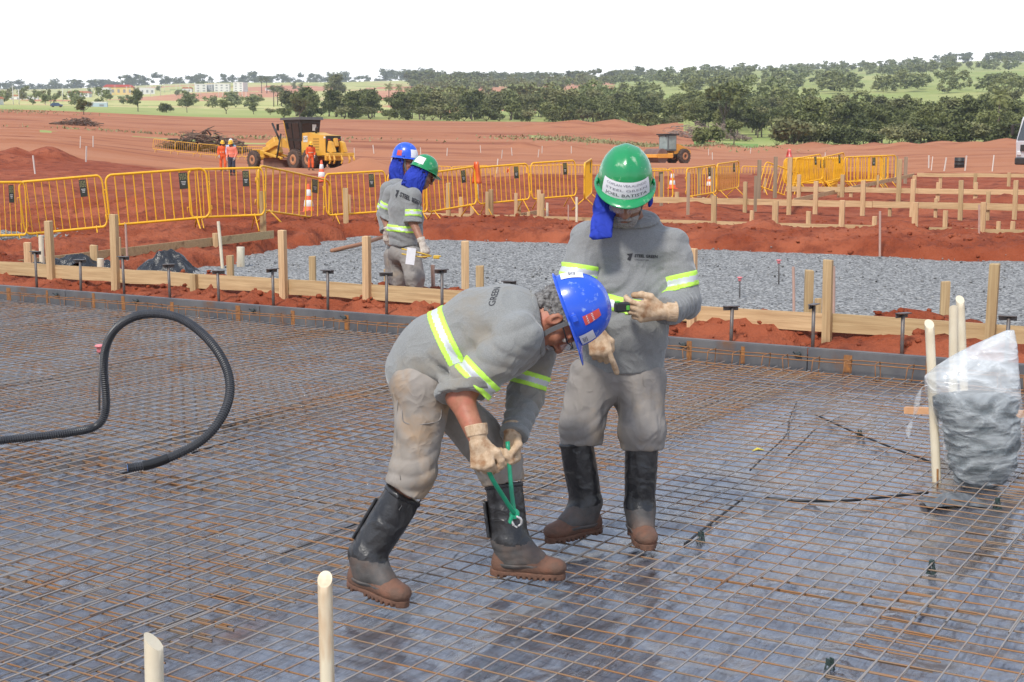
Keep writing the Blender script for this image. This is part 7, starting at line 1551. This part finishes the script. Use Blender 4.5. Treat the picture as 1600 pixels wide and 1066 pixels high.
for k in range(24): u = 1205 + k * 19 + tr_.uniform(-6, 6); plant('bush', u, tr_.uniform(238, 250), tr_.uniform(2.4, 4.2), lab['bush'], grp['bush'], 1.2)
# the woods further off, too many to single out
def mass(name, spec, label, li):
    V = []; F = []; n0 = 0; r_ = random.Random(hash(name) % 1000 + 3)
    protos = []
    for k in range(5):
        cs = crown_pts(r_, 1., 1.0, .10, 30, .85); v, f = leaf_quads(cs, r_, 14, .070, .062); protos.append((v, f))
    for (u0, u1, d0, d1, n, h0, h1) in spec:
        for k in range(n):
            u = r_.uniform(u0, u1); d = math.exp(r_.uniform(math.log(d0), math.log(d1))); p = P(u, 500, d)
            if d < 2200 and float(f2(np.array([p.x * .011]), np.array([p.y * .0048]), 3, 55)[0]) < (.47 if u > 560 else .40): continue
            z = float(land(np.array([p.x]), np.array([p.y]))[0]); h_ = r_.uniform(h0, h1); v, f = protos[r_.randrange(5)]; a = r_.uniform(0, 6.28); c_, s_ = math.cos(a), math.sin(a); w_ = h_ * r_.uniform(.9, 1.5)
            q = np.stack([(v[:, 0] * c_ - v[:, 1] * s_) * w_ + p.x, (v[:, 0] * s_ + v[:, 1] * c_) * w_ + p.y, v[:, 2] * h_ + z - .3], -1); V.append(q); F.append(f + n0); n0 += len(q)
    o = link(name, npmesh(np.concatenate(V), np.concatenate(F)), leafs[li]); tag(o, label, 'woods', kind='stuff')
mass('distant_woods', [(560, 1640, 440, 640, 85, 6, 10), (650, 1640, 640, 900, 110, 7, 12), (640, 1640, 900, 1500, 190, 7, 13), (640, 1640, 1500, 2300, 150, 8, 12), (1000, 1640, 1500, 2100, 70, 8, 13)], 'scattered darker trees over the far hillside', 1)
mass('distant_pale_woods', [(620, 1640, 470, 800, 110, 7, 12), (640, 1640, 800, 1600, 190, 8, 13), (-60, 420, 560, 900, 60, 4, 8), (-60, 560, 900, 1500, 50, 5, 8)], 'scattered paler trees over the far pasture', 3)
mass('horizon_woods', [(-80, 700, 2300, 3400, 420, 10, 22), (640, 1000, 1500, 2100, 110, 9, 14), (640, 760, 1350, 1500, 30, 12, 18), (1430, 1640, 1700, 2300, 120, 10, 16)], 'continuous line of woods along the horizon', 0)
# ---- settlement on the left skyline
white = mat('white_wall', (.72, .71, .68), rough=.8); redroof = mat('red_roof', (.55, .08, .06), (.48, .07, .05), .2, rough=.6); tile = mat('clay_tile_roof', (.50, .20, .11), (.42, .15, .08), .6, rough=.9); yellw = mat('yellow_wall', (.72, .55, .22), rough=.8); dwin = mat('window_dark', (.26, .27, .28), rough=.3)
def house(u, d, w_, dp, h_, wm, rm, label, storeys=1, gable=True, cat='house'):
    p = ground_pt(u, d, -.3); e = empty('house', p, rng.uniform(-.3, .3), label, cat, 'buildings of the far settlement'); m = MB(); m.box((0, 0, h_ / 2), (w_, dp, h_)); wl = m.build('wall', wm, e)
    m = MB()
    if gable: m.prism([(-w_ * .55, h_), (w_ * .55, h_), (w_ * .42, h_ + dp * .16), (-w_ * .42, h_ + dp * .16)], -dp * .55, dp * .55)
    else: m.box((0, 0, h_ + .25), (w_ * 1.02, dp * 1.02, .5))
    m.build('roof', rm, e); n = max(2, int(w_ / 4))
    for s_ in range(storeys):
        for k in range(n): m = MB(); m.box((-w_ / 2 + w_ * (k + .5) / n, -dp / 2 - .04, h_ * (s_ + .5) / storeys), (w_ / n * .4, .1, h_ / storeys * .42)); m.build('window', dwin, e)
D1 = 1150
house(201, D1, 23, 12, 6.5, yellw, redroof, 'big hall with red roof over yellow walls on the left skyline', cat='building'); house(178, D1 - 30, 9, 9, 6, white, white, 'white building left of the red-roofed hall', gable=False); house(243, D1, 12, 9, 5, white, white, 'low white building right of the red-roofed hall', gable=False); house(305, D1 + 30, 8, 8, 3.4, white, tile, 'small house with clay roof midway to the apartment blocks')
house(325, 1180, 10, 10, 6.5, white, white, 'left white apartment block on the skyline', 3, False, 'building'); house(340, 1190, 6, 9, 6, mat('grey_wall', (.40, .41, .42), rough=.8), white, 'grey block beside the left apartment block', 3, False, 'building'); house(358, 1180, 13, 10, 6.5, white, white, 'middle white apartment block on the skyline', 3, False, 'building'); house(386, 1180, 9, 10, 7.5, white, white, 'right white apartment block on the skyline', 4, False, 'building')
house(6, 500, 6, 5, 2.4, white, tile, 'small clay-roofed house at the left photo edge'); house(140, D1 - 100, 16, 9, 3.4, white, tile, 'long low clay-roofed house left of the hall'); house(45, 900, 8, 6, 3, white, tile, 'white house among trees at far left'); house(68, 900, 7, 6, 3, white, white, 'small white house right of the one among trees', gable=False); house(437, 1320, 14, 9, 3.2, white, tile, 'lone house above the pasture right of the apartment blocks'); house(165, 520, 8, 4, 1.6, mat('pale_blue_wall', (.45, .55, .62), rough=.7), white, 'low pale blue shed beside the dark round tree', gable=False)
for k in range(3): house(1556 + k * 22, 1900, 18, 14, 5, white, white, ['left long white shed on the right skyline', 'middle long white shed on the right skyline', 'right long white shed on the right skyline'][k], gable=False, cat='shed')
polem = mat('concrete_pole', (.62, .60, .56), rough=.8); pp0 = None
for k, (u, d, h_) in enumerate([(38, 560, 8), (47, 540, 6), (87, 620, 5), (114, 700, 7), (171, 1000, 8), (127, 900, 8)] + [(150 + 7.6 * i + rng.uniform(-3, 3), rng.uniform(950, 1250), 8) for i in range(26)] + [(352 + 6 * i, 1000 - 20 * i, 7) for i in range(8)]):
    if pp0 is None:
        pp0 = empty('utility_pole', (0, 0, 0)); m = MB(); m.tube([(0, 0, -.5), (0, 0, 8.)], [.20, .12], 7); m.build('pole', polem, pp0, smooth=True); m = MB(); m.box((0, 0, 7.6), (1.5, .12, .12)); m.build('crossarm', polem, pp0); o = pp0
    else: o = dup(pp0)
    o.location = ground_pt(u, d); o.scale = (1, 1, h_ / 8); tag(o, 'pale concrete utility pole among the far left buildings', 'utility pole', 'utility poles of the far settlement')
p = ground_pt(104, 470); m = MB(); m.prism([(-2, .35), (2, .35), (2, .9), (1.2, 1.0), (.7, 1.5), (-1.2, 1.5), (-1.8, 1.0), (-2, .9)], -.85, .85); e = empty('parked_car', p, .2, 'small dark blue car parked by the far left settlement', 'car'); m.build('body', mat('car_blue', (.05, .08, .16), rough=.3), e)
for x in (-1.25, 1.25):
    for y in (-.8, .8): m = MB(); m.lathe([(.01, -.1), (.33, -.1), (.33, .1), (.01, .1)], 14, Matrix.Translation((x, y, .33)) @ Matrix.Rotation(R(90), 4, 'X')); m.build('wheel', tyre, e, smooth=True)
# tufts and weeds on the banks
def tufts(name, spots, n, label, hgt=.28):
    r_ = np.random.default_rng(5); V = []; 
    for (u, y, w_, d_) in spots:
        c = ground_pt(u, y); x = c.x + r_.normal(0, w_, n); yy = c.y + r_.normal(0, d_, n); z = land(x, yy); a = r_.uniform(0, 6.28, n); h_ = hgt * r_.uniform(.4, 1.2, n); ww = .16; dx, dy = np.cos(a) * ww, np.sin(a) * ww; lx, ly = r_.normal(0, .2, n), r_.normal(0, .2, n)
        V.append(np.stack([np.stack([x - dx, yy - dy, z - .05], -1), np.stack([x + dx, yy + dy, z - .05], -1), np.stack([x + dx * .4 + lx, yy + dy * .4 + ly, z + h_], -1), np.stack([x - dx * .4 + lx, yy - dy * .4 + ly, z + h_], -1)], 1).reshape(-1, 3))
    v = np.concatenate(V); tag(link(name, npmesh(v, np.arange(len(v)).reshape(-1, 4)), mat('weed_green', (.22, .23, .09), (.30, .25, .13), .4, rough=.9)), label, 'weeds', kind='stuff')
tufts('weeds', [(1085, 205, 7, 4), (1060, 210, 5, 4), (880, 215, 6, 5), (940, 205, 7, 6), (15, 310, 9, 6), (330, 190, 14, 6), (1110, 200, 4, 4), (1290, 222, 6, 2), (1400, 228, 8, 2), (1330, 232, 8, 2), (1010, 205, 5, 4)], 420, 'thin green weeds on the earth banks')
# ---- air
hz = bpy.data.materials.new('haze_air'); hz.use_nodes = True; t = hz.node_tree; t.nodes.clear(); o_ = t.nodes.new('ShaderNodeOutputMaterial'); vp = t.nodes.new('ShaderNodeVolumePrincipled'); vp.inputs['Color'].default_value = (.86, .92, 1.0, 1); vp.inputs['Density'].default_value = .00019; vp.inputs['Anisotropy'].default_value = .2; t.links.new(vp.outputs[0], o_.inputs['Volume'])
zmax = LAND_TOP + 26.; m = MB(); m.box((0, 0, (zmax - 2) / 2), (9000, 9000, zmax + 2)); o = m.build('haze', hz); tag(o, kind='stuff')
